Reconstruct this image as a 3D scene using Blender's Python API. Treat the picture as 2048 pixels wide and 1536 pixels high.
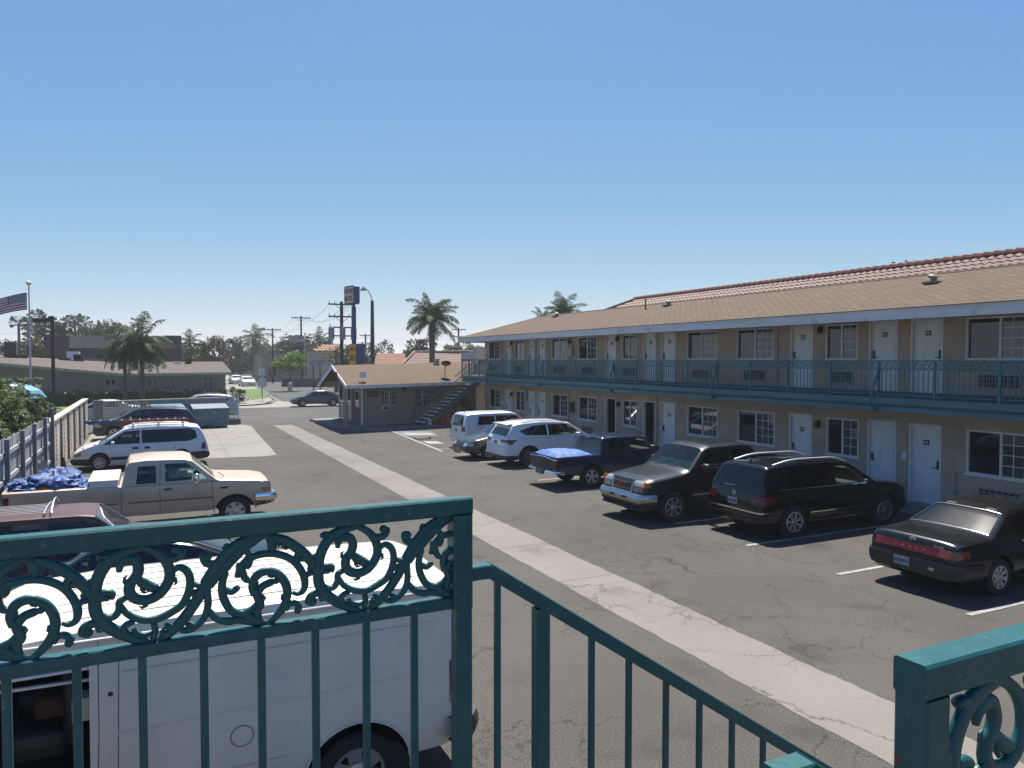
import bpy, bmesh, math, random
from mathutils import Vector, Matrix
from math import sin, cos, pi, radians, atan, tan, sqrt

for o in list(bpy.data.objects): bpy.data.objects.remove(o)
scene = bpy.context.scene
COL = scene.collection

# ---------------------------------------------------------------- camera
FPX, HC = 1492.0, 4.0
YAW, PIT = atan(726 / FPX), atan(50 / FPX)
FW0 = Vector((sin(YAW), cos(YAW), 0)); RT = Vector((cos(YAW), -sin(YAW), 0)); UP0 = Vector((0, 0, 1))
FW = FW0 * cos(PIT) - UP0 * sin(PIT); UPV = UP0 * cos(PIT) + FW0 * sin(PIT)
cam_d = bpy.data.cameras.new('camera'); cam = bpy.data.objects.new('camera', cam_d); COL.objects.link(cam)
cam.location = (0, 0, HC)
cam.rotation_euler = FW.to_track_quat('-Z', 'Y').to_euler()
cam_d.sensor_width = 36.0; cam_d.lens = 36.0 * FPX / 2048.0
cam_d.clip_start = 0.05; cam_d.clip_end = 3000
scene.camera = cam
scene.render.resolution_x = 1024; scene.render.resolution_y = 768

def _ray(x, y): return FW + RT * ((x - 1024) / FPX) - UPV * ((y - 768) / FPX)
def GZ(x, y, z=0.0):
    r = _ray(x, y); return Vector((0, 0, HC)) + r * ((z - HC) / r.z)
def PX(x, y, v):
    r = _ray(x, y); return Vector((0, 0, HC)) + r * (v / r.x)
def PY(x, y, v):
    r = _ray(x, y); return Vector((0, 0, HC)) + r * (v / r.y)

# ---------------------------------------------------------------- light
SUN = Vector((0.20, 0.45, 1.0)).normalized()
EL = math.asin(SUN.z); AZ = math.atan2(SUN.x, SUN.y)
w = bpy.data.worlds.new("World"); scene.world = w; w.use_nodes = True
nt = w.node_tree; bg = nt.nodes['Background']
sky = nt.nodes.new('ShaderNodeTexSky'); sky.sky_type = 'NISHITA'; sky.sun_disc = False
sky.sun_elevation = EL; sky.sun_rotation = AZ; sky.altitude = 30; sky.air_density = 0.6; sky.dust_density = 0.5; sky.ozone_density = 5.0
sep = nt.nodes.new('ShaderNodeSeparateColor'); cmb = nt.nodes.new('ShaderNodeCombineColor'); nt.links.new(sky.outputs[0], sep.inputs[0])
for i_, (pw_, k__) in enumerate(((1.15, .65), (.68, 1.17), (.20, 2.85))):
    p_ = nt.nodes.new('ShaderNodeMath'); p_.operation = 'POWER'; p_.inputs[1].default_value = pw_; m_ = nt.nodes.new('ShaderNodeMath'); m_.operation = 'MULTIPLY'; m_.inputs[1].default_value = k__
    nt.links.new(sep.outputs[i_], p_.inputs[0]); nt.links.new(p_.outputs[0], m_.inputs[0]); nt.links.new(m_.outputs[0], cmb.inputs[i_])
nt.links.new(cmb.outputs[0], bg.inputs[0]); bg.inputs[1].default_value = 0.094
sl = bpy.data.lights.new('sun', 'SUN'); sl.energy = 5.0; sl.angle = radians(0.5); sl.color = (1.0, 0.955, 0.88)
so = bpy.data.objects.new('sun', sl); COL.objects.link(so); so.rotation_euler = SUN.to_track_quat('Z', 'Y').to_euler(); so.location = (0, 0, 60)
scene.view_settings.view_transform = 'Standard'; scene.view_settings.look = 'None'
scene.view_settings.exposure = 1.0; scene.view_settings.gamma = 1.0

# ---------------------------------------------------------------- helpers
R = random.Random(7)
class MB:
    def __init__(s): s.v = []; s.f = []; s.m = []; s.mi = 0
    def add(s, vs, fs):
        b = len(s.v); s.v += [tuple(v) for v in vs]
        for f in fs: s.f.append([b + i for i in f]); s.m.append(s.mi)
    def box(s, x0, x1, y0, y1, z0, z1):
        s.add([(x0,y0,z0),(x1,y0,z0),(x1,y1,z0),(x0,y1,z0),(x0,y0,z1),(x1,y0,z1),(x1,y1,z1),(x0,y1,z1)],
              [(0,3,2,1),(4,5,6,7),(0,1,5,4),(1,2,6,5),(2,3,7,6),(3,0,4,7)])
    def bar(s, p0, p1, w, h, ch=0.0, up=(0, 0, 1)):
        p0 = Vector(p0); p1 = Vector(p1); d = (p1 - p0).normalized(); up = Vector(up)
        if abs(d.dot(up)) > .99: up = Vector((0, 1, 0))
        sd = d.cross(up).normalized(); u = sd.cross(d).normalized()
        a, b = w / 2, h / 2
        if ch > 0: pr = [(-a+ch,-b),(a-ch,-b),(a,-b+ch),(a,b-ch),(a-ch,b),(-a+ch,b),(-a,b-ch),(-a,-b+ch)]
        else: pr = [(-a,-b),(a,-b),(a,b),(-a,b)]
        n = len(pr); vs = [p0 + sd*x + u*y for x, y in pr] + [p1 + sd*x + u*y for x, y in pr]
        s.add(vs, [(i, (i+1) % n, n+(i+1) % n, n+i) for i in range(n)] + [tuple(range(n-1, -1, -1)), tuple(range(n, 2*n))])
    def tube(s, pts, r, n=8, sy=1.0, cap=True, nrm=None):
        pts = [Vector(p) for p in pts]; m = len(pts); rr = r if isinstance(r, (list, tuple)) else [r]*m
        vs = []; N = None
        for i, p in enumerate(pts):
            t = (pts[min(i+1, m-1)] - pts[max(i-1, 0)])
            if t.length < 1e-9: t = Vector((0, 0, 1))
            t.normalize()
            if nrm is not None: A = Vector(nrm).cross(t).normalized(); B = Vector(nrm)
            else:
                if N is None:
                    N = Vector((0, 0, 1)) if abs(t.z) < .9 else Vector((1, 0, 0))
                N = (N - t * N.dot(t)).normalized(); A = N; B = t.cross(N)
            for k in range(n):
                a = 2*pi*k/n; vs.append(p + A*(cos(a)*rr[i]) + B*(sin(a)*rr[i]*sy))
        fs = [(i*n+k, i*n+(k+1) % n, (i+1)*n+(k+1) % n, (i+1)*n+k) for i in range(m-1) for k in range(n)]
        if cap: fs += [tuple(range(n-1, -1, -1)), tuple(range((m-1)*n, m*n))]
        s.add(vs, fs)
    def cyl(s, p0, p1, r0, r1=None, n=12): s.tube([p0, p1], [r0, r0 if r1 is None else r1], n)
    def lathe(s, prof, n=24, axis='z', c=(0,0,0)):
        c = Vector(c); vs = []; m = len(prof)
        for r, z in prof:
            for k in range(n):
                a = 2*pi*k/n
                if axis == 'z': vs.append(c + Vector((cos(a)*r, sin(a)*r, z)))
                else: vs.append(c + Vector((cos(a)*r, z, sin(a)*r)))
        s.add(vs, [(i*n+k, i*n+(k+1) % n, (i+1)*n+(k+1) % n, (i+1)*n+k) for i in range(m-1) for k in range(n)])
    def grid(s, P):
        n = len(P); m = len(P[0])
        s.add([p for r in P for p in r], [(i*m+j, i*m+j+1, (i+1)*m+j+1, (i+1)*m+j) for i in range(n-1) for j in range(m-1)])
    def prism(s, poly, ax, a0, a1):
        def mk(p, a):
            if ax == 'y': return (p[0], a, p[1])
            if ax == 'x': return (a, p[0], p[1])
            return (p[0], p[1], a)
        n = len(poly)
        s.add([mk(p, a0) for p in poly] + [mk(p, a1) for p in poly],
              [(i, (i+1) % n, n+(i+1) % n, n+i) for i in range(n)] + [tuple(range(n-1, -1, -1)), tuple(range(n, 2*n))])
    def build(s, name, mats, parent=None, smooth=None, fix=True, **kw):
        me = bpy.data.meshes.new(name); me.from_pydata(s.v, [], s.f)
        if not isinstance(mats, (list, tuple)): mats = [mats]
        for m in mats: me.materials.append(m)
        if len(mats) > 1: me.polygons.foreach_set('material_index', s.m)
        if fix:
            bm = bmesh.new(); bm.from_mesh(me); bmesh.ops.recalc_face_normals(bm, faces=bm.faces); bm.to_mesh(me); bm.free()
        if smooth is not None:
            me.polygons.foreach_set('use_smooth', [True]*len(me.polygons)); me.set_sharp_from_angle(angle=radians(smooth))
        o = bpy.data.objects.new(name, me); COL.objects.link(o)
        if parent: o.parent = parent
        for k, v in kw.items(): o[k] = v
        return o
def empty(name, label, cat, loc=(0,0,0), rz=0, group=None):
    o = bpy.data.objects.new(name, None); COL.objects.link(o); o.location = loc; o.rotation_euler = (0, 0, rz); o.empty_display_size = .2
    o['label'] = label; o['category'] = cat
    if group: o['group'] = group
    return o
def tag(o, label, cat, group=None):
    o['label'] = label; o['category'] = cat
    if group: o['group'] = group
    return o
def struct(o): o['kind'] = 'structure'; return o
def copy_tree(o, parent=None):
    c = o.copy(); COL.objects.link(c); c.parent = parent
    for ch in list(o.children): copy_tree(ch, c)
    return c
def text_mb(s, size, th=0.004, bold=0.0):
    cu = bpy.data.curves.new('t', 'FONT'); cu.body = s; cu.size = size; cu.extrude = th; cu.offset = bold
    cu.align_x = 'CENTER'; cu.align_y = 'CENTER'; cu.resolution_u = 2
    t = bpy.data.objects.new('t', cu); COL.objects.link(t); bpy.context.view_layer.update()
    dg = bpy.context.evaluated_depsgraph_get(); me = bpy.data.meshes.new_from_object(t.evaluated_get(dg))
    vs = [v.co.copy() for v in me.vertices]; fs = [tuple(p.vertices) for p in me.polygons]
    bpy.data.objects.remove(t); bpy.data.curves.remove(cu); bpy.data.meshes.remove(me)
    return vs, fs
def put_text(mb, s, size, origin, ux, uy, th=0.004, sx=1.0, bold=0.0):
    vs, fs = text_mb(s, size, th, bold); ux = Vector(ux).normalized(); uy = Vector(uy).normalized(); uz = ux.cross(uy); o = Vector(origin)
    mb.add([o + ux*(v.x*sx) + uy*v.y + uz*v.z for v in vs], fs)

# ---------------------------------------------------------------- materials
MATS = {}
KA = 0.66   # overall reflectance level
def mat(name, col, rough=.6, metal=0.0, var=.12, scale=3.0, bump=0.0, bscale=60.0, spec=.5, coat=0.0, col2=None, stretch=None, emit=None, trans=0.0, det=5.0):
    if name in MATS: return MATS[name]
    if metal < .45: col = [c*KA for c in col]; col2 = [c*KA for c in col2] if col2 else None
    m = bpy.data.materials.new(name); m.use_nodes = True; t = m.node_tree; b = t.nodes['Principled BSDF']
    b.inputs['Roughness'].default_value = rough; b.inputs['Metallic'].default_value = metal
    b.inputs['Specular IOR Level'].default_value = spec; b.inputs['Coat Weight'].default_value = coat; b.inputs['Coat Roughness'].default_value = .03
    tc = t.nodes.new('ShaderNodeTexCoord'); mp = t.nodes.new('ShaderNodeMapping'); t.links.new(tc.outputs['Object'], mp.inputs[0])
    if stretch: mp.inputs['Scale'].default_value = stretch
    if var > 0 or col2:
        n = t.nodes.new('ShaderNodeTexNoise'); n.inputs['Scale'].default_value = scale; n.inputs['Detail'].default_value = det; n.inputs['Roughness'].default_value = .6
        t.links.new(mp.outputs[0], n.inputs[0])
        r = t.nodes.new('ShaderNodeValToRGB'); t.links.new(n.outputs[0], r.inputs[0])
        c1 = [max(0, c*(1-var)) for c in col[:3]] + [1]; c2 = (list(col2) + [1]) if col2 else [min(1, c*(1+var)) for c in col[:3]] + [1]
        r.color_ramp.elements[0].color = c1; r.color_ramp.elements[1].color = c2
        r.color_ramp.elements[0].position = .32; r.color_ramp.elements[1].position = .68
        t.links.new(r.outputs[0], b.inputs['Base Color'])
    else: b.inputs['Base Color'].default_value = (*col[:3], 1)
    if bump > 0:
        n2 = t.nodes.new('ShaderNodeTexNoise'); n2.inputs['Scale'].default_value = bscale; n2.inputs['Detail'].default_value = 4
        t.links.new(mp.outputs[0], n2.inputs[0])
        bp = t.nodes.new('ShaderNodeBump'); bp.inputs['Strength'].default_value = bump; bp.inputs['Distance'].default_value = .02
        t.links.new(n2.outputs[0], bp.inputs['Height']); t.links.new(bp.outputs[0], b.inputs['Normal'])
    if emit: b.inputs['Emission Color'].default_value = (*emit, 1); b.inputs['Emission Strength'].default_value = 1
    if trans: b.inputs['Transmission Weight'].default_value = trans
    MATS[name] = m; return m
def nodes_of(m): return m.node_tree.nodes, m.node_tree.links, m.node_tree.nodes['Principled BSDF']
def glass_mat(name, tint, refl=(1, 1, 1), rough=.02, dust=0.0):
    m = bpy.data.materials.new(name); m.use_nodes = True; t = m.node_tree; t.nodes.clear()
    out = t.nodes.new('ShaderNodeOutputMaterial'); tr = t.nodes.new('ShaderNodeBsdfTransparent'); tr.inputs[0].default_value = (*tint, 1)
    gl = t.nodes.new('ShaderNodeBsdfGlossy'); gl.inputs['Roughness'].default_value = rough; gl.inputs[0].default_value = (*refl, 1)
    fr = t.nodes.new('ShaderNodeFresnel'); fr.inputs[0].default_value = 1.5
    mx = t.nodes.new('ShaderNodeMixShader'); t.links.new(fr.outputs[0], mx.inputs[0]); t.links.new(tr.outputs[0], mx.inputs[1]); t.links.new(gl.outputs[0], mx.inputs[2])
    last = mx
    if dust > 0:
        df = t.nodes.new('ShaderNodeBsdfDiffuse'); df.inputs[0].default_value = (.5, .48, .45, 1); m2 = t.nodes.new('ShaderNodeMixShader'); m2.inputs[0].default_value = dust
        t.links.new(mx.outputs[0], m2.inputs[1]); t.links.new(df.outputs[0], m2.inputs[2]); last = m2
    t.links.new(last.outputs[0], out.inputs[0]); return m

def asphalt_mat(name, c1, c2, crack=1.0, sc=.55, gr=.42):
    c1 = [c*KA for c in c1]; c2 = [c*KA for c in c2]
    m = mat(name, c1, rough=.92, var=0, bump=0, spec=.25); n, l, b = nodes_of(m)
    tc = n.new('ShaderNodeTexCoord')
    big = n.new('ShaderNodeTexNoise'); big.inputs['Scale'].default_value = .25; big.inputs['Detail'].default_value = 6; big.inputs['Roughness'].default_value = .65; l.new(tc.outputs['Object'], big.inputs[0])
    fine = n.new('ShaderNodeTexNoise'); fine.inputs['Scale'].default_value = 48; fine.inputs['Detail'].default_value = 3; l.new(tc.outputs['Object'], fine.inputs[0])
    r = n.new('ShaderNodeValToRGB'); r.color_ramp.elements[0].position = .3; r.color_ramp.elements[1].position = .7; r.color_ramp.elements[0].color = (*c1, 1); r.color_ramp.elements[1].color = (*c2, 1); l.new(big.outputs[0], r.inputs[0])
    rf = n.new('ShaderNodeMapRange'); rf.inputs[1].default_value = .3; rf.inputs[2].default_value = .7; rf.inputs[3].default_value = 1-gr; rf.inputs[4].default_value = 1+gr; l.new(fine.outputs[0], rf.inputs[0])
    mu = n.new('ShaderNodeMixRGB'); mu.blend_type = 'MULTIPLY'; mu.inputs[0].default_value = 1; l.new(r.outputs[0], mu.inputs[1]); l.new(rf.outputs[0], mu.inputs[2])
    # cracks
    dn = n.new('ShaderNodeTexNoise'); dn.inputs['Scale'].default_value = 1.3; dn.inputs['Detail'].default_value = 8; dn.inputs['Roughness'].default_value = .68; l.new(tc.outputs['Object'], dn.inputs[0])
    mv = n.new('ShaderNodeVectorMath'); mv.operation = 'MULTIPLY_ADD'; mv.inputs[1].default_value = (1.1, 1.1, 0); l.new(dn.outputs['Color'], mv.inputs[0]); l.new(tc.outputs['Object'], mv.inputs[2])
    vo = n.new('ShaderNodeTexVoronoi'); vo.feature = 'DISTANCE_TO_EDGE'; vo.inputs['Scale'].default_value = sc; l.new(mv.outputs[0], vo.inputs[0])
    vo2 = n.new('ShaderNodeTexVoronoi'); vo2.feature = 'DISTANCE_TO_EDGE'; vo2.inputs['Scale'].default_value = sc*4; l.new(mv.outputs[0], vo2.inputs[0])
    cr = n.new('ShaderNodeMapRange'); cr.inputs[1].default_value = .0; cr.inputs[2].default_value = .0075; cr.inputs[3].default_value = .9; cr.inputs[4].default_value = 0; l.new(vo.outputs[0], cr.inputs[0])
    cr2 = n.new('ShaderNodeMapRange'); cr2.inputs[1].default_value = .0; cr2.inputs[2].default_value = .028; cr2.inputs[3].default_value = .8; cr2.inputs[4].default_value = 0; l.new(vo2.outputs[0], cr2.inputs[0])
    mk = n.new('ShaderNodeTexNoise'); mk.inputs['Scale'].default_value = .45; mk.inputs['Detail'].default_value = 3; l.new(tc.outputs['Object'], mk.inputs[0])
    k1 = n.new('ShaderNodeMapRange'); k1.inputs[1].default_value = .34; k1.inputs[2].default_value = .50; l.new(mk.outputs[0], k1.inputs[0])
    k2 = n.new('ShaderNodeMapRange'); k2.inputs[1].default_value = .55; k2.inputs[2].default_value = .64; l.new(mk.outputs[0], k2.inputs[0])
    a1 = n.new('ShaderNodeMath'); a1.operation = 'MULTIPLY'; l.new(cr.outputs[0], a1.inputs[0]); l.new(k1.outputs[0], a1.inputs[1])
    a2 = n.new('ShaderNodeMath'); a2.operation = 'MULTIPLY'; l.new(cr2.outputs[0], a2.inputs[0]); l.new(k2.outputs[0], a2.inputs[1])
    a3 = n.new('ShaderNodeMath'); a3.operation = 'MAXIMUM'; l.new(a1.outputs[0], a3.inputs[0]); l.new(a2.outputs[0], a3.inputs[1])
    a4 = n.new('ShaderNodeMath'); a4.operation = 'MULTIPLY'; a4.inputs[1].default_value = crack; l.new(a3.outputs[0], a4.inputs[0])
    mc = n.new('ShaderNodeMixRGB'); mc.inputs[2].default_value = (c1[0]*.3, c1[1]*.3, c1[2]*.3, 1); l.new(a4.outputs[0], mc.inputs[0]); l.new(mu.outputs[0], mc.inputs[1])
    # oil stains
    st = n.new('ShaderNodeTexNoise'); st.inputs['Scale'].default_value = .9; st.inputs['Detail'].default_value = 2; l.new(tc.outputs['Object'], st.inputs[0])
    s1 = n.new('ShaderNodeMapRange'); s1.inputs[1].default_value = .60; s1.inputs[2].default_value = .72; s1.inputs[4].default_value = .38; l.new(st.outputs[0], s1.inputs[0])
    ms = n.new('ShaderNodeMixRGB'); ms.inputs[2].default_value = (c1[0]*.45, c1[1]*.45, c1[2]*.45, 1); l.new(s1.outputs[0], ms.inputs[0]); l.new(mc.outputs[0], ms.inputs[1])
    l.new(ms.outputs[0], b.inputs['Base Color'])
    bp = n.new('ShaderNodeBump'); bp.inputs['Strength'].default_value = .35; bp.inputs['Distance'].default_value = .006; l.new(fine.outputs[0], bp.inputs['Height']); l.new(bp.outputs[0], b.inputs['Normal'])
    return m

M_ASPH = asphalt_mat('asphalt', (.086, .077, .066), (.122, .111, .097))
M_STREET = asphalt_mat('street_asphalt', (.092, .087, .081), (.125, .119, .111), crack=.5)
def concrete_mat(name, c1, c2, crack=.8):
    m = asphalt_mat(name, c1, c2, crack, .35, .10); return m
M_CONC = concrete_mat('concrete', (.215, .195, .165), (.285, .262, .228))
M_PAD = concrete_mat('pad_concrete', (.27, .248, .215), (.34, .315, .275))
M_SIDE = mat('sidewalk_concrete', (.30, .275, .235), .9, var=.12, scale=.6, bump=.15)
M_KERB = mat('kerb_concrete', (.22, .21, .20), .9, var=.2, scale=2, bump=.2)
M_LINE = mat('line_paint', (.46, .45, .42), .8, var=0, col2=(.22, .21, .19), scale=9, det=8)
M_BLUEP = mat('blue_paint', (.15, .20, .27), .85, var=0, col2=(.12, .115, .105), scale=5, det=8)
M_DIRT = mat('dry_ground', (.20, .17, .12), .95, var=.25, scale=.05)
M_GRASS = mat('grass', (.09, .17, .025), .9, var=.3, scale=8, bump=.6, bscale=90)
M_TEAL = mat('teal_paint', (.014, .108, .110), .42, var=.15, scale=14, bump=.10, bscale=55, coat=.04, spec=.4, stretch=(1, 1, 1))
M_TEALF = mat('teal_paint_weathered', (.05, .19, .20), .5, var=.3, scale=6)
M_STUCCO = mat('stucco', (.64, .50, .375), .93, var=.13, scale=.9, bump=.5, bscale=140)
M_STUCCO2 = mat('grey_stucco', (.47, .40, .32), .93, var=.06, scale=1.3, bump=.4, bscale=120)
M_WHITE = mat('white_paint', (.92, .91, .90), .55, var=.06, scale=3)
M_DOOR = mat('door_paint', (.98, .97, .95), .5, var=.05, scale=3)
M_FASC = mat('fascia_paint', (.82, .81, .78), .6, var=.12, scale=2.2, stretch=(1, .3, 3))
M_DARK = mat('dark_void', (.012, .012, .014), .7, var=0)
M_BLACK = mat('black_metal', (.02, .02, .022), .45, var=.2)
M_WGLASS = mat('window_glass', (.006, .007, .009), .03, var=0, spec=.7)
M_WGLASS2 = mat('curtained_glass', (.03, .036, .034), .04, var=0, col2=(.075, .088, .082), scale=2.2, spec=.7, stretch=(1, 6, .6), det=2)
M_ALU = mat('aluminium', (.55, .56, .57), .35, .9, var=.05)
M_GREY = mat('grey_metal', (.30, .31, .32), .45, .5, var=.1)
M_GALV = mat('galvanised', (.38, .39, .40), .5, .6, var=.15)
M_WOODPOLE = mat('pole_wood', (.055, .04, .032), .9, var=.3, scale=4, stretch=(4, 4, .4))

def add_wear(m, col, sc=45, lo=.66, hi=.70, amt=.8):
    n, l, b = nodes_of(m); src = b.inputs['Base Color'].links[0].from_socket; tc = n.new('ShaderNodeTexCoord')
    a = n.new('ShaderNodeTexNoise'); a.inputs['Scale'].default_value = sc; a.inputs['Detail'].default_value = 5; l.new(tc.outputs['Object'], a.inputs[0])
    r = n.new('ShaderNodeMapRange'); r.inputs[1].default_value = lo; r.inputs[2].default_value = hi; r.inputs[4].default_value = amt; l.new(a.outputs[0], r.inputs[0])
    x = n.new('ShaderNodeMixRGB'); x.inputs[2].default_value = (*col, 1); l.new(r.outputs[0], x.inputs[0]); l.new(src, x.inputs[1]); l.new(x.outputs[0], b.inputs['Base Color'])
add_wear(M_TEAL, (.08, .14, .14), 38, .66, .70, .7); add_wear(M_TEAL, (.09, .035, .015), 21, .70, .72, .9)
add_wear(M_TEALF, (.22, .24, .23), 9, .64, .70, .6); add_wear(M_STUCCO, (.20, .16, .12), 1.1, .58, .74, .5)
add_wear(M_FASC, (.25, .25, .24), 2.5, .60, .72, .5)
# ---------------------------------------------------------------- ground
def sheet(name, poly, z, m, **kw):
    mb = MB(); mb.add([(x, y, z) for x, y in poly], [tuple(range(len(poly)))]); o = mb.build(name, m, fix=False)
    if o.data.polygons[0].normal.z < 0: o.data.flip_normals()
    return o
struct(sheet('ground', [(-900, -300), (900, -300), (900, 1800), (-900, 1800)], -.06, M_DIRT))
struct(sheet('parking_lot', [(-3.4, -8), (17.0, -8), (17.0, 48.6), (-3.4, 48.6)], 0, M_ASPH))
struct(sheet('street', [(-120, 48.6), (160, 47.6), (160, 65.2), (-120, 66.2)], -.012, M_STREET))
struct(sheet('side_street', [(11.0, 66.0), (21.5, 65.9), (21.2, 84), (28, 233), (18.4, 233), (11.9, 78)], -.016, M_STREET))
struct(sheet('intersection_apron', [(4, 64.2), (19.5, 63.9), (18.5, 66.6), (13.6, 68.2), (10.9, 74), (8.8, 68.5), (4, 67.2)], -.005, M_SIDE))
def strip_poly():
    L = []; n = 420; rr = random.Random(3)
    for i in range(n+1):
        y = -8 + 54.6*i/n; L.append((6.50 + .004*y + .010*sin(y*1.7)+.006*sin(y*5.1)+rr.uniform(-.012, .012), y))
    for i in range(n, -1, -1):
        y = -8 + 54.6*i/n; L.append((7.70 + .002*y + .012*sin(y*1.3+1)+.008*sin(y*4.3)+rr.uniform(-.018, .018), y))
    return L
struct(sheet('concrete_strip', strip_poly(), .004, M_CONC))
mb = MB()
for y in (2.2, 11.5, 14.1, 20.3, 26.4, 32.5, 38.6):
    mb.add([(6.52+.004*y, y+.02, .0075), (7.7, y+.02+R.uniform(-.1, .1), .0075), (7.7, y+.07, .0075), (6.52+.004*y, y+.06+R.uniform(0, .06), .0075)], [(0, 1, 2, 3)])
struct(mb.build('strip_joint_patches', mat('patch_mortar', (.22, .21, .19), .95, var=.3, scale=8)))
pad = [(-2.8, 32.6), (1.9, 32.3), (4.2, 31.9), (4.75, 32.2), (4.9, 35.2), (5.1, 40), (5.45, 46.9), (5.0, 48.2), (-2.8, 48.2)]
struct(sheet('concrete_pad', pad, .005, M_PAD))
mb = MB()
for x0, y0, x1, y1 in ((2.9, 32.1, 3.2, 48), (-2.8, 37.2, 5.0, 37.0), (-2.8, 42.2, 5.2, 42.0)):
    mb.bar((x0, y0, .009), (x1, y1, .009), .035, .002)
struct(mb.build('pad_joints', mat('joint', (.2, .19, .17), .95)))
mb = MB()
for y in (-2.6, -.15, 2.29, 4.74, 7.19, 9.64, 12.01, 14.4, 16.8, 19.2, 21.58, 23.97, 26.37, 28.76, 31.15):
    yy = y + .055; P = []
    for i in range(13):
        x = 11.45 + 5.0*i/12; P.append([(x, y+R.uniform(-.006, .006), .008), (x, y+.105+R.uniform(-.006, .006), .008)])
    mb.grid(P)
struct(mb.build('parking_lines', M_LINE, fix=False))
for p in bpy.data.objects['parking_lines'].data.polygons: pass
mb = MB(); mb.bar((12.15, 41.4, .007), (11.35, 30.2, .007), .13, .004); mb.bar((12.15, 41.4, .007), (16.3, 39.9, .007), .1, .004)
struct(mb.build('accessible_bay_lines', M_LINE))
struct(sheet('accessible_bay_hatching', [(12.2, 40.2), (14.0, 39.0), (13.5, 36.4), (11.95, 37.2)], .006, M_BLUEP))
mb = MB()   # white symbol patches worn on the bay
for a, b_, c, d in ((12.15, 12.9, 37.4, 38.8), (12.9, 13.5, 37.3, 38.3), (11.8, 12.5, 33.2, 34.4)):
    mb.add([(a, c, .009), (b_, c-.2, .009), (b_+.05, d-.3, .009), (a+.08, d, .009)], [(0, 1, 2, 3)])
struct(mb.build('accessible_symbol_marks', M_LINE))
# blue accessibility symbol: ring and figure
mb = MB()
cx_, cy_ = 12.3, 35.6
mb.tube([(cx_ + .45*cos(a), cy_ + .45*sin(a), .008) for a in [pi*.9 + i*.3 for i in range(14)]], .05, 6, sy=.1)
mb.bar((cx_-.1, cy_+.75, .009), (cx_+.02, cy_-.1, .009), .09, .004); mb.bar((cx_, cy_, .009), (cx_+.5, cy_-.1, .009), .09, .004)
struct(mb.build('accessible_symbol', M_LINE))
# walkway in front of the motel
mb = MB(); mb.box(17.0, 18.3, -6, 41.2, 0, .15)
struct(mb.build('motel_walkway', M_KERB))
# far pavements
struct(sheet('lawn', [(8.9, 76.0), (11.0, 79.6), (13.6, 103.5), (10.6, 103.5), (9.2, 84)], .06, M_GRASS))
mb = MB(); mb.prism([(-120, 66.3), (4, 66.3), (8.6, 68.0), (10.7, 74.5), (13.2, 104), (18.4, 190), (15, 190), (8, 104), (2, 80), (-120, 80)], 'z', -.05, .04)
struct(mb.build('far_pavement', M_SIDE))
mb = MB(); mb.prism([(22.3, 66.2), (160, 65.4), (160, 92), (40, 100), (31, 233), (28.2, 233), (23.5, 110), (21.0, 86)], 'z', -.05, .04)
struct(mb.build('corner_pavement', M_SIDE))
mb = MB()
for L in ([(4, 66.2), (8.0, 67.4), (9.7, 69.2), (10.9, 74.5), (11.3, 80), (13.4, 104), (18.5, 190)], [(40, 65.9), (24, 66.1), (22.6, 68), (21.1, 82), (23.4, 110), (28.1, 233)]):
    for a, b_ in zip(L, L[1:]): mb.bar((*a, .03), (*b_, .03), .16, .14)
struct(mb.build('kerbs', M_KERB))
mb = MB()
for y in (53.9, 55.1, 57.4): mb.bar((-110, y, -.006), (9.8 if y > 0 else 0, y-.3, -.006), .12, .004)
mb.bar((-110, 59.6, -.006), (100, 58.8, -.006), .1, .004)
struct(mb.build('street_markings', M_LINE))
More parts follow.
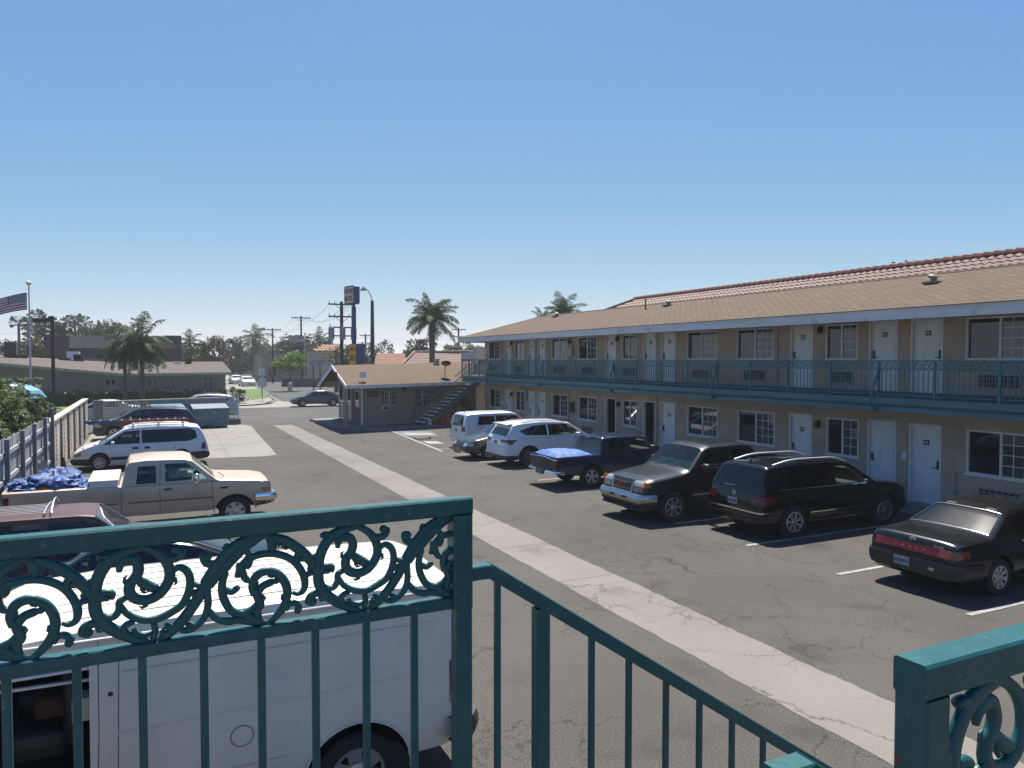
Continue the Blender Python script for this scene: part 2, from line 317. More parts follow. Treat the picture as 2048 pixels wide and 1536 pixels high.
# ---------------------------------------------------------------- shared ornament (scroll castings)
def catmull(P, k=5):
    P = [Vector((*p, 0)) for p in P]; Q = [P[0]*2 - P[1]] + P + [P[-1]*2 - P[-2]]; out = []
    for i in range(1, len(Q)-2):
        a, b, c, d = Q[i-1:i+3]
        for j in range(k):
            t = j/k; out.append(.5*((2*b)+(-a+c)*t+(2*a-5*b+4*c-d)*t*t+(-a+3*b-3*c+d)*t*t*t))
    out.append(Q[-2]); return [(p.x, p.y) for p in out]
SCP = 0.6545; SCU0 = 0.0918; SCBALL = .02
SCROLL = [(0.0105, [(0.6306, 3.4300), (0.5931, 3.4229), (0.5513, 3.4085), (0.5227, 3.3768), (0.5051, 3.3372), (0.5002, 3.2916), (0.5021, 3.2497), (0.5200, 3.2149), (0.5518, 3.1848), (0.5911, 3.1580), (0.6333, 3.1352), (0.6546, 3.1225)]),
(0.0093, [(0.6306, 3.4300), (0.6614, 3.4127), (0.6852, 3.3899), (0.7009, 3.3572), (0.7017, 3.3237), (0.6846, 3.2923), (0.6628, 3.2736), (0.6366, 3.2665), (0.6083, 3.2743), (0.5921, 3.2965), (0.5946, 3.3220), (0.6102, 3.3413), (0.6170, 3.3664), (0.6059, 3.3935), (0.5743, 3.4015), (0.5466, 3.3904), (0.5282, 3.3762)]),
(0.0093, [(0.6135, 3.3339), (0.6346, 3.3149), (0.6535, 3.3032), (0.6654, 3.2994)]),
(0.0084, [(0.6161, 3.3712), (0.6092, 3.3908), (0.5882, 3.3977), (0.5696, 3.3856), (0.5647, 3.3605)]),
(0.0063, [(0.5920, 3.2824), (0.5664, 3.2730), (0.5629, 3.2463), (0.5499, 3.2285), (0.5315, 3.2295), (0.5157, 3.2433)]),
(0.0072, [(0.5663, 3.2599), (0.5869, 3.2291), (0.6243, 3.2075), (0.6672, 3.2040), (0.7059, 3.2179), (0.7367, 3.2379), (0.7551, 3.2741), (0.7603, 3.3121), (0.7506, 3.3422), (0.7286, 3.3552), (0.7105, 3.3442), (0.6993, 3.3383)]),
(0.0055, [(0.7593, 3.3074), (0.7751, 3.2949), (0.7950, 3.2935), (0.8101, 3.3112)]),
(0.0101, [(0.6546, 3.1225), (0.6884, 3.1461), (0.7251, 3.1769), (0.7548, 3.2114), (0.7848, 3.2560), (0.8101, 3.3063), (0.8380, 3.3471), (0.8739, 3.3874), (0.9127, 3.4155), (0.9598, 3.4309), (1.0075, 3.4314)]),
(0.0076, [(0.6804, 3.3951), (0.6948, 3.3841), (0.7239, 3.3858), (0.7362, 3.4037), (0.7241, 3.4145)]),
(0.0076, [(0.8533, 3.3650), (0.8305, 3.3538), (0.8078, 3.3601), (0.8004, 3.3827), (0.8155, 3.3860)]),
(0.0067, [(0.8176, 3.3006), (0.8099, 3.2674), (0.8107, 3.2235), (0.7969, 3.1839), (0.7669, 3.1589), (0.7372, 3.1568), (0.7300, 3.1690)]),
(0.0076, [(0.8121, 3.2086), (0.8347, 3.1811), (0.8678, 3.1643), (0.9013, 3.1646), (0.9378, 3.1521), (0.9854, 3.1304)]),
(0.0063, [(0.5045, 3.2679), (0.5116, 3.2948), (0.5276, 3.3044), (0.5458, 3.2975), (0.5434, 3.2815)]),
(0.0063, [(0.5092, 3.2858), (0.5274, 3.2882), (0.5388, 3.2821)]),
(0.0059, [(0.5864, 3.1586), (0.5750, 3.1885), (0.5867, 3.2009), (0.6055, 3.2030)]),
(0.0059, [(0.6524, 3.1395), (0.6598, 3.1717), (0.6528, 3.1989)]),
(0.0051, [(0.6006, 3.1849), (0.6076, 3.1674), (0.6311, 3.1578), (0.6501, 3.1636)]),
(0.0076, [(0.5268, 3.2069), (0.4995, 3.2154), (0.4747, 3.2096), (0.4669, 3.1923), (0.4790, 3.1836)]),
(0.0055, [(0.7275, 3.1741), (0.7056, 3.1724), (0.6863, 3.1847)]),
(0.0059, [(0.7648, 3.2391), (0.7451, 3.2440), (0.7279, 3.2318)]),
(0.0051, [(0.5467, 3.4067), (0.5285, 3.4132), (0.5148, 3.4100), (0.5138, 3.4009)]),
(0.0101, [(0.1610, 3.2830), (0.1785, 3.3087), (0.2013, 3.3320), (0.2243, 3.3574), (0.2439, 3.3758), (0.2672, 3.3977), (0.2924, 3.4140), (0.3178, 3.4256), (0.3415, 3.4308)]),
(0.0101, [(0.3476, 3.4251), (0.3970, 3.4019), (0.4383, 3.3701), (0.4691, 3.3368), (0.4846, 3.3120), (0.4902, 3.2790)]),
(0.0072, [(0.2434, 3.3017), (0.2520, 3.3315), (0.2751, 3.3552), (0.3088, 3.3668), (0.3385, 3.3679), (0.3684, 3.3631), (0.4030, 3.3469), (0.4291, 3.3233), (0.4487, 3.2889), (0.4559, 3.2559), (0.4503, 3.2314), (0.4325, 3.2224), (0.4150, 3.2294)]),
(0.0067, [(0.2417, 3.3421), (0.2558, 3.3347), (0.2609, 3.3170), (0.2660, 3.2992), (0.2784, 3.2881), (0.2928, 3.2901)]),
(0.0072, [(0.2717, 3.3270), (0.2809, 3.3487), (0.2722, 3.3687)]),
(0.0084, [(0.2947, 3.2371), (0.2887, 3.2646), (0.2974, 3.2925), (0.3166, 3.3079), (0.3443, 3.3089), (0.3742, 3.2915), (0.3943, 3.2595), (0.3983, 3.2226), (0.3861, 3.1857), (0.3620, 3.1576), (0.3339, 3.1348), (0.3210, 3.1279)]),
(0.0084, [(0.2949, 3.2549), (0.3073, 3.2264), (0.3134, 3.2031), (0.3026, 3.1823), (0.3190, 3.1372)]),
(0.0076, [(0.3074, 3.2398), (0.3182, 3.2607), (0.3417, 3.2710), (0.3632, 3.2749)]),
(0.0063, [(0.3934, 3.1733), (0.4037, 3.1922), (0.4234, 3.1926), (0.4374, 3.1768), (0.4298, 3.1656)]),
(0.0093, [(0.3433, 3.4277), (0.3521, 3.3999), (0.3518, 3.3691)]),
(0.0063, [(0.4427, 3.3673), (0.4293, 3.3460), (0.4313, 3.3207)]),
(0.0067, [(0.4336, 3.3387), (0.4558, 3.3384), (0.4668, 3.3302)]),
(0.0059, [(0.4552, 3.2743), (0.4687, 3.2863), (0.4889, 3.2861)]),
(0.0076, [(0.2115, 3.3233), (0.1988, 3.2855), (0.2024, 3.2412), (0.2243, 3.1985), (0.2571, 3.1825), (0.2865, 3.1937), (0.3035, 3.2135)]),
(0.0063, [(0.2048, 3.2716), (0.2250, 3.2578), (0.2415, 3.2666), (0.2478, 3.2746)]),
(0.0084, [(0.2565, 3.1848), (0.2814, 3.1677), (0.3064, 3.1504), (0.3233, 3.1365)]),
(0.0059, [(0.2798, 3.4115), (0.2724, 3.3915), (0.2759, 3.3778), (0.2972, 3.3582)]),
(0.0055, [(0.0918, 3.1665), (0.1075, 3.1705), (0.1231, 3.1572)]),
]
SCBALLS = [(0.7240, 3.4098, 0.0126), (0.8104, 3.3792, 0.0135), (0.4790, 3.1905, 0.0143), (0.4320, 3.1675, 0.0110), (0.6606, 3.3024, 0.0110), (0.3632, 3.2749, 0.0093), (0.5457, 3.2882, 0.0076), (0.7299, 3.1656, 0.0084), ]

def scroll_unit(mb, u0, v0, T, k=4, n=8, dep=.010, umin=-1e9, umax=1e9, rmin=0.0, wm=1.0):
    """add one casting; T maps panel (u, v, depth) to space"""
    for hw, pts in SCROLL:
        C = catmull(pts, k); m = len(C); run = []; runs = []
        for i, (u, v) in enumerate(C):
            tt = i/(m-1); r = hw*wm*1.72*(.7+.3*min(1, 5*tt))*(.5+.5*min(1, 4*(1-tt)))
            uu = u + u0
            if umin <= uu <= umax: run.append((uu, v+v0, max(r, rmin)))
            else:
                if len(run) > 1: runs.append(run)
                run = []
        if len(run) > 1: runs.append(run)
        N = (T(0, 0, 1) - T(0, 0, 0)).normalized()
        if n > 6 and hw > .0078 and m > 12:
            sd = 1 if (len(pts) % 2) else -1
            for i in range(5, m-4, max(3, int(k*3.1))):
                a0, a1 = Vector(C[i-1]), Vector(C[i+1]); tg = (a1-a0).normalized(); nr = Vector((-tg.y, tg.x))*sd; c0 = Vector(C[i])
                if not (umin <= c0.x+u0-.02 and c0.x+u0+.02 <= umax) or c0.y+nr.y*.03 > 3.433 or c0.y+nr.y*.03 < 3.13: continue
                L_ = hw*2.7; q = [c0+nr*hw*.5, c0+nr*(hw*.9+L_*.35)+tg*L_*.30, c0+nr*(hw*.9+L_*.5)+tg*L_*.75, c0+nr*(hw*.6+L_*.35)+tg*L_*1.05]
                mb.tube([T(p.x+u0, p.y+v0, 0) for p in q], [hw*.85, hw*.75, hw*.5, hw*.15], 7, sy=.8, nrm=(T(0, 0, 1)-T(0, 0, 0)).normalized())
        for run in runs:
            mb.tube([T(u, v, 0) for u, v, r in run], [r for u, v, r in run], n, sy=dep/max(hw, .004), nrm=N)
        if hw >= SCBALL and umin <= C[-1][0]+u0 <= umax and len(pts) < 9:
            pass
    for u, v, r in SCBALLS:
        r *= 1.15
        if umin <= u+u0-r and u+u0+r <= umax:
            cc = T(u+u0, v+v0, 0); N = (T(0, 0, 1) - T(0, 0, 0)).normalized(); A = (T(1, 0, 0)-T(0, 0, 0)).normalized(); B = (T(0, 1, 0)-T(0, 0, 0)).normalized()
            vs = []; fs = []; q = 12
            for zz, rr in ((-.010, .45), (-.007, .85), (0, 1), (.007, .85), (.010, .45)):
                for j in range(q): vs.append(cc + A*(cos(2*pi*j/q)*r*rr) + B*(sin(2*pi*j/q)*r*rr) + N*zz)
            for i in range(4):
                for j in range(q): fs.append((i*q+j, i*q+(j+1) % q, (i+1)*q+(j+1) % q, (i+1)*q+j))
            fs += [tuple(range(q-1, -1, -1)), tuple(range(4*q, 5*q))]; mb.add(vs, fs)

# ---------------------------------------------------------------- near railings of the stair landing
GY = 2.515
gr = empty('guard_railing', 'teal guard railing with scrollwork in front of the white cargo van', 'railing', (1.0, GY, 2.4))
def T_left(u, v, d): return Vector((u, GY-.005+d, v))
o_ = Vector((1.0, GY, 2.4))
def loc(o, base): # keep world coordinates while parented to an Empty at base
    o.matrix_parent_inverse = Matrix.Translation(-Vector(base)); return o
mb = MB(); mb.bar((-1.9, GY, 3.466), (1.052, GY, 3.466), .058, .062, .006); loc(mb.build('top_rail', M_TEAL, gr), o_)
mb = MB(); mb.bar((-1.9, GY, 3.116), (.976, GY, 3.116), .045, .042, .004)
for i in range(30): mb.box(-1.9+i*.1, -1.9+i*.1+.04, GY-.023-.001, GY-.0225, 3.1, 3.104)
loc(mb.build('mid_rail', M_TEAL, gr), o_)
mb = MB(); mb.bar((1.012, GY, 3.096), (1.012, GY, 3.4355), .074, .074, .006, up=(0, 1, 0)); mb.bar((1.018, GY, 2.4), (1.018, GY, 3.097), .062, .062, .005, up=(0, 1, 0)); loc(mb.build('post', M_TEAL, gr), o_)
for i in range(17):
    x = .836 - .1735*i
    mb = MB(); mb.bar((x, GY, 2.4), (x, GY, 3.096), .024, .024, .003, up=(0, 1, 0)); loc(mb.build('baluster', M_TEAL, gr), o_)
mb = MB(); mb.bar((-1.9, GY, 2.42), (.986, GY, 2.42), .04, .04, .004); loc(mb.build('bottom_rail', M_TEAL, gr), o_)
for k_ in range(-3, 2):
    mb = MB(); scroll_unit(mb, SCP*k_, 0, T_left, k=6, n=12, dep=.0065, umax=.978, umin=-1.9, wm=1.0)
    if mb.v: loc(mb.build('scroll_casting', M_TEAL, gr, smooth=50), o_)
# stair handrail going down to the right
def handrail(y, x0, label):
    e = empty('stair_handrail', label, 'handrail', (x0, y, 2.3)); b = (x0, y, 2.3)
    zt = 3.215
    mb = MB(); mb.bar((x0, y, zt), (x0+.088, y, zt), .052, .052, .004); mb.bar((x0+.070, y, zt+.0075), (x0+2.9, y, zt+.0075-2.83*.672), .0515, .052, .004)
    loc(mb.build('hand_rail', M_TEAL, e), b)
    mb = MB(); mb.bar((x0+.3, y, zt-.8), (x0+.3, y, zt-.17), .06, .05, .005, up=(0, 1, 0)); loc(mb.build('post', M_TEAL, e), b)
    for i, x in enumerate((.115, .53, .71, .90, 1.08, 1.265, 1.45, 1.63, 1.82, 2.0)):
        zz = zt - (x-.085)*.672
        mb = MB(); mb.bar((x0+x, y, zz-.8), (x0+x, y, zz-.02), .022, .022, .002, up=(0, 1, 0)); loc(mb.build('baluster', M_TEAL, e), b)
    mb = MB(); mb.bar((x0+.09, y, zt-.82), (x0+2.9, y, zt-.82-2.81*.672), .035, .035, .003); loc(mb.build('bottom_rail', M_TEAL, e), b)
handrail(GY-.005, 1.045, 'teal stair handrail with bars running down to the right from the guard railing post')
handrail(1.012, 1.03, 'teal handrail end in the bottom right, beside the railing nearest the camera')
RY = .80
g2 = empty('guard_railing', 'teal guard railing in the bottom right corner, nearest the camera', 'railing', (1.2, RY, 2.4)); b2 = (1.2, RY, 2.4)
mb = MB(); mb.bar((1.115, RY, 3.476), (3.2, RY, 3.476), .060, .06, .0045); loc(mb.build('top_rail', M_TEAL, g2), b2)
mb = MB(); mb.bar((1.147, RY, 2.4), (1.147, RY, 3.4465), .0595, .062, .0045, up=(0, 1, 0)); loc(mb.build('post', M_TEAL, g2), b2)
mb = MB(); mb.bar((1.178, RY, 3.116), (3.2, RY, 3.116), .045, .042, .004); loc(mb.build('mid_rail', M_TEAL, g2), b2)
for k_ in range(0, 4):
    mb = MB(); scroll_unit(mb, 1.178-.0918-.36+SCP*k_, 0, lambda u, v, d: Vector((u, RY+d, v)), k=6, n=12, dep=.0065, umin=1.176, umax=3.1, wm=1.0)
    loc(mb.build('scroll_casting', M_TEAL, g2, smooth=50), b2)
for i in range(10):
    mb = MB(); mb.bar((1.35+.174*i, RY, 2.4), (1.35+.174*i, RY, 3.096), .024, .024, .003, up=(0, 1, 0)); loc(mb.build('baluster', M_TEAL, g2), b2)
mb = MB(); mb.box(-2.2, 1.09, .3, 2.62, 2.2, 2.38); mb.box(1.09, 3.2, .3, .95, 2.2, 2.38)
tag(mb.build('stair_landing', M_KERB), 'concrete landing slab under the teal guard railings, by the camera', 'landing')
for i in range(13):
    pass
mb = MB()
for i in range(11): mb.box(1.10+.27*i, 1.39+.27*i, 1.2, 2.48, 2.2-.185*(i+1)+.12, 2.2-.185*(i+1)+.18)
mb.bar((1.1, 1.2, 2.05), (4.1, 1.2, .03), .04, .2); mb.bar((1.1, 2.49, 2.05), (4.1, 2.49, .03), .04, .2)
tag(mb.build('near_stairs', M_KERB), 'concrete steps going down from the landing between the two teal handrails', 'stairs')

# ---------------------------------------------------------------- motel
W = 18.22
def wall_grid(mb, y0, y1, z0, z1, ops, depth=.14, X=W, sgn=1):
    ys = sorted({y0, y1} | {v for o in ops for v in o[:2]}); zs = sorted({z0, z1} | {v for o in ops for v in o[2:4]})
    for a, b in zip(ys, ys[1:]):
        for c, d in zip(zs, zs[1:]):
            ym, zm = (a+b)/2, (c+d)/2
            if any(o[0] < ym < o[1] and o[2] < zm < o[3] for o in ops): continue
            mb.add([(X, a, c), (X, b, c), (X, b, d), (X, a, d)], [(0, 3, 2, 1)])
    for a, b, c, d in [o[:4] for o in ops]:
        D = X + depth*sgn
        mb.add([(X, a, c), (D, a, c), (D, a, d), (X, a, d)], [(0, 1, 2, 3)]); mb.add([(X, b, c), (D, b, c), (D, b, d), (X, b, d)], [(0, 3, 2, 1)])
        mb.add([(X, a, c), (X, b, c), (D, b, c), (D, a, c)], [(0, 1, 2, 3)]); mb.add([(X, a, d), (X, b, d), (D, b, d), (D, a, d)], [(0, 3, 2, 1)])
UD = [(4.2, 5.1), (5.6, 6.5), (12.30, 13.20), (13.58, 14.48), (16.44, 17.34), (23.04, 23.95), (24.28, 25.12), (27.10, 27.95), (33.5, 34.38), (34.68, 35.45), (37.5, 38.33)]
UW = [(1.9, 3.6), (7.3, 9.0), (10.07, 11.72), (14.85, 15.98), (18.03, 19.73), (20.73, 22.39), (25.60, 26.67), (28.68, 30.3), (31.30, 32.88), (35.92, 37.05), (39.03, 40.6)]
MY0 = -4.0
def panel_door(parent, a, b, z0, z1, label=None, opened=False, num=True, handle_right=False):
    fr = MB()
    for y0, y1, c, d in ((a, a+.05, z0, z1), (b-.05, b, z0, z1), (a+.05, b-.05, z1-.05, z1)): fr.box(W-.025, W+.10, y0, y1, c, d)
    dr = MB()
    if not opened:
        dr.box(W+.055, W+.10, a+.052, b-.052, z0+.012, z1-.052)
        h = z1-z0; cw = (b-a-.1)/2
        for i in range(2):
            for lo, hi in ((.08, .36), (.42, .76), (.82, .94)):
                y0 = a+.05+cw*i+.07; y1 = a+.05+cw*(i+1)-.07; dr.box(W+.049, W+.0555, y0, y1, z0+h*lo, z0+h*hi); 
                dr.box(W+.045, W+.0495, y0+.035, y1-.035, z0+h*lo+.03, z0+h*hi-.03)
    else:
        dr.box(W+.7, W+.74, a+.3, b+.3, z0, z1-.05)
    d = dr.build('door', M_DOOR, parent)
    if label: d['label'] = label
    fr.build('door_frame', M_WHITE, d)
    if not opened:
        hb = MB(); hy = (a+.12) if handle_right else (b-.12)
        hb.box(W+.03, W+.054, hy-.035, hy+.035, z0+.95, z0+1.17); hb.bar((W+.01, hy, z0+.98), (W+.01, hy+(-.12 if not handle_right else .12), z0+.98), .02, .02); hb.bar((W+.01, hy, z0+.98), (W+.04, hy, z0+.98), .02, .02); hb.build('handle', M_BLACK, d)
        if num:
            pb = MB(); ym = (a+b)/2; pb.box(W+.034, W+.044, ym-.075, ym+.075, z0+1.55, z0+1.68); pb.build('number_plate', mat('plate_blue', (.02, .025, .06), .4, var=0), d)
            pb = MB()
            for q in (-.035, .0, .035): pb.box(W+.030, W+.0335, ym+q-.011, ym+q+.011, z0+1.585, z0+1.645)
            pb.build('number_plate_mark', M_WHITE, d)
    return d
M_CURT = [M_WGLASS2, mat('curtained_glass_pale', (.06, .065, .06), .04, var=0, col2=(.11, .12, .11), scale=2.6, spec=.7, stretch=(1, 8, .5), det=2), mat('curtained_glass_dark', (.012, .014, .016), .04, var=0, col2=(.035, .04, .04), scale=2.0, spec=.7, stretch=(1, 5, .6), det=2)]
def win(parent, a, b, z0, z1, grid=True, flip=False):
    fr = MB(); t = .045
    for y0, y1, c, d in ((a, a+t, z0, z1), (b-t, b, z0, z1), (a+t, b-t, z1-t, z1), (a+t, b-t, z0, z0+t)): fr.box(W-.018, W+.09, y0, y1, c, d)
    ym = (a+b)/2; fr.box(W-.003, W+.06, ym-.03, ym+.03, z0+t, z1-t)
    f = fr.build('window', M_WHITE, parent)
    g = MB(); g.box(W+.05, W+.058, ym+.02, b-.04, z0+.04, z1-.04); g.build('pane', M_WGLASS, f)
    g = MB(); g.box(W+.022, W+.030, a+.04, ym-.02, z0+.04, z1-.04); g.build('pane', M_CURT[int(a*7+z0*3) % 3], f)
    g = MB(); c0, c1 = a+t, ym-.03
    for i in (1,) if b-a < 1.3 else (1, 2): y = c0+(c1-c0)*i/(2 if b-a < 1.3 else 3)-.0; g.box(W+.014, W+.0215, y-.009, y+.009, z0+t, z1-t)
    for i in (1, 2, 3): z = z0+t+(z1-z0-2*t)*i/4; g.box(W+.0145, W+.0210, c0, c1, z-.009, z+.009)
    g.build('muntins', M_WHITE, f)
    s = MB(); s.box(W-.04, W-.0005, a-.03, b+.03, z0-.045, z0-.003); s.build('sill', M_WHITE, f)
    return f
def ac_grille(parent, a, b, z0, z1):
    m = MB(); t = .035
    for y0, y1, c, d in ((a, a+t, z0, z1), (b-t, b, z0, z1), (a+t, b-t, z1-t, z1), (a+t, b-t, z0, z0+t)): m.box(W-.05, W-.0005, y0, y1, c, d)
    for i in range(1, 7): y = a+(b-a)*i/7; m.box(W-.045, W-.03, y-.010, y+.010, z0+t, z1-t)
    for i in (1, 2): z = z0+(z1-z0)*i/3; m.box(W-.044, W-.031, a+t, b-t, z-.009, z+.009)
    o = m.build('air_conditioner_grille', mat('grille_paint', (.42, .40, .37), .6), parent)
    g = MB(); g.box(W-.028, W-.001, a+t, b-t, z0+t, z1-t); g.build('air_conditioner', M_DARK, o)
motel = empty('motel_building', 'long two-storey tan stucco motel with brown shingle roof behind the row of parked cars', 'building', (W, 20, 0)); MBASE = (W, 20, 0)
class Ctx:   # parts are built in world coordinates, then kept in place under the Empty
    pass
n_before = set(bpy.data.objects)
ops = [(a, b, .2, 2.3) for a, b in UD] + [(a-.07, b-.07, 1.17, 2.26) for a, b in UW] + [(a, b, 3.06, 5.06) for a, b in UD] + [(a, b, 3.98, 5.02) for a, b in UW]
mb = MB(); wall_grid(mb, MY0, 41.2, 0, 5.3, ops)
mb.box(W+.001, 24.5, 41.0, 41.2, 0, 5.3); mb.box(24.3, 24.5, MY0, 41.0, 0, 5.3); mb.box(W+.001, 24.3, MY0, MY0+.2, 0, 5.3)
mb.build('wall', M_STUCCO, motel)
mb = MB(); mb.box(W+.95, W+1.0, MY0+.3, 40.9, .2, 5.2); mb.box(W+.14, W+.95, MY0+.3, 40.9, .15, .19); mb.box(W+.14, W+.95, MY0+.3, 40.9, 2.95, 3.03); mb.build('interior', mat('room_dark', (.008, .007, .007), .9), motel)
for i, (a, b) in enumerate(UD):
    panel_door(motel, a, b, 3.06, 5.06, handle_right=(i == 2))
    op = i in (6, 7)
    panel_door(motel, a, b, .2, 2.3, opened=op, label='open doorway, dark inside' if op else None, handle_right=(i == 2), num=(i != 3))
for a, b in UW: win(motel, a, b, 3.98, 5.02); win(motel, a-.07, b-.07, 1.17, 2.26)
for a, b in UW: c = (a+b)/2; hw = .5 if b-a > 1.3 else .42; ac_grille(motel, c-hw, c+hw, 3.29, 3.64); ac_grille(motel, c-hw-.07, c+hw-.07, .55, .88)
# eaves
EX, EZ0, EZ1, RX, RZ = 16.55, 4.97, 5.235, 20.25, 6.44
mb = MB(); mb.box(EX-.02, EX+.03, MY0-.4, 41.35, EZ0, EZ1); mb.box(EX+.03, 24.9, 41.30, 41.35, EZ0, EZ1); mb.build('fascia', M_FASC, motel)
mb = MB(); mb.box(EX+.031, W-.001, MY0-.4, 41.29, EZ0+.08, EZ0+.11); mb.build('soffit', M_STUCCO2, motel)
def shingle_mat(name, c1, c2, c3, sx=3.2, sy=7.5):
    c1, c2, c3 = [[c*KA for c in q] for q in (c1, c2, c3)]; m = mat(name, c1, .95, var=0); n, l, b = nodes_of(m)
    uv = n.new('ShaderNodeUVMap'); br = n.new('ShaderNodeTexBrick'); l.new(uv.outputs[0], br.inputs[0])
    br.inputs['Scale'].default_value = 1; br.inputs['Brick Width'].default_value = 1/sx; br.inputs['Row Height'].default_value = 1/sy; br.inputs['Mortar Size'].default_value = .02; br.inputs['Mortar Smooth'].default_value = .3
    br.inputs['Color1'].default_value = (*c1, 1); br.inputs['Color2'].default_value = (*c2, 1); br.inputs['Mortar'].default_value = (*[c*.30 for c in c1], 1)
    n2 = n.new('ShaderNodeTexNoise'); n2.inputs['Scale'].default_value = 1.2; n2.inputs['Detail'].default_value = 8; l.new(uv.outputs[0], n2.inputs[0])
    r = n.new('ShaderNodeMapRange'); r.inputs[1].default_value = .35; r.inputs[2].default_value = .7; r.inputs[4].default_value = .6; l.new(n2.outputs[0], r.inputs[0])
    mx = n.new('ShaderNodeMixRGB'); mx.inputs[2].default_value = (*c3, 1); l.new(r.outputs[0], mx.inputs[0]); l.new(br.outputs[0], mx.inputs[1]); l.new(mx.outputs[0], b.inputs['Base Color'])
    bp = n.new('ShaderNodeBump'); bp.inputs['Strength'].default_value = .5; bp.inputs['Distance'].default_value = .02; l.new(br.outputs[1], bp.inputs['Height']); bp.invert = True; l.new(bp.outputs[0], b.inputs['Normal'])
    return m
M_SHING = shingle_mat('brown_shingles', (.138, .085, .045), (.20, .124, .068), (.095, .062, .037))
M_SHING2 = shingle_mat('office_shingles', (.172, .112, .060), (.235, .155, .086), (.125, .084, .049))
def roof_faces(name, quads, m, parent):
    """quads: corner loops starting at the low edge; uv = metres along / up the slope"""
    mb = MB()
    for q in quads: mb.add(q, [tuple(range(len(q)))])
    o = mb.build(name, m, parent, fix=False); uv = o.data.uv_layers.new(name='UVMap')
    for p in o.data.polygons:
        if p.normal.z < 0: p.flip()
    for p in o.data.polygons:
        V = [o.data.vertices[i].co for i in p.vertices]; nrm = p.normal
        ax = Vector((0, 0, 1)).cross(nrm); ax = ax.normalized() if ax.length > 1e-4 else Vector((1, 0, 0)); up = nrm.cross(ax)
        for li in p.loop_indices:
            co = o.data.vertices[o.data.loops[li].vertex_index].co; uv.data[li].uv = (co.dot(ax), co.dot(up))
    return o
e0, e1 = MY0-.4, 41.4; x0, x1 = EX-.06, 24.9; zt = EZ1+.012
roof_faces('roof', [[(x0, e0, zt), (x0, e1, zt), (RX, e1-3.2, RZ), (RX, e0, RZ)], [(x1, e1, zt), (x1, e0, zt), (RX, e0, RZ), (RX, e1-3.2, RZ)], [(x0, e1, zt), (x1, e1, zt), (RX, e1-3.2, RZ)]], M_SHING, motel)
mb = MB()
for i in range(150):
    y = e0+.1+i*.295
    if y < e1-3.3: mb.add([(RX-.14, y, RZ-.035), (RX-.14, y+.33, RZ-.03), (RX, y+.33, RZ+.028), (RX, y, RZ+.02), (RX+.14, y+.33, RZ-.03), (RX+.14, y, RZ-.035)], [(0, 1, 2, 3), (3, 2, 4, 5)])
mb.build('ridge_caps', M_SHING, motel)
def slopez(x): return zt + (RZ-zt)*(x-x0)/(RX-x0)
for y, x in ((13.15, 19.0), (25.3, 19.6), (35.0, 19.7), (26.5, 19.3)):
    z = slopez(x); mb = MB(); mb.box(x-.2, x+.2, y-.2, y+.2, z-.02, z+.035) if y != 26.5 else mb.cyl((x, y, z-.1), (x, y, z+.45), .035)
    if y != 26.5: mb.cyl((x, y, z), (x, y, z+.14), .08); mb.tube([(x, y, z+.14), (x, y, z+.19), (x, y-.02, z+.23)], [.12, .14, .06], 12)
    mb.build('roof_vent', mat('vent_metal', (.30, .22, .17), .6), motel)
# balcony deck
mb = MB(); mb.box(16.80, W-.002, MY0, 41.2, 2.80, 3.0); mb.box(16.72, 16.80, MY0, 41.2, 2.86, 3.02); mb.box(16.70, 16.90, MY0, 41.2, 2.68, 2.80); mb.build('balcony_deck', mat('deck_paint', (.07, .20, .22), .6, var=.25, scale=3, stretch=(1, .25, 2)), motel)
mb = MB(); mb.box(W-.07, W-.001, MY0, 41.1, 3.001, 3.12)
mb.build('balcony_skirting', mat('skirting_blue', (.05, .13, .18), .7), motel)
# wall lamps
for y, z in ((16.15, 4.93), (16.2, 2.08), (26.85, 2.1), (31.0, 4.9), (37.4, 2.1), (37.4, 4.93), (26.95, 4.93)):
    mb = MB(); mb.box(W-.06, W-.001, y-.05, y+.05, z-.12, z+.06); mb.tube([(W-.10, y, z-.17), (W-.10, y, z-.13), (W-.10, y, z+.0), (W-.10, y, z+.03)], [.05, .065, .065, .03], 10); mb.build('wall_lamp', M_BLACK, motel)
mb = MB(); mb.box(W-.12, W-.001, 30.7, 31.05, 4.15, 4.62); mb.build('meter_box', M_GREY, motel)
mb = MB(); mb.box(W-.12, W-.001, 30.62, 30.98, 1.45, 1.95); mb.build('meter_box', M_BLACK, motel)
mb = MB(); mb.tube([(W-.02, 13.33 + .08*cos(a), 1.42 + .1*sin(a)) for a in [i*.7 for i in range(10)]], .012, 6); mb.box(W-.05, W-.001, 13.27, 13.39, 1.3, 1.5); mb.build('pay_phone_bracket', M_WHITE, motel)
mb = MB(); mb.box(W-.03, W-.001, 35.52, 35.62, 1.75, 2.35); mb.build('accessible_sign', mat('sign_blue', (.02, .09, .40), .5, var=0), motel)
for y, z0, z1 in ((17.86, 3.1, 4.95), (31.12, .2, 2.6), (24.2, .2, 2.6), (11.9, .2, 1.15), (34.55, 3.1, 4.95)):
    mb = MB(); mb.tube([(W-.02, y, z0), (W-.02, y, z1)], .014, 8); mb.box(W-.045, W-.001, y-.05, y+.05, z0+.35, z0+.5); mb.build('conduit', M_STUCCO2, motel)
# stucco pilaster fins between paired doors
for ch in [o for o in bpy.data.objects if o.parent == motel]: loc(ch, MBASE)
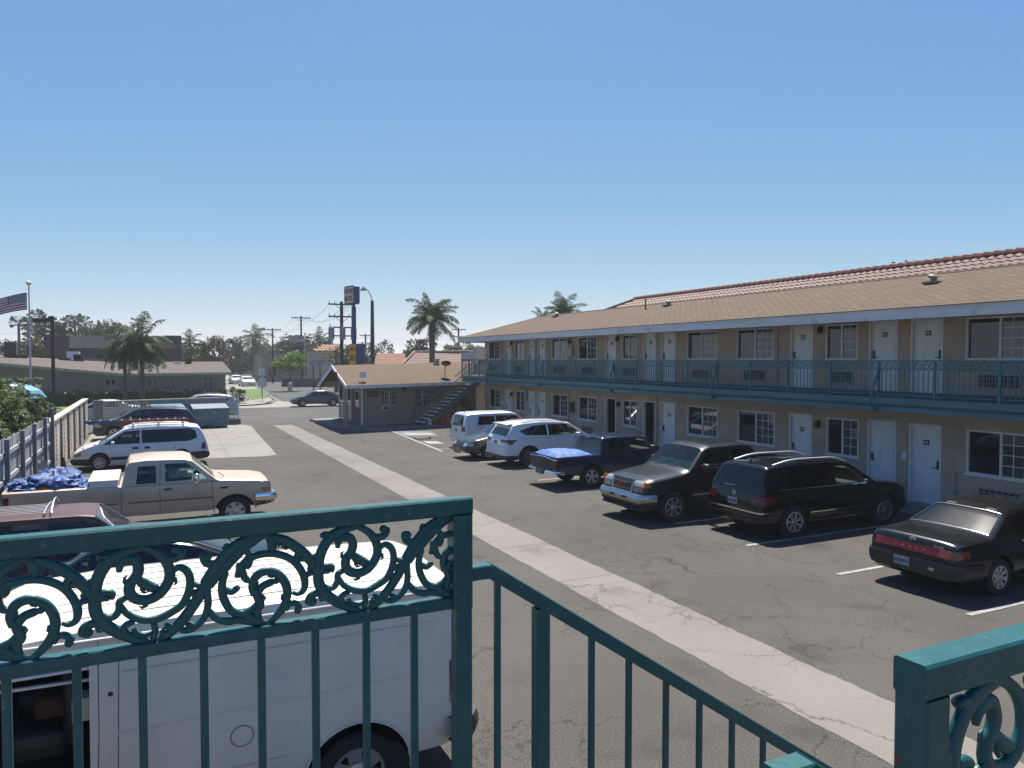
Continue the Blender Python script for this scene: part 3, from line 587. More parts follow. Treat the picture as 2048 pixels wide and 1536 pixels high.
# balcony railing
BX = 16.78
br = empty('balcony_railing', 'teal balcony railing with scrollwork along the upper floor of the motel', 'railing', (BX, 20, 3.0)); bb = (BX, 20, 3.0)
mb = MB(); mb.bar((BX, MY0, 3.955), (BX, 41.3, 3.955), .05, .03); mb.bar((BX, 41.3, 3.955), (W, 41.3, 3.955), .05, .03); loc(mb.build('top_rail', M_TEALF, br), bb)
mb = MB(); mb.bar((BX, MY0, 3.735), (BX, 41.3, 3.735), .028, .022); mb.bar((BX, MY0, 3.10), (BX, 41.3, 3.10), .028, .022); loc(mb.build('lower_rails', M_TEALF, br), bb)
y = 10.02; ps = [10.02+1.51*i for i in range(-9, 21)]+[41.28]
for y in ps:
    mb = MB(); mb.bar((BX, y, 2.98), (BX, y, 3.939), .045, .045, up=(0, 1, 0)); loc(mb.build('post', M_TEALF, br), bb)
for y in [10.02+1.51*i for i in (2, 6, 10, 14, 18)]:
    mb = MB(); mb.tube([(BX-.02, y, 3.8), (BX-.16, y+.03, 3.25), (BX-.26, y+.06, 2.86), (BX-.14, y+.06, 2.76), (BX+.02, y+.06, 2.74)], .03, 8); mb.box(BX-.24, BX-.02, y-.03, y+.14, 2.70, 2.78); loc(mb.build('brace', M_TEALF, br), bb)
mb = MB(); y = MY0+.1
while y < 41.2:
    mb.bar((BX, y, 3.105), (BX, y, 3.73), .016, .016, up=(0, 1, 0)); y += .1258
loc(mb.build('balusters', M_TEALF, br, kind='stuff'), bb)
mb = MB(); k_ = 0
while 5 + .42*k_ < 40.9:
    if k_ % 1 == 0: scroll_unit(mb, 0, 0, (lambda y0: (lambda u, v, d: Vector((BX+d*1.0, y0-(u-SCU0)*.62, 3.74+(v-3.137)*.69))))(5+.395*k_+.395), k=2, n=4, dep=.006, wm=.55, rmin=.004)
    k_ += 1
loc(mb.build('scroll_band', M_TEALF, br), bb)

# ---------------------------------------------------------------- far stairs
st = empty('outdoor_staircase', 'teal open-tread staircase at the far end of the motel', 'stairs', (14, 41.9, 0)); sb = (14, 41.9, 0)
x0s, n_, run, ris = 14.25, 15, .262, .193
for y in (41.56, 42.55):
    mb = MB(); mb.bar((x0s-.1, y, -.12), (x0s+n_*run+.15, y, -.06+n_*ris), .06, .22); loc(mb.build('stringer', M_TEALF, st), sb)
for i in range(n_):
    mb = MB(); mb.box(x0s+i*run-.02, x0s+i*run+.27, 41.42, 42.60, .15+ris*(i+1)-.07, .15+ris*(i+1)); loc(mb.build('tread', mat('tread_concrete', (1.1, 1.04, .92), .9), st), sb)
mb = MB()
for y in (41.47, 42.58):
    mb.bar((x0s-.05, y, 1.05), (x0s+n_*run, y, 1.05+n_*ris), .045, .045)
    mb.bar((x0s-.05, y, .02), (x0s-.05, y, 1.05), .045, .045, up=(0, 1, 0))
    for i in range(2*n_): mb.bar((x0s+i*run/2+.05, y, .3+ris*i/2), (x0s+i*run/2+.05, y, 1.07+ris*i/2), .014, .014, up=(0, 1, 0))
loc(mb.build('stair_railing', M_TEALF, st), sb)
mb = MB(); mb.box(18.15, 19.6, 41.45, 42.6, 2.86, 3.02); mb.box(16.8, 18.15, 41.2, 41.47, 2.86, 3.02)
for x in (16.85, 17.5, 18.2): mb.bar((x, 41.5, 3.02), (x, 41.5, 3.95), .04, .04, up=(0, 1, 0))
mb.bar((16.78, 41.5, 3.96), (18.25, 41.5, 3.96), .045, .03)
for i in range(10): mb.bar((16.85+.13*i, 41.5, 3.02), (16.85+.13*i, 41.5, 3.95), .014, .014, up=(0, 1, 0))
loc(mb.build('upper_landing', M_TEALF, st), sb)
mb = MB(); mb.box(13.55, 14.35, 41.2, 42.7, 0, .13); loc(mb.build('bottom_slab', M_SIDE, st), sb)
mb = MB(); mb.box(18.4, 19.7, 43.0, 43.5, 0, 4.75)
tag(mb.build('block_enclosure', mat('cream_block', (.60, .58, .52), .9)), 'cream block enclosure rising behind the top of the far staircase', 'wall')
mb = MB(); mb.box(14.3, 18.2, 41.15, 41.32, 0, .14); struct(mb.build('planter_kerb', M_KERB))
# objects under the stairs
mb = MB(); mb.lathe([(0, 0), (.20, 0), (.22, .05), (.22, .5), (.16, .6), (.05, .62), (.05, .72), (0, .72)], 14, c=(15.25, 41.75, 0)); mb.tube([(15.25, 41.75, .7), (15.35, 41.6, .95), (15.4, 41.6, .75)], .02, 6)
tag(mb.build('gas_bottle', mat('red_orange', (.5, .05, .015), .5, var=.1)), 'red gas bottle under the far staircase', 'gas bottle')
mb = MB(); mb.box(15.55, 15.95, 41.6, 41.95, 0, .42); mb.box(15.6, 15.9, 41.65, 41.9, .42, .52); mb.tube([(15.6, 41.77, .5), (15.75, 41.77, .68), (15.9, 41.77, .5)], .02, 6)
tag(mb.build('fuel_can', mat('red_orange', (.5, .05, .015), .5, var=.1)), 'red fuel can on the ground under the far staircase', 'fuel can')
mb = MB(); mb.lathe([(0, 0), (.14, 0), (.17, .42), (.175, .44), (0, .44)], 14, c=(14.85, 41.65, 0))
tag(mb.build('bucket', M_WHITE), 'white bucket on the ground under the far staircase', 'bucket')

# ---------------------------------------------------------------- office
of = empty('motel_office', 'single-storey motel office with gabled brown shingle roof and white bargeboards', 'building', (12, 44, 0)); ofb = (12, 44, 0)
s0 = set(bpy.data.objects)
OX, OY = 11.12, 42.75; rot = radians(5)
def oy(x): return OY + tan(rot)*(x-OX)
fx = lambda x, off=0: oy(x) + off
mb = MB()
# front wall as a grid with window openings
ow = [(12.25, 13.25, 1.32, 2.08), (14.35, 15.45, 1.15, 2.2)]
def P_(px, py, yy=43.0): return PY(px, py, yy)
xs = sorted({OX, 20.0} | {v for o in ow for v in o[:2]}); zs = sorted({.0, 2.9} | {v for o in ow for v in o[2:]})
for a, b in zip(xs, xs[1:]):
    for c, d in zip(zs, zs[1:]):
        if any(o[0] < (a+b)/2 < o[1] and o[2] < (c+d)/2 < o[3] for o in ow): continue
        mb.add([(a, oy(a), c), (b, oy(b), c), (b, oy(b), d), (a, oy(a), d)], [(0, 1, 2, 3)])
for a, b, c, d in ow: mb.add([(a, oy(a), c), (b, oy(b), c), (b, oy(b), d), (a, oy(a), d)] + [(a, oy(a)+.12, c), (b, oy(b)+.12, c), (b, oy(b)+.12, d), (a, oy(a)+.12, d)], [(0, 4, 5, 1), (1, 5, 6, 2), (2, 6, 7, 3), (3, 7, 4, 0)])
mb.add([(OX, OY, 0), (OX, 45.25, 0), (OX, 45.25, 2.75), (OX, OY, 2.6)], [(0, 3, 2, 1)])
mb.add([(OX, 48.55, 0), (OX, 48.75, 0), (OX, 48.75, 2.5), (OX, 48.55, 2.5)], [(0, 3, 2, 1)])
mb.add([(OX, 48.75, 0), (20, 49.2, 0), (20, 49.2, 2.5), (OX, 48.75, 2.5)], [(0, 3, 2, 1)]); mb.add([(20, 43.53, 0), (20, 49.2, 0), (20, 49.2, 2.9), (20, 43.53, 2.9)], [(0, 1, 2, 3)])
mb.build('wall', M_STUCCO2, of, fix=False)
mb = MB(); mb.add([(OX, OY, 2.6), (OX, 45.2, 3.55), (OX, 48.75, 2.3), (OX, 48.75, 2.1), (OX, 45.25, 2.75)], [(0, 1, 2, 3, 4)]); mb.box(OX-.02, OX, OY+.15, 45.2, .15, 2.6)
mb.build('gable_wall', mat('pink_brown', (.24, .13, .11), .85, var=.1), of)
for i, y in enumerate((45.35, 46.1, 46.9, 47.65, 48.4)):
    pass
g = MB()
for y in (45.3, 46.35, 47.4, 48.45): g.box(OX-.05, OX+.05, y-.05, y+.05, .15, 2.45)
for z in (.18, 2.4, 1.3): g.box(OX-.045, OX+.045, 45.3, 48.45, z, z+.08)
fo = g.build('glazed_door', M_ALU, of)
g = MB(); g.box(OX-.008, OX+.008, 45.36, 48.4, .26, 2.4); g.build('pane', glass_mat('door_glass', (.55, .6, .62)), fo)
g = MB(); g.box(OX-.035, OX-.022, 43.35, 44.2, 1.15, 2.15); w0 = g.build('window', M_WHITE, of)
g = MB(); g.box(OX-.042, OX-.036, 43.42, 44.13, 1.22, 2.08); g.build('pane', M_WGLASS2, w0)
g = MB(); g.box(OX-.06, OX+.04, OY-.03, OY+.10, .1, 2.6); g.build('corner_trim', M_WHITE, of)
for a, b, c, d in ow:
    g = MB(); ym = fx((a+b)/2)
    for x in [a+(b-a)*i/9 for i in range(10)]: g.bar((x, fx(x)-.04, c), (x, fx(x)-.04, d), .022, .022, up=(0, 1, 0))
    for z in (c, c+(d-c)*.33, c+(d-c)*.66, d): g.bar((a, fx(a)-.055, z), (b, fx(b)-.055, z), .02, .02)
    f = g.build('window_bars', M_WHITE, of)
    g = MB(); g.add([(a, fx(a)+.06, c), (b, fx(b)+.06, c), (b, fx(b)+.06, d), (a, fx(a)+.06, d)], [(0, 1, 2, 3)]); g.build('pane', M_WGLASS, f)
    g = MB(); g.bar(((a+b)/2, fx((a+b)/2)+.02, c), ((a+b)/2, fx((a+b)/2)+.02, d), .05, .05, up=(0, 1, 0)); g.build('mullion', M_WHITE, f)
g = MB(); x = 12.28; g.box(x, x+.42, fx(x)-.25, fx(x)-.002, 1.0, 1.24); u = g.build('window_air_conditioner', M_WHITE, of)
g = MB(); g.box(x+.05, x+.37, fx(x)-.256, fx(x)-.2505, 1.03, 1.19); g.build('vent', M_DARK, u)
g = MB(); x = 11.45; g.box(x, x+.58, fx(x)-.03, fx(x)+.04, 1.78, 2.12)
for i in range(5): g.box(x+.03, x+.55, fx(x)-.05, fx(x)-.031, 1.81+.06*i, 1.84+.06*i)
g.build('wall_vent', mat('vent_brown', (.17, .12, .09), .8), of)
g = MB(); x = 13.72; g.box(x-.05, x+.05, fx(x)-.1, fx(x)-.001, 2.15, 2.3); g.cyl((x, fx(x)-.1, 2.2), (x, fx(x)-.18, 2.1), .05); g.build('wall_lamp', M_BLACK, of)
# roof: eave front, apex, eave back (x at gable end)
GA = Vector((9.67, 40.5, 2.56)); GB = Vector((9.75, 48.45, 2.33)); GC = Vector((9.9, 45.0, 3.62))
DA = Vector((20.5, 42.1, 2.70)); DB = Vector((20.5, 49.6, 2.5)); DC = Vector((20.5, 46.0, 3.86))
roof_faces('roof', [[GA, DA, DC, GC], [DB, GB, GC, DC]], M_SHING2, of)
g = MB()
for a, b in ((GA, GC), (GB, GC)): g.bar(a+Vector((-.03, 0, -.09)), b+Vector((-.03, 0, -.09)), .04, .2)
g.build('bargeboard', M_WHITE, of)
g = MB(); g.bar(GA+Vector((.0, -.03, -.1)), DA+Vector((0, -.03, -.1)), .04, .19); g.build('fascia', M_FASC, of)
g = MB(); g.add([GA+Vector((.02, .05, -.15)), DA+Vector((0, .05, -.15)), Vector((20.5, 43.5, 2.62)), Vector((OX, OY, 2.56)), ], [(0, 1, 2, 3)]); g.add([GB+Vector((.02, -.02, -.08)), GC+Vector((.02, 0, -.1)), Vector((OX, 45.1, 3.5)), Vector((OX, 48.4, 2.28))], [(0, 1, 2, 3)]); g.add([GA+Vector((.02, 0, -.12)), GC+Vector((.02, 0, -.1)), Vector((OX, 45.1, 3.5)), Vector((OX, OY, 2.6))], [(0, 1, 2, 3)])
g.bar((9.95, 48.0, 2.4), (9.95, 42.6, 2.6), .12, .3); g.bar((OX, 48, 2.5), (9.9, 47.9, 2.45), .1, .2)
g.build('soffit', mat('brown_timber', (.20, .11, .075), .8), of)
g = MB(); g.bar((9.95, 41.9, .12), (9.95, 41.9, 2.5), .1, .1, up=(0, 1, 0)); g.build('porch_post', M_STUCCO2, of)
g = MB()
L = [(9.3, 49.0), (9.55, 44.5), (9.9, 42.2), (10.5, 40.9), (11.6, 40.25), (13.5, 40.5), (13.6, 42.9), (11.1, 42.8), (11.1, 49)]
g.prism(L, 'z', 0, .145); g.build('porch_slab', M_KERB, of)
for ch in set(bpy.data.objects) - s0:
    if ch.parent == of: loc(ch, ofb)
# things on the office roof
def oroof(x, y):   # height of the front slope
    t = (y - (GA.y+(DA.y-GA.y)*(x-GA.x)/(DA.x-GA.x))) / 4.3; return GA.z + (DA.z-GA.z)*(x-GA.x)/(DA.x-GA.x) + t*1.08
mb = MB(); p = PY(726, 765, 41.2); mb.cyl((p.x, p.y, oroof(p.x, p.y)), (p.x, p.y, 2.95), .02); mb.box(p.x-.19, p.x+.19, p.y-.06, p.y+.06, 2.95, 3.3)
tag(mb.build('panel_antenna', M_WHITE), 'white box antenna on a short mast on the office roof', 'antenna')
dish = empty('satellite_dish', 'dark satellite dish on a mast on the office roof near the stairs', 'satellite dish', (16.2, 42.6, 3.0)); db = (16.2, 42.6, 3.0)
mb = MB(); C = Vector((16.15, 42.3, 3.72)); D = Vector((.25, .6, .75)).normalized()
q = D.to_track_quat('Z', 'Y').to_matrix()
P = [[C + q @ Vector((r*cos(a), r*sin(a)*.85, .35*r*r)) for a in [2*pi*i/20 for i in range(21)]] for r in (0.01, .12, .22, .3)]
mb.grid(P); loc(mb.build('reflector', mat('dish_grey', (.10, .085, .085), .6), dish, smooth=60), db)
mb = MB(); mb.tube([(16.2, 42.6, oroof(16.2, 42.6)), (16.2, 42.6, 3.45), C], .025, 8); mb.tube([C+Vector((0, 0, -.25)), C+Vector((.15, .45, .15))], .012, 6); loc(mb.build('mast', M_BLACK, dish), db)
mb = MB(); p = PY(679, 741, 43.0); mb.box(9.6, 9.72, 42.9, 43.25, 3.1, 3.26); mb.cyl((9.75, 43.1, 3.0), (9.66, 43.1, 3.15), .02)
tag(mb.build('floodlight', M_BLACK), 'small black floodlight on the gable edge of the office roof', 'light')
mb = MB(); p = PY(873, 727, 45.2); mb.box(p.x-.14, p.x+.14, 45.05, 45.35, 3.55, 3.95); mb.box(p.x-.18, p.x+.18, 45.0, 45.4, 3.95, 4.0)
tag(mb.build('roof_vent_box', mat('vent_tan', (.5, .45, .38), .7)), 'pale square vent near the ridge of the office roof', 'vent')
# ---------------------------------------------------------------- vehicles
def lerp_f(P):
    xs = [p[0] for p in P]
    def f(x):
        if x <= xs[0]: return P[0][1]
        if x >= xs[-1]: return P[-1][1]
        for i in range(len(P)-1):
            if x <= P[i+1][0]:
                a, b = P[i], P[i+1]; return a[1] + (b[1]-a[1])*(x-a[0])/max(b[0]-a[0], 1e-6)
    return f
def smooth_f(P, s):
    f = lerp_f(P)
    def g(x): return (f(x-s) + 2*f(x-s*.5) + 2*f(x) + 2*f(x+s*.5) + f(x+s))/8
    return g
def blob(mb, c, sx, sy, sz, e1=.5, e2=.5, nu=14, nv=8, T=None):
    def sg(v, e): return math.copysign(abs(v)**e, v)
    vs = []
    for i in range(nv+1):
        ph = -pi/2 + pi*i/nv
        for k in range(nu):
            a = 2*pi*k/nu; p = Vector((c[0] + sx*sg(cos(ph), e1)*sg(cos(a), e2), c[1] + sy*sg(cos(ph), e1)*sg(sin(a), e2), c[2] + sz*sg(sin(ph), e1))); vs.append(T(p) if T else p)
    mb.add(vs, [(i*nu+k, i*nu+(k+1) % nu, (i+1)*nu+(k+1) % nu, (i+1)*nu+k) for i in range(nv) for k in range(nu)])
def paint(name, col, rough=.28, metal=.0, coat=.7, var=.04, dust=0):
    return mat('paint_'+name, col, rough, metal, max(var, .07), 2.5, coat=coat*.75, spec=.35)
M_TYRE = mat('tyre_rubber', (.018, .018, .018), .8, var=.2)
M_CGLASS = mat('car_glass_dark', (.008, .011, .013), .03, var=0, spec=.6)
M_TRIM = mat('black_trim', (.015, .015, .016), .5, var=0)
M_CHROME = mat('chrome', (.75, .76, .78), .12, 1.0, var=0)
M_RED = mat('tail_light_red', (.20, .008, .006), .25, var=0, coat=.25, spec=.3)
M_AMBER = mat('amber_light', (.65, .20, .01), .15, var=0, coat=1)
M_LENS = mat('headlight_lens', (.50, .53, .54), .10, .3, var=0, coat=1)
M_ALLOY = mat('alloy', (.42, .43, .45), .32, .8, var=.05)
M_DALLOY = mat('dark_alloy', (.10, .10, .11), .35, .6, var=.05)
M_INT = mat('cabin_fabric', (.10, .10, .095), .9, var=.1)
M_INTL = mat('cabin_fabric_light', (.30, .29, .26), .9, var=.1)
G_CLEAR = glass_mat('glass_clear', (.62, .72, .68)); G_TINT = glass_mat('glass_tinted', (.26, .29, .29)); G_PRIV = glass_mat('glass_privacy', (.045, .05, .055))
M_PLATE = mat('plate_white', (.36, .37, .40), .5, var=0); M_PLTXT = mat('plate_blue_text', (.03, .05, .22), .5, var=0)
WHEELS = {}
def wheel_mesh(r, kind):
    if (r, kind) in WHEELS: return WHEELS[(r, kind)]
    t = MB(); q = r*.64
    t.lathe([(q, -.10), (r*.93, -.105), (r, -.075), (r, .075), (r*.93, .105), (q, .10), (q*.97, .06)], 32, axis='y')
    ty = t.build('wheel', M_TYRE, None, smooth=35)
    k = MB(); k.lathe([(q*1.01, .098), (q*.96, .106), (q*.90, .088), (q*.88, .02), (.001, .015)], 32, axis='y')
    n, wd, hub = {'five': (5, .085, .07), 'seven': (7, .06, .065), 'swirl': (8, .06, .07), 'split': (10, .028, .06), 'steel': (6, .12, .10), 'slots': (8, .075, .10), 'twin': (14, .02, .06)}.get(kind, (5, .08, .07))
    s = MB(); s.lathe([(q*1.012, .100), (q*.985, .111), (q*.90, .108), (q*.885, .085)], 32, axis='y')
    s.lathe([(.001, .098), (hub*.7, .096), (hub, .085), (hub, .03)], 16, axis='y')
    for i in range(n):
        a = 2*pi*i/n; a2 = a + (.28 if kind == 'swirl' else 0)
        if kind == 'twin': a = 2*pi*(i//2)/7 + (.0 if i % 2 else .0); a2 = a + (.17 if i % 2 else -.17)
        p = lambda rr, aa, off, y: Vector((cos(aa)*rr - sin(aa)*off, y, sin(aa)*rr + cos(aa)*off))
        w0, w1 = wd*.42*r/.33, wd*.5*r/.33
        s.add([p(hub*.8, a, -w0, .088), p(hub*.8, a, w0, .088), p(q*.93, a2, w1, .100), p(q*.93, a2, -w1, .100), p(hub*.8, a, -w0, .05), p(hub*.8, a, w0, .05), p(q*.93, a2, w1, .06), p(q*.93, a2, -w1, .06)],
              [(0, 1, 2, 3), (0, 4, 5, 1), (1, 5, 6, 2), (2, 6, 7, 3), (3, 7, 4, 0)])
    dk = k.build('rim_barrel', M_TRIM, None, smooth=35); sp = s.build('rim', M_DALLOY if kind == 'split' else M_ALLOY, None, smooth=35)
    res = (ty.data, dk.data, sp.data)
    for o in (ty, dk, sp): bpy.data.objects.remove(o)
    WHEELS[(r, kind)] = res; return res
def boolean(obj, cutter):
    m = obj.modifiers.new('b', 'BOOLEAN'); m.operation = 'DIFFERENCE'; m.solver = 'EXACT'; m.object = cutter
    bpy.context.view_layer.update(); dg = bpy.context.evaluated_depsgraph_get()
    me = bpy.data.meshes.new_from_object(obj.evaluated_get(dg)); old = obj.data
    obj.modifiers.clear()
    if len(me.polygons) > 50: obj.data = me; bpy.data.meshes.remove(old)
    cm = cutter.data; bpy.data.objects.remove(cutter); bpy.data.meshes.remove(cm)

class Car:
    def __init__(s, name, label, cat, spec, pos, rz, scale=(1, 1, 1), group=None, cut=True):
        s.k = spec; s.L = spec['L']; s.W = spec['W']; s.r = spec.get('r', .09); s.n = spec.get('n', 3.2)
        s.zt = smooth_f(spec['top'], spec.get('sm', .05)); s.zb = smooth_f(spec['bot'], .04)
        s.pl = smooth_f(spec['plan'], .02); s.sec = smooth_f(spec['sec'], .025); s.rf = smooth_f(spec['rr'], .05) if 'rr' in spec else (lambda x: s.r)
        s.root = empty(name, label, cat, pos, rz, group); s.root.scale = scale; s.cut = cut
        s.body()
    def hw(s, x, z): return s.W/2*s.pl(x)*s.sec(z)
    def yw(s, x): return s.hw(x, s.zt(x)-s.rf(x))
    def zs(s, x, y):
        q = min(1, abs(y)/max(s.yw(x), 1e-6)); r = s.rf(x); return s.zt(x) - r + r*(1-q**s.n)**(1/s.n)
    def inside(s, x, y, z): return 0 <= x <= s.L and s.zb(x) < z < s.zs(x, y) and abs(y) < s.hw(x, z)
    def xs(s, y, z, front):
        a = s.L/2; b = s.L if front else 0
        n = 90; px = a
        for i in range(n+1):
            x = b + (a-b)*i/n
            if s.inside(x, y, z):
                if i == 0: return b
                lo, hi = x, px
                for _ in range(8):
                    m = (lo+hi)/2
                    if s.inside(m, y, z): lo = m
                    else: hi = m
                return lo
            px = x
        return b
    def ring(s, x, d=0, zfloor=None):
        zb = s.zb(x) if zfloor is None else zfloor; zt = s.zt(x)-d; r = s.rf(x); zr = max(zt-r, zb+.03)
        N = 11; K = 7; P = [(0, zb), (max(s.hw(x, zb)-d, .05)*.9, zb)]
        for i in range(N+1):
            z = zb + (zr-zb)*i/N; y = max(s.hw(x, z)-d, .05)
            if i == 0: y *= .985
            P.append((y, z + (.015 if i == 0 else 0)))
        y0 = max(s.hw(x, zr)-d, .05)
        for j in range(1, K+1):
            th = pi/2*j/K; q = max(cos(th), 0)**(2/s.n) if j < K else 0; P.append((y0*q, zr + (zt-zr)*(1-q**s.n)**(1/s.n)))
        full = [(y, z) for y, z in P] + [(-y, z) for y, z in P[-2:0:-1]]
        return [Vector((x, y, z)) for y, z in full]
    def loft(s, xs, d=0, zfloor=None, mi=0):
        mb = MB(); mb.mi = mi; rings = [s.ring(x, d, zfloor) for x in xs]; n = len(rings[0]); vs = [v for r in rings for v in r]
        fs = [(i*n+k, i*n+(k+1) % n, (i+1)*n+(k+1) % n, (i+1)*n+k) for i in range(len(rings)-1) for k in range(n)]
        fs += [tuple(range(n-1, -1, -1)), tuple(range((len(rings)-1)*n, len(rings)*n))]; mb.add(vs, fs); return mb
    def body(s):
        k = s.k; X = set()
        st = k.get('step', .07); n = int(s.L/st)
        for i in range(n+1): X.add(round(s.L*i/n, 4))
        for p in k['top']+k['plan']: X.add(round(min(max(p[0], 0), s.L), 4))
        X = sorted(X); Y = [X[0]]
        for x in X[1:]:
            if x - Y[-1] > .012: Y.append(x)
        mats = [k['paint'], k.get('intm', M_INT), M_TRIM]
        b = s.loft(Y).build('body', mats, None, smooth=None)
        if s.cut:
            if 'cab' in k:
                a, c, zf = k['cab']; nn = max(8, int((c-a)/.1))
                cv = s.loft([a + (c-a)*i/nn for i in range(nn+1)], d=.055, zfloor=zf, mi=1).build('c', mats); boolean(b, cv)
            for poly in k.get('bed', []):
                m = MB(); m.mi = 1 if False else 0; m.box(*poly); boolean(b, m.build('c', mats))
            m = MB(); m.mi = 0
            for poly in k['side']: m.prism(poly, 'y', -3, 3)
            boolean(b, m.build('c', mats))
            for key in ('ws', 'rw'):
                if key in k:
                    x0, x1, mg = k[key][:3]; zl = min(s.zt(x0), s.zt(x1)) - .14
                    lo, hi = sorted((x0, x1)); pts = [lo + (hi-lo)*i/8 for i in range(9)]
                    pl = [(x, max(.1, s.yw(x)-mg)) for x in pts] + [(x, -max(.1, s.yw(x)-mg)) for x in pts[::-1]]
                    m = MB(); m.prism(pl, 'z', zl, 4); boolean(b, m.build('c', mats))
            for f in k.get('cuts', []):
                m = MB(); m.mi = f[0]; m.box(*f[1:]); boolean(b, m.build('c', mats))
        m = MB(); m.mi = 2; wr = k['wr']; ar = k.get('arch', wr+.055)
        for wx in k['wx']:
            for sg in (-1, 1):
                y0, y1 = sorted((sg*(s.W/2-.34), sg*(s.W/2+.3))); c = [(wx + ar*cos(a), max(wr+.015 + ar*sin(a)*k.get('archz', 1), -.2)) for a in [2*pi*i/28 for i in range(28)]]; m.prism(c, 'y', y0, y1)
        boolean(b, m.build('c', mats))
        b.parent = s.root; me = b.data; me.polygons.foreach_set('use_smooth', [True]*len(me.polygons)); me.set_sharp_from_angle(angle=radians(k.get('sharp', 32))); s.b = b
        # wheels
        ty, dk, sp = wheel_mesh(wr, k.get('rim', 'five')); tr = s.W/2 - .125
        for wx in k['wx']:
            for sg in (-1, 1):
                t = bpy.data.objects.new('wheel', ty); COL.objects.link(t); t.parent = s.root; t.location = (wx, sg*tr, wr); t.rotation_euler = (0, R.uniform(0, 6), 0) if sg > 0 else (0, R.uniform(0, 6), 0)
                if sg < 0: t.rotation_euler = (0, t.rotation_euler[1], pi)
                for nm, d in (('rim_barrel', dk), ('rim', sp)):
                    o = bpy.data.objects.new(nm, d); COL.objects.link(o); o.parent = t
        # glass
        gm = k.get('glass', G_TINT); off = -.012 if s.cut else .003
        for i, poly in enumerate(k['side']):
            g = k.get('glassl', {}).get(i, gm) if s.cut else M_CGLASS
            for sg in (-1, 1): s.side('side_window', poly, g, off, sg, nx=10, nz=5)
        if 'ws' in k: s.top('windscreen', *k['ws'], k.get('wsm', G_CLEAR) if s.cut else M_CGLASS, -.010 if s.cut else .004)
        if 'rw' in k: s.top('rear_window', *k['rw'], k.get('rwm', gm) if s.cut else M_CGLASS, -.010 if s.cut else .004)
        if s.cut and 'cab' in k:
            a, c, zf = k['cab']; sm = k.get('seat', M_INT); hb = s.k['belt']
            for sx in k.get('seats', ()):
                for sy in (-.36, .36):
                    m = MB(); blob(m, (sx, sy, hb-.35), .25, .22, .12, .4, .4); blob(m, (sx-.25, sy, hb-.08), .09, .22, .36, .5, .5); blob(m, (sx-.29, sy, hb+.33), .05, .12, .09, .6, .6); m.build('seat', sm, s.root, smooth=50)
            m = MB(); xd = k['ws'][0] if 'ws' in k else c; xd = max(k['ws'][0], k['ws'][1])-.06 if 'ws' in k else c
            m.box(xd-.42, xd-.02, -s.W/2+.2, s.W/2-.2, hb-.35, hb-.04); m.build('dashboard', k.get('dashm', mat('dash', (.16, .18, .15), .8, var=.1)), s.root)
            m = MB(); sw = k.get('steer', .36); m.tube([(xd-.52+.05*sin(a), sw + .18*cos(a), hb-.04+.17*sin(a)) for a in [2*pi*i/18 for i in range(19)]], .014, 6); m.build('steering_wheel', M_TRIM, s.root)
    # --- patches following the hull
    def side(s, name, poly, m, off=.003, sg=-1, nx=8, nz=3, parent=None):
        xsn = sorted({p[0] for p in poly}); a, b = xsn[0], xsn[-1]; X = sorted(set([a + (b-a)*i/nx for i in range(nx+1)] + xsn)); P = []
        for x in X:
            x_ = min(max(x, a+1e-4), b-1e-4); zz = []
            for i in range(len(poly)):
                p, q = poly[i], poly[(i+1) % len(poly)]
                if (p[0]-x_)*(q[0]-x_) <= 0 and abs(p[0]-q[0]) > 1e-7: zz.append(p[1] + (q[1]-p[1])*(x_-p[0])/(q[0]-p[0]))
            lo, hi = min(zz), max(zz); P.append([Vector((x, sg*(s.hw(x, lo+(hi-lo)*j/nz)+off), lo+(hi-lo)*j/nz)) for j in range(nz+1)])
        mb = MB(); mb.grid(P); return mb.build(name, m, parent or s.root, smooth=60)
    def both(s, *a, **k): return [s.side(*a, sg=g, **k) for g in (-1, 1)]
    def top(s, name, x0, x1, mg, m, off, ny=8, nr=8, y0=None, y1=None):
        lo, hi = sorted((x0, x1)); S = [lo + (hi-lo)*i/60 for i in range(61)]; A = [0]
        for p, q in zip(S, S[1:]): A.append(A[-1] + sqrt((q-p)**2 + (s.zt(q)-s.zt(p))**2))
        X = []
        for i in range(nr+1):
            t = A[-1]*i/nr; j = min(range(61), key=lambda j: abs(A[j]-t)); X.append(S[j])
        P = []
        for x in X:
            d = .02; sl = (s.zt(x+d)-s.zt(x-d))/(2*d); nv = Vector((-sl, 0, 1)).normalized(); w = max(.05, s.yw(x)-mg); r = []
            for j in range(ny+1):
                y = -w + 2*w*j/ny if y0 is None else y0 + (y1-y0)*j/ny; r.append(Vector((x, y, s.zs(x, y))) + nv*off)
            P.append(r)
        mb = MB(); mb.grid(P); return mb.build(name, m, s.root, smooth=60)
    def end(s, name, y0, y1, z0, z1, m, front, off=.004, ny=6, nz=4, th=.0, parent=None, top=None):
        d = 1 if front else -1; P = []
        for j in range(nz+1):
            r = []
            for i in range(ny+1):
                y = y0 + (y1-y0)*i/ny; zz1 = top(y) if top else z1; z = z0 + (zz1-z0)*j/nz; r.append(Vector((s.xs(y, z, front) + d*off, y, z)))
            P.append(r)
        mb = MB(); mb.grid(P); return mb.build(name, m, parent or s.root, smooth=60)
    def contour(s, z, front, xb, n=8, ny=10):
        xe = s.xs(0.01, z, front); ds = 1 if front else -1
        yc = s.hw(xe, z)
        L = []
        for i in range(n+1): x = xb + (xe-xb)*(1-(1-i/n)**1.6); L.append((x, -s.hw(x, z)))
        y_e = L[-1][1]
        for i in range(1, ny): y = y_e*(1-2*i/ny); L.append((s.xs(y*.995, z, front), y))
        for i in range(n, -1, -1): x, y = L[i]; L.append((x, -y))
        return L
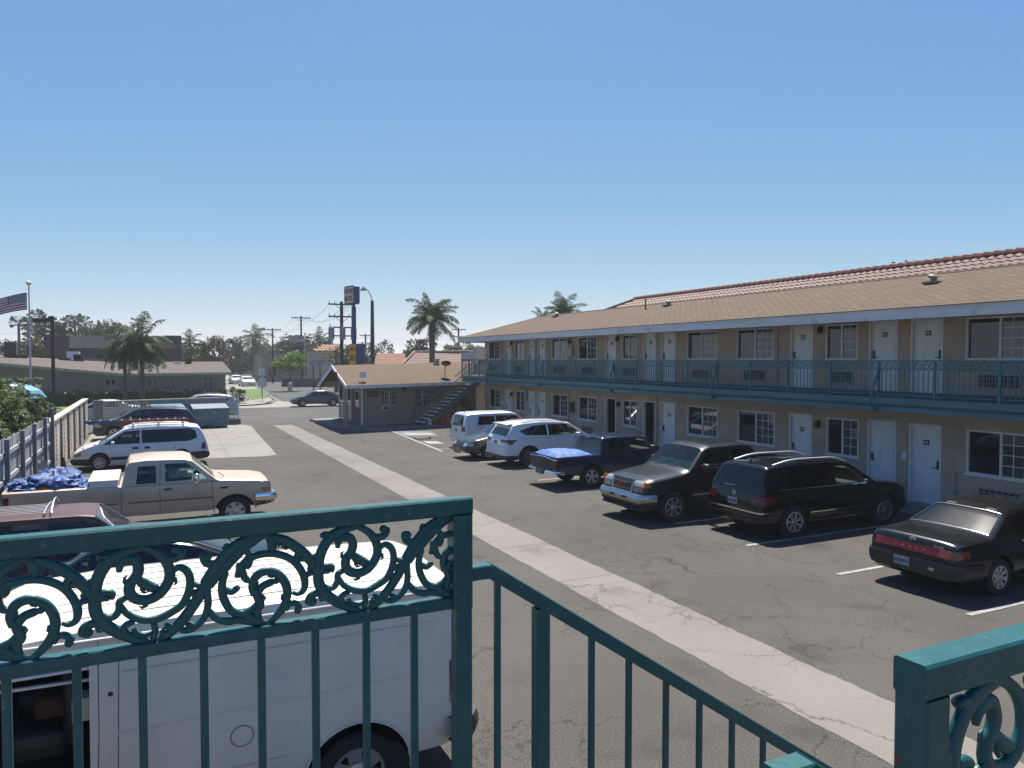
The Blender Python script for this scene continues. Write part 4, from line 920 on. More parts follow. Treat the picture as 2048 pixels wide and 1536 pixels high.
    def band(s, name, z0, z1, m, front, xb, off=.01, nz=3, bulge=0.0, parent=None):
        P = []
        for j in range(nz+1):
            z = z0 + (z1-z0)*j/nz; L = s.contour(z, front, xb); r = []; o = off + bulge*(1-(2*j/nz-1)**2); n = len(L)
            for i, (x, y) in enumerate(L):
                a = Vector(L[max(i-1, 0)]); b = Vector(L[min(i+1, n-1)]); t = (b-a); t = t.normalized() if t.length > 1e-6 else Vector((0, 1)); nn = Vector((t.y, -t.x)) * (1 if front else -1)
                r.append(Vector((x + nn.x*o, y + nn.y*o, z)))
            P.append(r)
        # close top and bottom lips
        P = [[Vector((p.x*.0 + q[0], q[1], p.z)) for p, q in zip(P[0], s.contour(z0, front, xb))]] + P + [[Vector((q[0], q[1], p.z)) for p, q in zip(P[-1], s.contour(z1, front, xb))]]
        mb = MB(); mb.grid(P); return mb.build(name, m, parent or s.root, smooth=40)
    def line(s, pts, w=.009, off=.0022, sg=-1, mb=None, seg=6):
        P = []
        for a, b in zip(pts, pts[1:]):
            for i in range(seg): P.append((a[0]+(b[0]-a[0])*i/seg, a[1]+(b[1]-a[1])*i/seg))
        P.append(pts[-1]); r1 = []; r2 = []
        for i, p in enumerate(P):
            a = Vector(P[max(i-1, 0)]); b = Vector(P[min(i+1, len(P)-1)]); t = (b-a).normalized(); n = Vector((-t.y, t.x))*w/2
            for rr, g in ((r1, 1), (r2, -1)): x, z = p[0]+n.x*g, p[1]+n.y*g; rr.append(Vector((x, sg*(s.hw(x, z)+off), z)))
        mb.grid([r1, r2])
    def seams(s, lines, w=.009):
        mb = MB()
        for sg in (-1, 1):
            for l in lines: s.line(l, w, sg=sg, mb=mb)
        return mb.build('door_seams', M_TRIM, s.root, smooth=60)
    def handles(s, pts, m, w=.16, h=.028):
        for sg in (-1, 1):
            for x, z in pts:
                mb = MB(); y = sg*(s.hw(x, z)+.02); blob(mb, (x, y, z), w/2, .018, h/2, .5, .5, 10, 6); mb.build('door_handle', m, s.root, smooth=60)
    def mirrors(s, x, z, m, sx=.09, sy=.11, sz=.075, out=.12):
        for sg in (-1, 1):
            mb = MB(); y = sg*(s.hw(x, z)+out); blob(mb, (x, y, z), sx, sy, sz, .6, .6, 12, 8); mb.bar((x+.03, sg*(s.hw(x, z)-.06), z-.04), (x+.02, y, z-.03), .06, .035)
            o = mb.build('wing_mirror', m, s.root, smooth=60)
            g = MB(); g.box(x-sx-.004, x-sx+.004, y-sy*.75, y+sy*.75, z-sz*.7, z+sz*.7); g.build('mirror_glass', M_CHROME, o)
    def rails(s, x0, x1, y, m, h=.05, r=.014, n=12):
        for sg in (-1, 1):
            mb = MB(); P = []
            for i in range(n+1):
                t = i/n; x = x0 + (x1-x0)*t; P.append((x, sg*y, s.zs(x, y) + h*min(1, 5*t, 5*(1-t)) + .004))
            mb.tube(P, r, 7); mb.build('roof_rail', m, s.root, smooth=60)
    def plate(s, z, front, y=0, wid=.29, off=.02, txt=True, x=None):
        d = 1 if front else -1; x = s.xs(y, z, front) + d*off if x is None else x; mb = MB(); mb.box(min(x, x+d*.006), max(x, x+d*.006), y-wid/2, y+wid/2, z-.07, z+.07); o = mb.build('licence_plate', M_PLATE, s.root)
        if txt:
            t = MB(); rr = random.Random(int(s.L*1000+z*100)); xx = x + d*.0062
            for i in range(7):
                cy = y - .115 + .0385*i; v = [(-.012, -.03), (.012, -.03), (.012, .03), (-.012, .03)]; t.box(min(xx, xx+d*.002), max(xx, xx+d*.002), cy-.011, cy+.011, z-.028, z+.028)
            t.build('plate_lettering', M_PLTXT, o)
        return o
    def wipers(s, x0, x1):
        mb = MB()
        for y in (-.45, .12):
            P = [(x0 - (x0-x1)*0, y, s.zs(x0, y)+.012), (x0-.03, y+.2, s.zs(x0-.03, y+.2)+.02), (x1, y+.45, s.zs(x1, min(y+.45, .7))+.02)]; mb.tube(P, .009, 5)
        mb.build('wipers', M_TRIM, s.root)
PLAN = lambda L, f=.80, r=.84, a=.30: [(0, r), (.05, r+.055), (.14, r+.105), (.35, .985), (.7, 1), (L-.8, 1), (L-a-.1, .985), (L-.14, f+.11), (L-.05, f+.06), (L, f)]
# ---- black sedan nearest on the right (tail towards the lane)
P_BLK = paint('black', (.006, .006, .006), .24, 0, .4); P_BLK2 = paint('black_blue', (.003, .004, .007), .16, 0, .35)
sp = dict(L=4.77, W=1.77, paint=P_BLK, r=.10, wr=.31, wx=(1.08, 3.72), rim='slots', belt=.93,
    top=[(0, .60), (.015, .78), (.05, .90), (.12, .955), (.3, .975), (.92, 1.0), (1.5, 1.31), (1.85, 1.385), (2.5, 1.40), (2.9, 1.36), (3.52, 1.0), (4.2, .92), (4.6, .80), (4.74, .68), (4.77, .55)],
    bot=[(0, .34), (.1, .25), (.7, .2), (4.1, .2), (4.6, .22), (4.77, .34)], plan=PLAN(4.77, .80, .85),
    sec=[(.15, .88), (.3, .96), (.5, 1.0), (.7, .995), (.93, .93), (1.3, .72), (1.45, .64)],
    cab=(1.05, 3.4, .45), side=[[(1.55, .97), (2.42, .96), (2.42, 1.31), (2.0, 1.31), (1.72, 1.2)], [(2.5, .96), (3.38, .97), (2.98, 1.26), (2.85, 1.31), (2.5, 1.32)]],
    ws=(3.46, 2.90, .09), rw=(.98, 1.52, .11), rwm=glass_mat('rear_glass_shiny', (.06, .07, .07), rough=.13), seats=(1.9, 2.75))
c = Car('parked_car', 'black sedan at the right edge with a full-width red tail light', 'car', sp, (11.78, 8.49, 0), 0, (1.03, 1, 1))
c.band('rear_bumper', .36, .60, mat('bumper_black', (.02, .02, .022), .35, var=0), False, .62, .03, bulge=.02)
c.band('front_bumper', .34, .56, M_TRIM, True, 4.2, .02, bulge=.02)
c.end('tail_light', -.80, .80, .70, .83, M_RED, False, .008, ny=12)
c.end('tail_light', -.80, -.52, .70, .83, mat('amber_red', (.30, .05, .01), .25, var=0, coat=.25), False, .012); 
for g in (-1, 1): c.side('tail_light', [(.02, .70), (.32, .72), (.32, .83), (.03, .83)], mat('amber_red', (.30, .05, .01), .25, var=0, coat=.25), .004, g)
c.plate(.50, False, .12, off=.05)
mb = MB(); x = -.012
for i in range(5): 
    y = .26-.13*i; mb.add([(x, y-.02, .765), (x, y+.02, .765), (x, y, .785)], [(0, 1, 2)])
mb.tube([(c.xs(.0, .90, False)-.006, .055*cos(a), .895+.034*sin(a)) for a in [2*pi*i/16 for i in range(17)]], .006, 5)
mb.tube([(c.xs(.0, .90, False)-.006, .022*cos(a), .897+.030*sin(a)) for a in [2*pi*i/12 for i in range(13)]], .005, 5)
mb.tube([(c.xs(.0, .90, False)-.006, .042*cos(a), .909+.012*sin(a)) for a in [2*pi*i/12 for i in range(13)]], .004, 5)
mb.build('badge', M_CHROME, c.root)
mb = MB(); put_text(mb, 'V6 XLE', .055, (-.010, -.52, .865), (0, -1, 0), (0, 0, 1), .002); mb.build('badge', M_CHROME, c.root)
mb = MB(); mb.box(-.068, -.06, -.48, -.38, .455, .50); mb.build('bumper_sticker', M_PLATE, c.root)
c.seams([[(1.52, .95), (1.42, .6), (1.5, .3)], [(2.46, .95), (2.46, .25)], [(3.42, .96), (3.45, .25)]]); c.handles([(1.75, .86), (2.66, .86)], M_TRIM); c.mirrors(3.15, 1.0, P_BLK)
mb = MB()   # chrome strip round the rear window
for sg in (-1, 1): mb.tube([(x, sg*(c.yw(x)-.10), c.zs(x, c.yw(x)-.10)+.004) for x in [.98+.54*i/8 for i in range(9)]], .007, 6)
for x in (.975, 1.525): mb.tube([(x, y*(c.yw(x)-.10), c.zs(x, y*(c.yw(x)-.10))+.004) for y in [-1+i*.2 for i in range(11)]], .006, 6)
mb.build('window_moulding', M_CHROME, c.root)

# ---- black compact suv
sp = dict(L=4.53, W=1.84, paint=P_BLK2, r=.085, wr=.365, wx=(.92, 3.68), rim='twin', belt=1.08, arch=.43,
    top=[(0, .62), (.02, .95), (.06, 1.08), (.20, 1.40), (.30, 1.60), (.38, 1.645), (1.3, 1.68), (2.4, 1.66), (2.75, 1.60), (3.42, 1.14), (4.15, 1.04), (4.38, .93), (4.5, .75), (4.53, .6)],
    bot=[(0, .38), (.1, .30), (.6, .26), (3.9, .24), (4.4, .28), (4.53, .4)], plan=PLAN(4.53, .82, .86),
    sec=[(.2, .90), (.35, .97), (.6, 1.0), (.85, .985), (1.08, .93), (1.58, .76), (1.7, .70)],
    cab=(.32, 3.32, .6), side=[[(.55, 1.14), (1.22, 1.13), (1.22, 1.50), (.70, 1.47)], [(1.28, 1.13), (2.12, 1.12), (2.12, 1.53), (1.28, 1.51)], [(2.2, 1.12), (3.12, 1.12), (2.72, 1.45), (2.55, 1.52), (2.2, 1.53)]],
    glass=G_PRIV, glassl={2: G_TINT}, ws=(3.36, 2.78, .10), rw=(.075, .29, .10), rwm=G_PRIV, seats=(1.55, 2.5), dashm=mat('dash_green', (.25, .30, .26), .8, var=0))
c = Car('parked_suv', 'glossy black SUV with chrome roof rails, parked nose to the motel doors', 'suv', sp, (11.92, 13.0, 0), 0, (1.07, 1, .985))
c.rails(.55, 2.7, .60, mat('satin_rail', (.85, .85, .86), .38, .9, var=0), .075, .026)
for g in (-1, 1):
    c.side('tail_light', [(.01, .80), (.36, .80), (.40, .98), (.03, .98)], M_RED, .006, g); 
c.end('tail_light', -.80, -.56, .80, .98, M_RED, False, .008); c.end('tail_light', .56, .80, .80, .98, M_RED, False, .008)
c.end('tail_light_clear_strip', -.78, -.58, .87, .905, mat('lens_smoke', (.12, .10, .10), .15, 0, var=0, coat=1), False, .014); c.end('reflector', -.72, -.5, .40, .47, M_RED, False, .012)
c.band('bumper_chrome_strip', .615, .645, M_CHROME, False, .45, .02); c.band('rear_bumper', .40, .60, P_BLK2, False, .42, .03, bulge=.01); c.band('front_bumper', .36, .60, P_BLK2, True, 4.1, .02)
c.plate(.80, False, .0, wid=.30, off=.012)
mb = MB(); x = c.xs(0, .98, False)-.01; mb.tube([(x, .055*cos(a), .99+.055*sin(a)) for a in [2*pi*i/20 for i in range(21)]], .006, 6)
for a in (pi/2, pi/2+2.094, pi/2-2.094): mb.bar((x, 0, .99), (x, .055*cos(a), .99+.055*sin(a)), .007, .007)
mb.build('badge', M_CHROME, c.root)
for sg in (-1, 1):
    for pp, ww, oo in (([(.55, 1.115), (3.1, 1.095)], .02, .006), ([(1.35, .56), (3.2, .56)], .022, .012), ([(1.35, .36), (3.2, .36)], .03, .02)):
        mb = MB(); c.line(pp, ww, oo, sg, mb); mb.build('side_moulding', M_CHROME, c.root)
c.seams([[(1.25, 1.1), (1.22, .75), (1.4, .4)], [(2.16, 1.1), (2.16, .4)], [(3.16, 1.1), (3.2, .4)]]); c.handles([(1.42, .98), (2.35, .97)], P_BLK2, .17); c.mirrors(2.98, 1.14, P_BLK2, .08, .11, .075)
m_ = MB(); m_.grid([[(x, y, c.zs(x, y)+.004) for y in (-.42, -.2, 0, .2, .42)] for x in (.95, 1.4, 1.9, 2.4)]); m_.build('sunroof', M_CGLASS, c.root)
m_ = MB(); m_.tube([(.52, 0, c.zs(.52, 0)), (.46, 0, c.zs(.5, 0)+.08), (.40, 0, c.zs(.5, 0)+.07)], [.03, .018, .008], 6); m_.build('aerial', M_TRIM, c.root)
m_ = MB(); m_.tube([(c.xs(.3, 1.13, False)-.01, .34, 1.13), (c.xs(0, 1.12, False)-.015, -.0, 1.14)], .008, 5); m_.build('wiper', M_CHROME, c.root)

# ---- dark grey large suv, front towards the lane
P_GM = paint('pewter', (.026, .028, .029), .30, .3, .45)
sp = dict(L=5.8, W=1.98, paint=P_GM, r=.12, wr=.385, wx=(1.35, 4.87), rim='seven', belt=1.28, arch=.455, sm=.03, rr=[(0, .04), (2.0, .04), (2.2, .11), (4.05, .12), (4.65, .16), (5.8, .16)],
    top=[(0, 1.27), (2.10, 1.28), (2.11, 1.31), (2.18, 1.76), (2.28, 1.86), (2.6, 1.895), (3.62, 1.88), (3.85, 1.81), (4.37, 1.32), (4.55, 1.26), (5.45, 1.14), (5.68, 1.06), (5.735, .9), (5.75, .72), (5.8, .66)],
    bot=[(0, .52), (.3, .44), (5.25, .34), (5.65, .36), (5.8, .45)], plan=[(0, .95), (.06, .97), (.2, .98), (2.2, .985), (2.3, 1), (4.95, 1), (5.45, .975), (5.65, .95), (5.74, .91), (5.8, .86)],
    sec=[(.3, .94), (.5, .985), (.7, 1.0), (1.0, .99), (1.25, .965), (1.78, .82), (1.9, .78)],
    cab=(2.2, 4.27, .7), bed=[(.08, 2.02, -.82, .82, .75, 1.5)], side=[[(2.38, 1.33), (2.95, 1.32), (2.95, 1.74), (2.44, 1.72)], [(3.04, 1.32), (4.08, 1.33), (3.88, 1.60), (3.74, 1.74), (3.04, 1.75)]],
    glass=G_PRIV, glassl={1: G_TINT}, ws=(4.35, 3.85, .10), wsm=glass_mat('glass_windscreen_green', (.66, .86, .74)), rw=(2.13, 2.20, .25), seats=(3.3,), steer=-.36, dashm=mat('dash_pale_green', (.75, .95, .62), .8, var=.1), intm=mat('cabin_mid', (.10, .12, .10), .9, var=0))
c = Car('pickup_truck', 'dark grey pickup facing the lane with a chrome grille lettered GMC in red', 'pickup truck', sp, (16.37, 15.52, 0), pi, (1.0, .96, .97))
M_DCHR = mat('worn_chrome', (.42, .42, .42), .28, 1.0, var=.1)
c.end('grille_surround', -.46, .46, .72, 1.085, M_DCHR, True, .018, ny=8); c.end('grille', -.40, .40, .77, 1.04, M_TRIM, True, .026, ny=8)
mb = MB()
for z in (.83, .98): P = [(c.xs(y, z, True)+.032, y, z) for y in [-.38+.76*i/6 for i in range(7)]]; mb.tube(P, .008, 5)
mb.build('grille_bars', mat('dark_chrome', (.2, .2, .2), .3, .8, var=0), c.root)
mb = MB(); put_text(mb, 'GMC', .135, (c.xs(0, .9, True)+.05, .0, .905), (0, 1, 0), (0, 0, 1), .004, 1.45, .0); mb.build('badge', mat('badge_red', (.5, .015, .01), .3, var=0), c.root)
mb = MB(); mb.add([(4.27, -.74, 1.285), (4.27, .74, 1.285), (4.02, .70, 1.44), (4.02, -.70, 1.44)], [(0, 1, 2, 3)]); mb.add([(4.02, -.70, 1.44), (4.02, .70, 1.44), (3.99, .70, 1.38), (3.99, -.70, 1.38)], [(0, 1, 2, 3)]); mb.build('green_sheet', mat('sheet_pale_green', (.42, .62, .36), .9, var=.25, scale=6), c.root)  # added pale green sheet behind the lower part of the windscreen
for g in (-1, 1):
    y0, y1 = sorted((g*.49, g*.80)); y2, y3 = sorted((g*.80, g*.91))
    c.end('headlight', y0, y1, .93, 1.065, M_LENS, True, .014); c.end('indicator', y2, y3, .92, 1.06, M_AMBER, True, .014); c.side('indicator', [(5.55, .93), (5.71, .93), (5.71, 1.06), (5.55, 1.05)], M_AMBER, .008, g)
    c.end('lower_light', y0, y1, .80, .905, mat('lens_dull', (.20, .20, .2), .2, .2, var=0, coat=1), True, .014); c.end('indicator', *sorted((g*.72, g*.90)), .80, .905, mat('amber_dull', (.30, .10, .03), .2, var=0, coat=1), True, .016)
c.band('front_bumper', .53, .74, M_DCHR, True, 5.40, .045, bulge=.03, nz=5); c.band('air_dam', .34, .53, M_TRIM, True, 5.35, .03)
mb = MB()
for g in (-.28, .28): x = c.xs(0, .62, True)+.075; mb.box(x, x+.012, g-.10, g+.10, .60, .66)
mb.build('bumper_slots', M_TRIM, c.root)
for sg in (-1, 1):
    for pp, ww, oo in (([(2.5, .66), (4.3, .66)], .045, .01), ([(2.4, 1.295), (4.0, 1.30)], .012, .006)):
        mb = MB(); c.line(pp, ww, oo, sg, mb); mb.build('side_moulding', M_GREY, c.root)
mb = MB()
for y in (-.5, -.25, 0, .25, .5): mb.tube([(x, y, c.zs(x, y)+.002) for x in [2.45+1.1*i/10 for i in range(11)]], [.004]+[.014]*9+[.004], 6)
mb.build('roof_ribs', P_GM, c.root, smooth=60)
c.seams([[(2.16, 1.26), (2.16, .5)], [(2.99, 1.3), (2.99, .42)], [(4.15, 1.28), (4.2, .42)], [(4.4, 1.2), (5.45, 1.08)]]); c.handles([(3.15, 1.12)], P_GM, .2); c.mirrors(3.97, 1.33, M_TRIM, .07, .13, .11, .16); c.wipers(4.41, 4.2)
for g in (-1, 1): c.end('tail_light', *sorted((g*.8, g*.92)), .85, 1.15, M_RED, False, .01)

# ---- blue crew cab pickup with tarp
P_NAVY = paint('navy', (.012, .028, .075), .22, .2, .8)
sp = dict(L=5.28, W=1.75, paint=P_NAVY, r=.09, wr=.35, wx=(1.25, 4.42), rim='five', belt=1.12, arch=.42, sm=.02, rr=[(0, .03), (1.5, .03), (1.7, .11), (5.3, .12)],
    top=[(0, 1.04), (1.56, 1.06), (1.565, 1.10), (1.64, 1.50), (1.74, 1.60), (2.3, 1.63), (3.1, 1.61), (3.3, 1.55), (3.95, 1.14), (4.9, 1.02), (5.15, .92), (5.26, .75), (5.28, .6)],
    bot=[(0, .55), (.3, .45), (1.5, .34), (4.8, .32), (5.28, .45)], plan=[(0, .94), (.05, .965), (.2, .98), (1.5, .985), (1.6, 1), (4.5, 1), (4.9, .97), (5.12, .91), (5.23, .86), (5.28, .82)],
    sec=[(.3, .95), (.5, .985), (.75, 1.0), (1.05, .97), (1.15, .94), (1.5, .80), (1.65, .74)],
    cab=(1.66, 3.85, .6), bed=[(.08, 1.48, -.72, .72, .62, 1.3)], side=[[(1.86, 1.14), (2.5, 1.14), (2.5, 1.47), (1.92, 1.47)], [(2.58, 1.14), (3.62, 1.15), (3.28, 1.42), (3.15, 1.48), (2.58, 1.48)]],
    glass=G_TINT, ws=(3.90, 3.30, .09), rw=(1.59, 1.69, .14), rwm=G_PRIV, seats=(2.2, 3.0), dashm=mat('dash_green', (.25, .30, .26), .8, var=0))
c = Car('pickup_truck', 'dark blue crew cab pickup with a blue tarp tied over its bed', 'pickup truck', sp, (11.05, 20.5, 0), 0, (1.02, 1, .97))
c.end('tailgate', -.68, .68, .60, 1.02, mat('tailgate_dark', (.03, .03, .032), .5, var=.2), False, .006)
for g in (-1, 1): c.end('tail_light', *sorted((g*.70, g*.81)), .70, 1.0, M_RED, False, .008); c.side('tail_light', [(.02, .70), (.14, .70), (.14, 1.0), (.02, 1.0)], M_RED, .006, g)
c.band('rear_bumper', .44, .60, M_CHROME, False, .25, .08, bulge=.02); c.band('front_bumper', .42, .62, M_CHROME, True, 4.9, .03)
mb = MB(); mb.box(-.115, -.10, -.27, .27, .45, .62); mb.build('bumper_step', M_TRIM, c.root); c.plate(.50, False, .0, x=-.12)
c.seams([[(1.60, 1.08), (1.60, .45)], [(1.82, 1.12), (1.78, .4)], [(2.54, 1.14), (2.54, .4)], [(3.70, 1.12), (3.72, .4)]]); c.handles([(2.05, 1.0), (2.75, 1.0)], P_NAVY); c.mirrors(3.45, 1.2, M_TRIM)
mb = MB(); mb.box(1.60, 1.63, -.13, .13, 1.53, 1.57); mb.build('brake_light', M_LENS, c.root)
def tarp(x0, x1, y0, y1, z0, hgt, peaks, seed, nx=34, ny=26, drop=.1, fold=.012):
    rr = random.Random(seed); ph = [(rr.uniform(4, 14), rr.uniform(4, 14), rr.uniform(0, 6), rr.uniform(.4, 1)) for _ in range(6)]; P = []
    for i in range(nx+1):
        r = []
        for j in range(ny+1):
            u, v = i/nx, j/ny; x = x0+(x1-x0)*u; y = y0+(y1-y0)*v; e = min(1, 6*u, 6*(1-u), 6*v, 6*(1-v)); z = z0
            for px, py, ph_, pw in peaks: d = sqrt((x-px)**2+(y-py)**2); z += ph_*math.exp(-(d/pw)**1.3)
            a = math.atan2(y-peaks[0][1], x-peaks[0][0])
            z += fold*sum(w*abs(sin(a*fx_*.8+p)) for fx_, fy_, p, w in ph)*.6*e + fold*.5*sum(w*sin(x*fx_+y*fy_+p) for fx_, fy_, p, w in ph)*e
            z -= drop*(1-e); r.append((x, y, z))
        P.append(r)
    return P
M_TARP = mat('blue_tarp', (.035, .14, .46), .65, var=.15, scale=5, bump=.15, bscale=16)
mb = MB(); mb.grid(tarp(-.03, 1.56, -.85, .85, 1.055, .2, [(.62, .1, .13, .6), (.0, -.1, .02, .3)], 5, nx=60, ny=50, drop=.12, fold=.013)); o = mb.build('tarp', M_TARP, None, smooth=40)
o.location = c.root.location; o.scale = c.root.scale; tag(o, 'blue tarp stretched over the bed of the dark blue pickup', 'tarp')

# ---- white crossover
P_WH = paint('white', (.92, .92, .92), .25, 0, .6); P_WH2 = paint('white_dirty', (.66, .66, .64), .35, 0, .4)
sp = dict(L=4.6, W=1.84, paint=P_WH, r=.09, wr=.36, wx=(.98, 3.64), rim='split', belt=1.10, arch=.44,
    top=[(0, .66), (.02, .92), (.10, 1.12), (.30, 1.42), (.18, 1.55), (.3, 1.58), (.7, 1.64), (1.6, 1.68), (2.4, 1.66), (2.75, 1.60), (3.5, 1.12), (4.2, 1.0), (4.45, .88), (4.57, .72), (4.6, .58)],
    bot=[(0, .42), (.12, .32), (.6, .26), (3.9, .24), (4.5, .28), (4.6, .4)], plan=PLAN(4.6, .80, .84),
    sec=[(.2, .90), (.35, .97), (.6, 1.0), (.9, .985), (1.1, .93), (1.55, .76), (1.68, .70)],
    cab=(.45, 3.42, .6), side=[[(.62, 1.34), (.85, 1.18), (1.75, 1.14), (1.75, 1.54), (1.2, 1.51)], [(1.83, 1.14), (3.22, 1.15), (2.8, 1.45), (2.6, 1.53), (1.83, 1.545)]],
    glass=G_PRIV, glassl={1: G_TINT}, ws=(3.44, 2.80, .10), rw=(.13, .31, .12), rwm=G_PRIV, seats=(1.7, 2.6))
sp['top'] = [(0, .66), (.02, .92), (.10, 1.12), (.30, 1.42), (.38, 1.57), (.5, 1.61), (.9, 1.655), (1.6, 1.68), (2.4, 1.66), (2.75, 1.60), (3.5, 1.12), (4.2, 1.0), (4.45, .88), (4.57, .72), (4.6, .58)]
c = Car('parked_suv', 'white crossover with dark alloy wheels and red tail lights, backing onto the lane', 'suv', sp, (11.62, 25.35, 0), 0, (1.02, 1, 1))
mb = MB(); mb.grid([[(x, y, 1.585 + .04*(x-.2)/.4 - .05*abs(y)**3) for y in [-.62+1.24*i/8 for i in range(9)]] for x in (.17, .3, .45)]); mb.grid([[(x, y, 1.555 - .05*abs(y)**3) for y in [-.62+1.24*i/8 for i in range(9)]] for x in (.172, .45)]); mb.build('spoiler', P_WH, c.root)
for g in (-1, 1):
    c.side('tail_light', [(.06, .98), (.18, .86), (.30, .86), (.36, .95), (.50, .99), (.50, 1.02), (.10, 1.04)], M_RED, .006, g, nx=12); c.end('tail_light', *sorted((g*.42, g*.80)), .93, 1.03, M_RED, False, .008)
c.band('lower_bumper', .30, .46, M_TRIM, False, .52, .012); c.band('bumper_lip', .455, .50, P_WH, False, .52, .025); c.plate(.90, False, .0, off=.01); c.band('front_bumper', .3, .5, M_TRIM, True, 4.1, .01)
c.rails(.75, 2.6, .62, M_TRIM, .035, .014); mb = MB()
for sg in (-1, 1): c.line([(.5, 1.075), (3.3, 1.095)], .012, .006, sg, mb)
mb.build('window_moulding', M_CHROME, c.root)
mb = MB()
for sg in (-1, 1): c.line([(1.4, .33), (3.2, .33)], .12, .006, sg, mb)
mb.build('sill_cladding', M_TRIM, c.root)
c.seams([[(1.79, 1.1), (1.79, .4)], [(1.05, 1.05), (1.28, .7), (1.42, .4)], [(3.3, 1.08), (3.3, .4)], [(.18, .85), (.16, .5)]]); c.handles([(1.15, .96), (2.05, .96)], P_WH); c.mirrors(2.98, 1.15, P_WH)

# ---- dark green sedan facing out
P_GRN = paint('dark_green', (.05, .06, .052), .28, .4, .6)
sp = dict(L=4.6, W=1.72, paint=P_GRN, r=.09, wr=.30, wx=(1.0, 3.66), rim='five', belt=.92,
    top=[(0, .6), (.05, .88), (.2, .95), (.9, .98), (1.5, 1.32), (1.9, 1.38), (2.5, 1.38), (2.85, 1.33), (3.45, .97), (4.2, .84), (4.48, .74), (4.57, .62), (4.6, .52)],
    bot=[(0, .34), (.1, .25), (4.3, .22), (4.6, .34)], plan=PLAN(4.6, .78, .84), sec=[(.15, .88), (.3, .96), (.5, 1.0), (.7, .99), (.92, .93), (1.3, .72), (1.4, .66)],
    side=[[(1.6, .96), (2.42, .95), (2.42, 1.28), (1.85, 1.28)], [(2.5, .95), (3.3, .96), (2.85, 1.28), (2.5, 1.29)]], ws=(3.40, 2.86, .09), rw=(.98, 1.5, .1))
c = Car('parked_car', 'dark green sedan with pale headlights wedged between the silver box-shaped car and the white crossover', 'car', sp, (15.75, 27.75, 0), pi, (1, 1, 1), cut=False)
for g in (-1, 1): c.end('headlight', *sorted((g*.40, g*.76)), .56, .68, M_LENS, True, .012); c.side('headlight', [(4.32, .57), (4.50, .57), (4.50, .66), (4.32, .68)], M_LENS, .006, g)
c.end('grille', -.34, .34, .56, .67, M_TRIM, True, .01); c.band('front_bumper', .30, .52, P_GRN, True, 4.1, .02, bulge=.02); c.end('licence_plate', -.16, .16, .36, .46, M_PLATE, True, .05)
mb = MB(); mb.box(c.L+.03, c.L+.045, -.5, .2, .24, .33); mb.build('lower_grille', mat('grille_orange', (.35, .10, .05), .5), c.root)

# ---- silver box-shaped car
P_SLV = paint('silver', (.64, .65, .67), .3, .5, .5)
sp = dict(L=4.25, W=1.76, paint=P_SLV, r=.10, wr=.32, wx=(.80, 3.40), rim='five', belt=1.05, arch=.40,
    top=[(0, .62), (.02, .95), (.06, 1.05), (.13, 1.4), (.2, 1.56), (.32, 1.62), (1.2, 1.645), (2.4, 1.64), (2.65, 1.58), (3.3, 1.10), (3.9, .98), (4.15, .86), (4.23, .7), (4.25, .55)],
    bot=[(0, .36), (.1, .28), (3.9, .24), (4.25, .36)], plan=PLAN(4.25, .82, .88), sec=[(.2, .92), (.35, .98), (.6, 1.0), (.85, .985), (1.05, .945), (1.5, .83), (1.66, .78)],
    cab=(.2, 3.2, .6), side=[[(.72, 1.10), (1.55, 1.10), (1.55, 1.47), (.80, 1.47)], [(1.62, 1.10), (3.0, 1.10), (2.62, 1.46), (1.62, 1.48)]], glass=G_PRIV, glassl={1: G_TINT}, ws=(3.22, 2.72, .1), rw=(.055, .19, .13), rwm=G_PRIV, seats=(1.5, 2.3))
c = Car('parked_car', 'silver box-shaped car with a white roof, farthest in the row before the motel', 'car', sp, (12.25, 30.9, 0), 0, (1, 1, 1))
for g in (-1, 1): c.end('tail_light', *sorted((g*.62, g*.77)), .82, 1.04, M_RED, False, .01); c.side('tail_light', [(.02, .84), (.12, .84), (.10, 1.04), (.04, 1.04)], M_RED, .006, g)
c.band('rear_bumper', .34, .60, P_SLV, False, .4, .035, bulge=.02); c.seams([[(1.58, 1.08), (1.58, .4)], [(.9, 1.06), (1.0, .8), (1.15, .4)], [(3.1, 1.08), (3.1, .4)]]); c.handles([(1.12, .92), (1.95, .92)], M_CHROME); c.mirrors(2.85, 1.12, P_SLV); c.plate(.86, False, 0, off=.01)
mb = MB(); mb.tube([(.35, -.2, c.zs(.35, -.2)), (.28, -.2, c.zs(.35, -.2)+.10)], [.02, .006], 6); mb.build('aerial', M_TRIM, c.root)
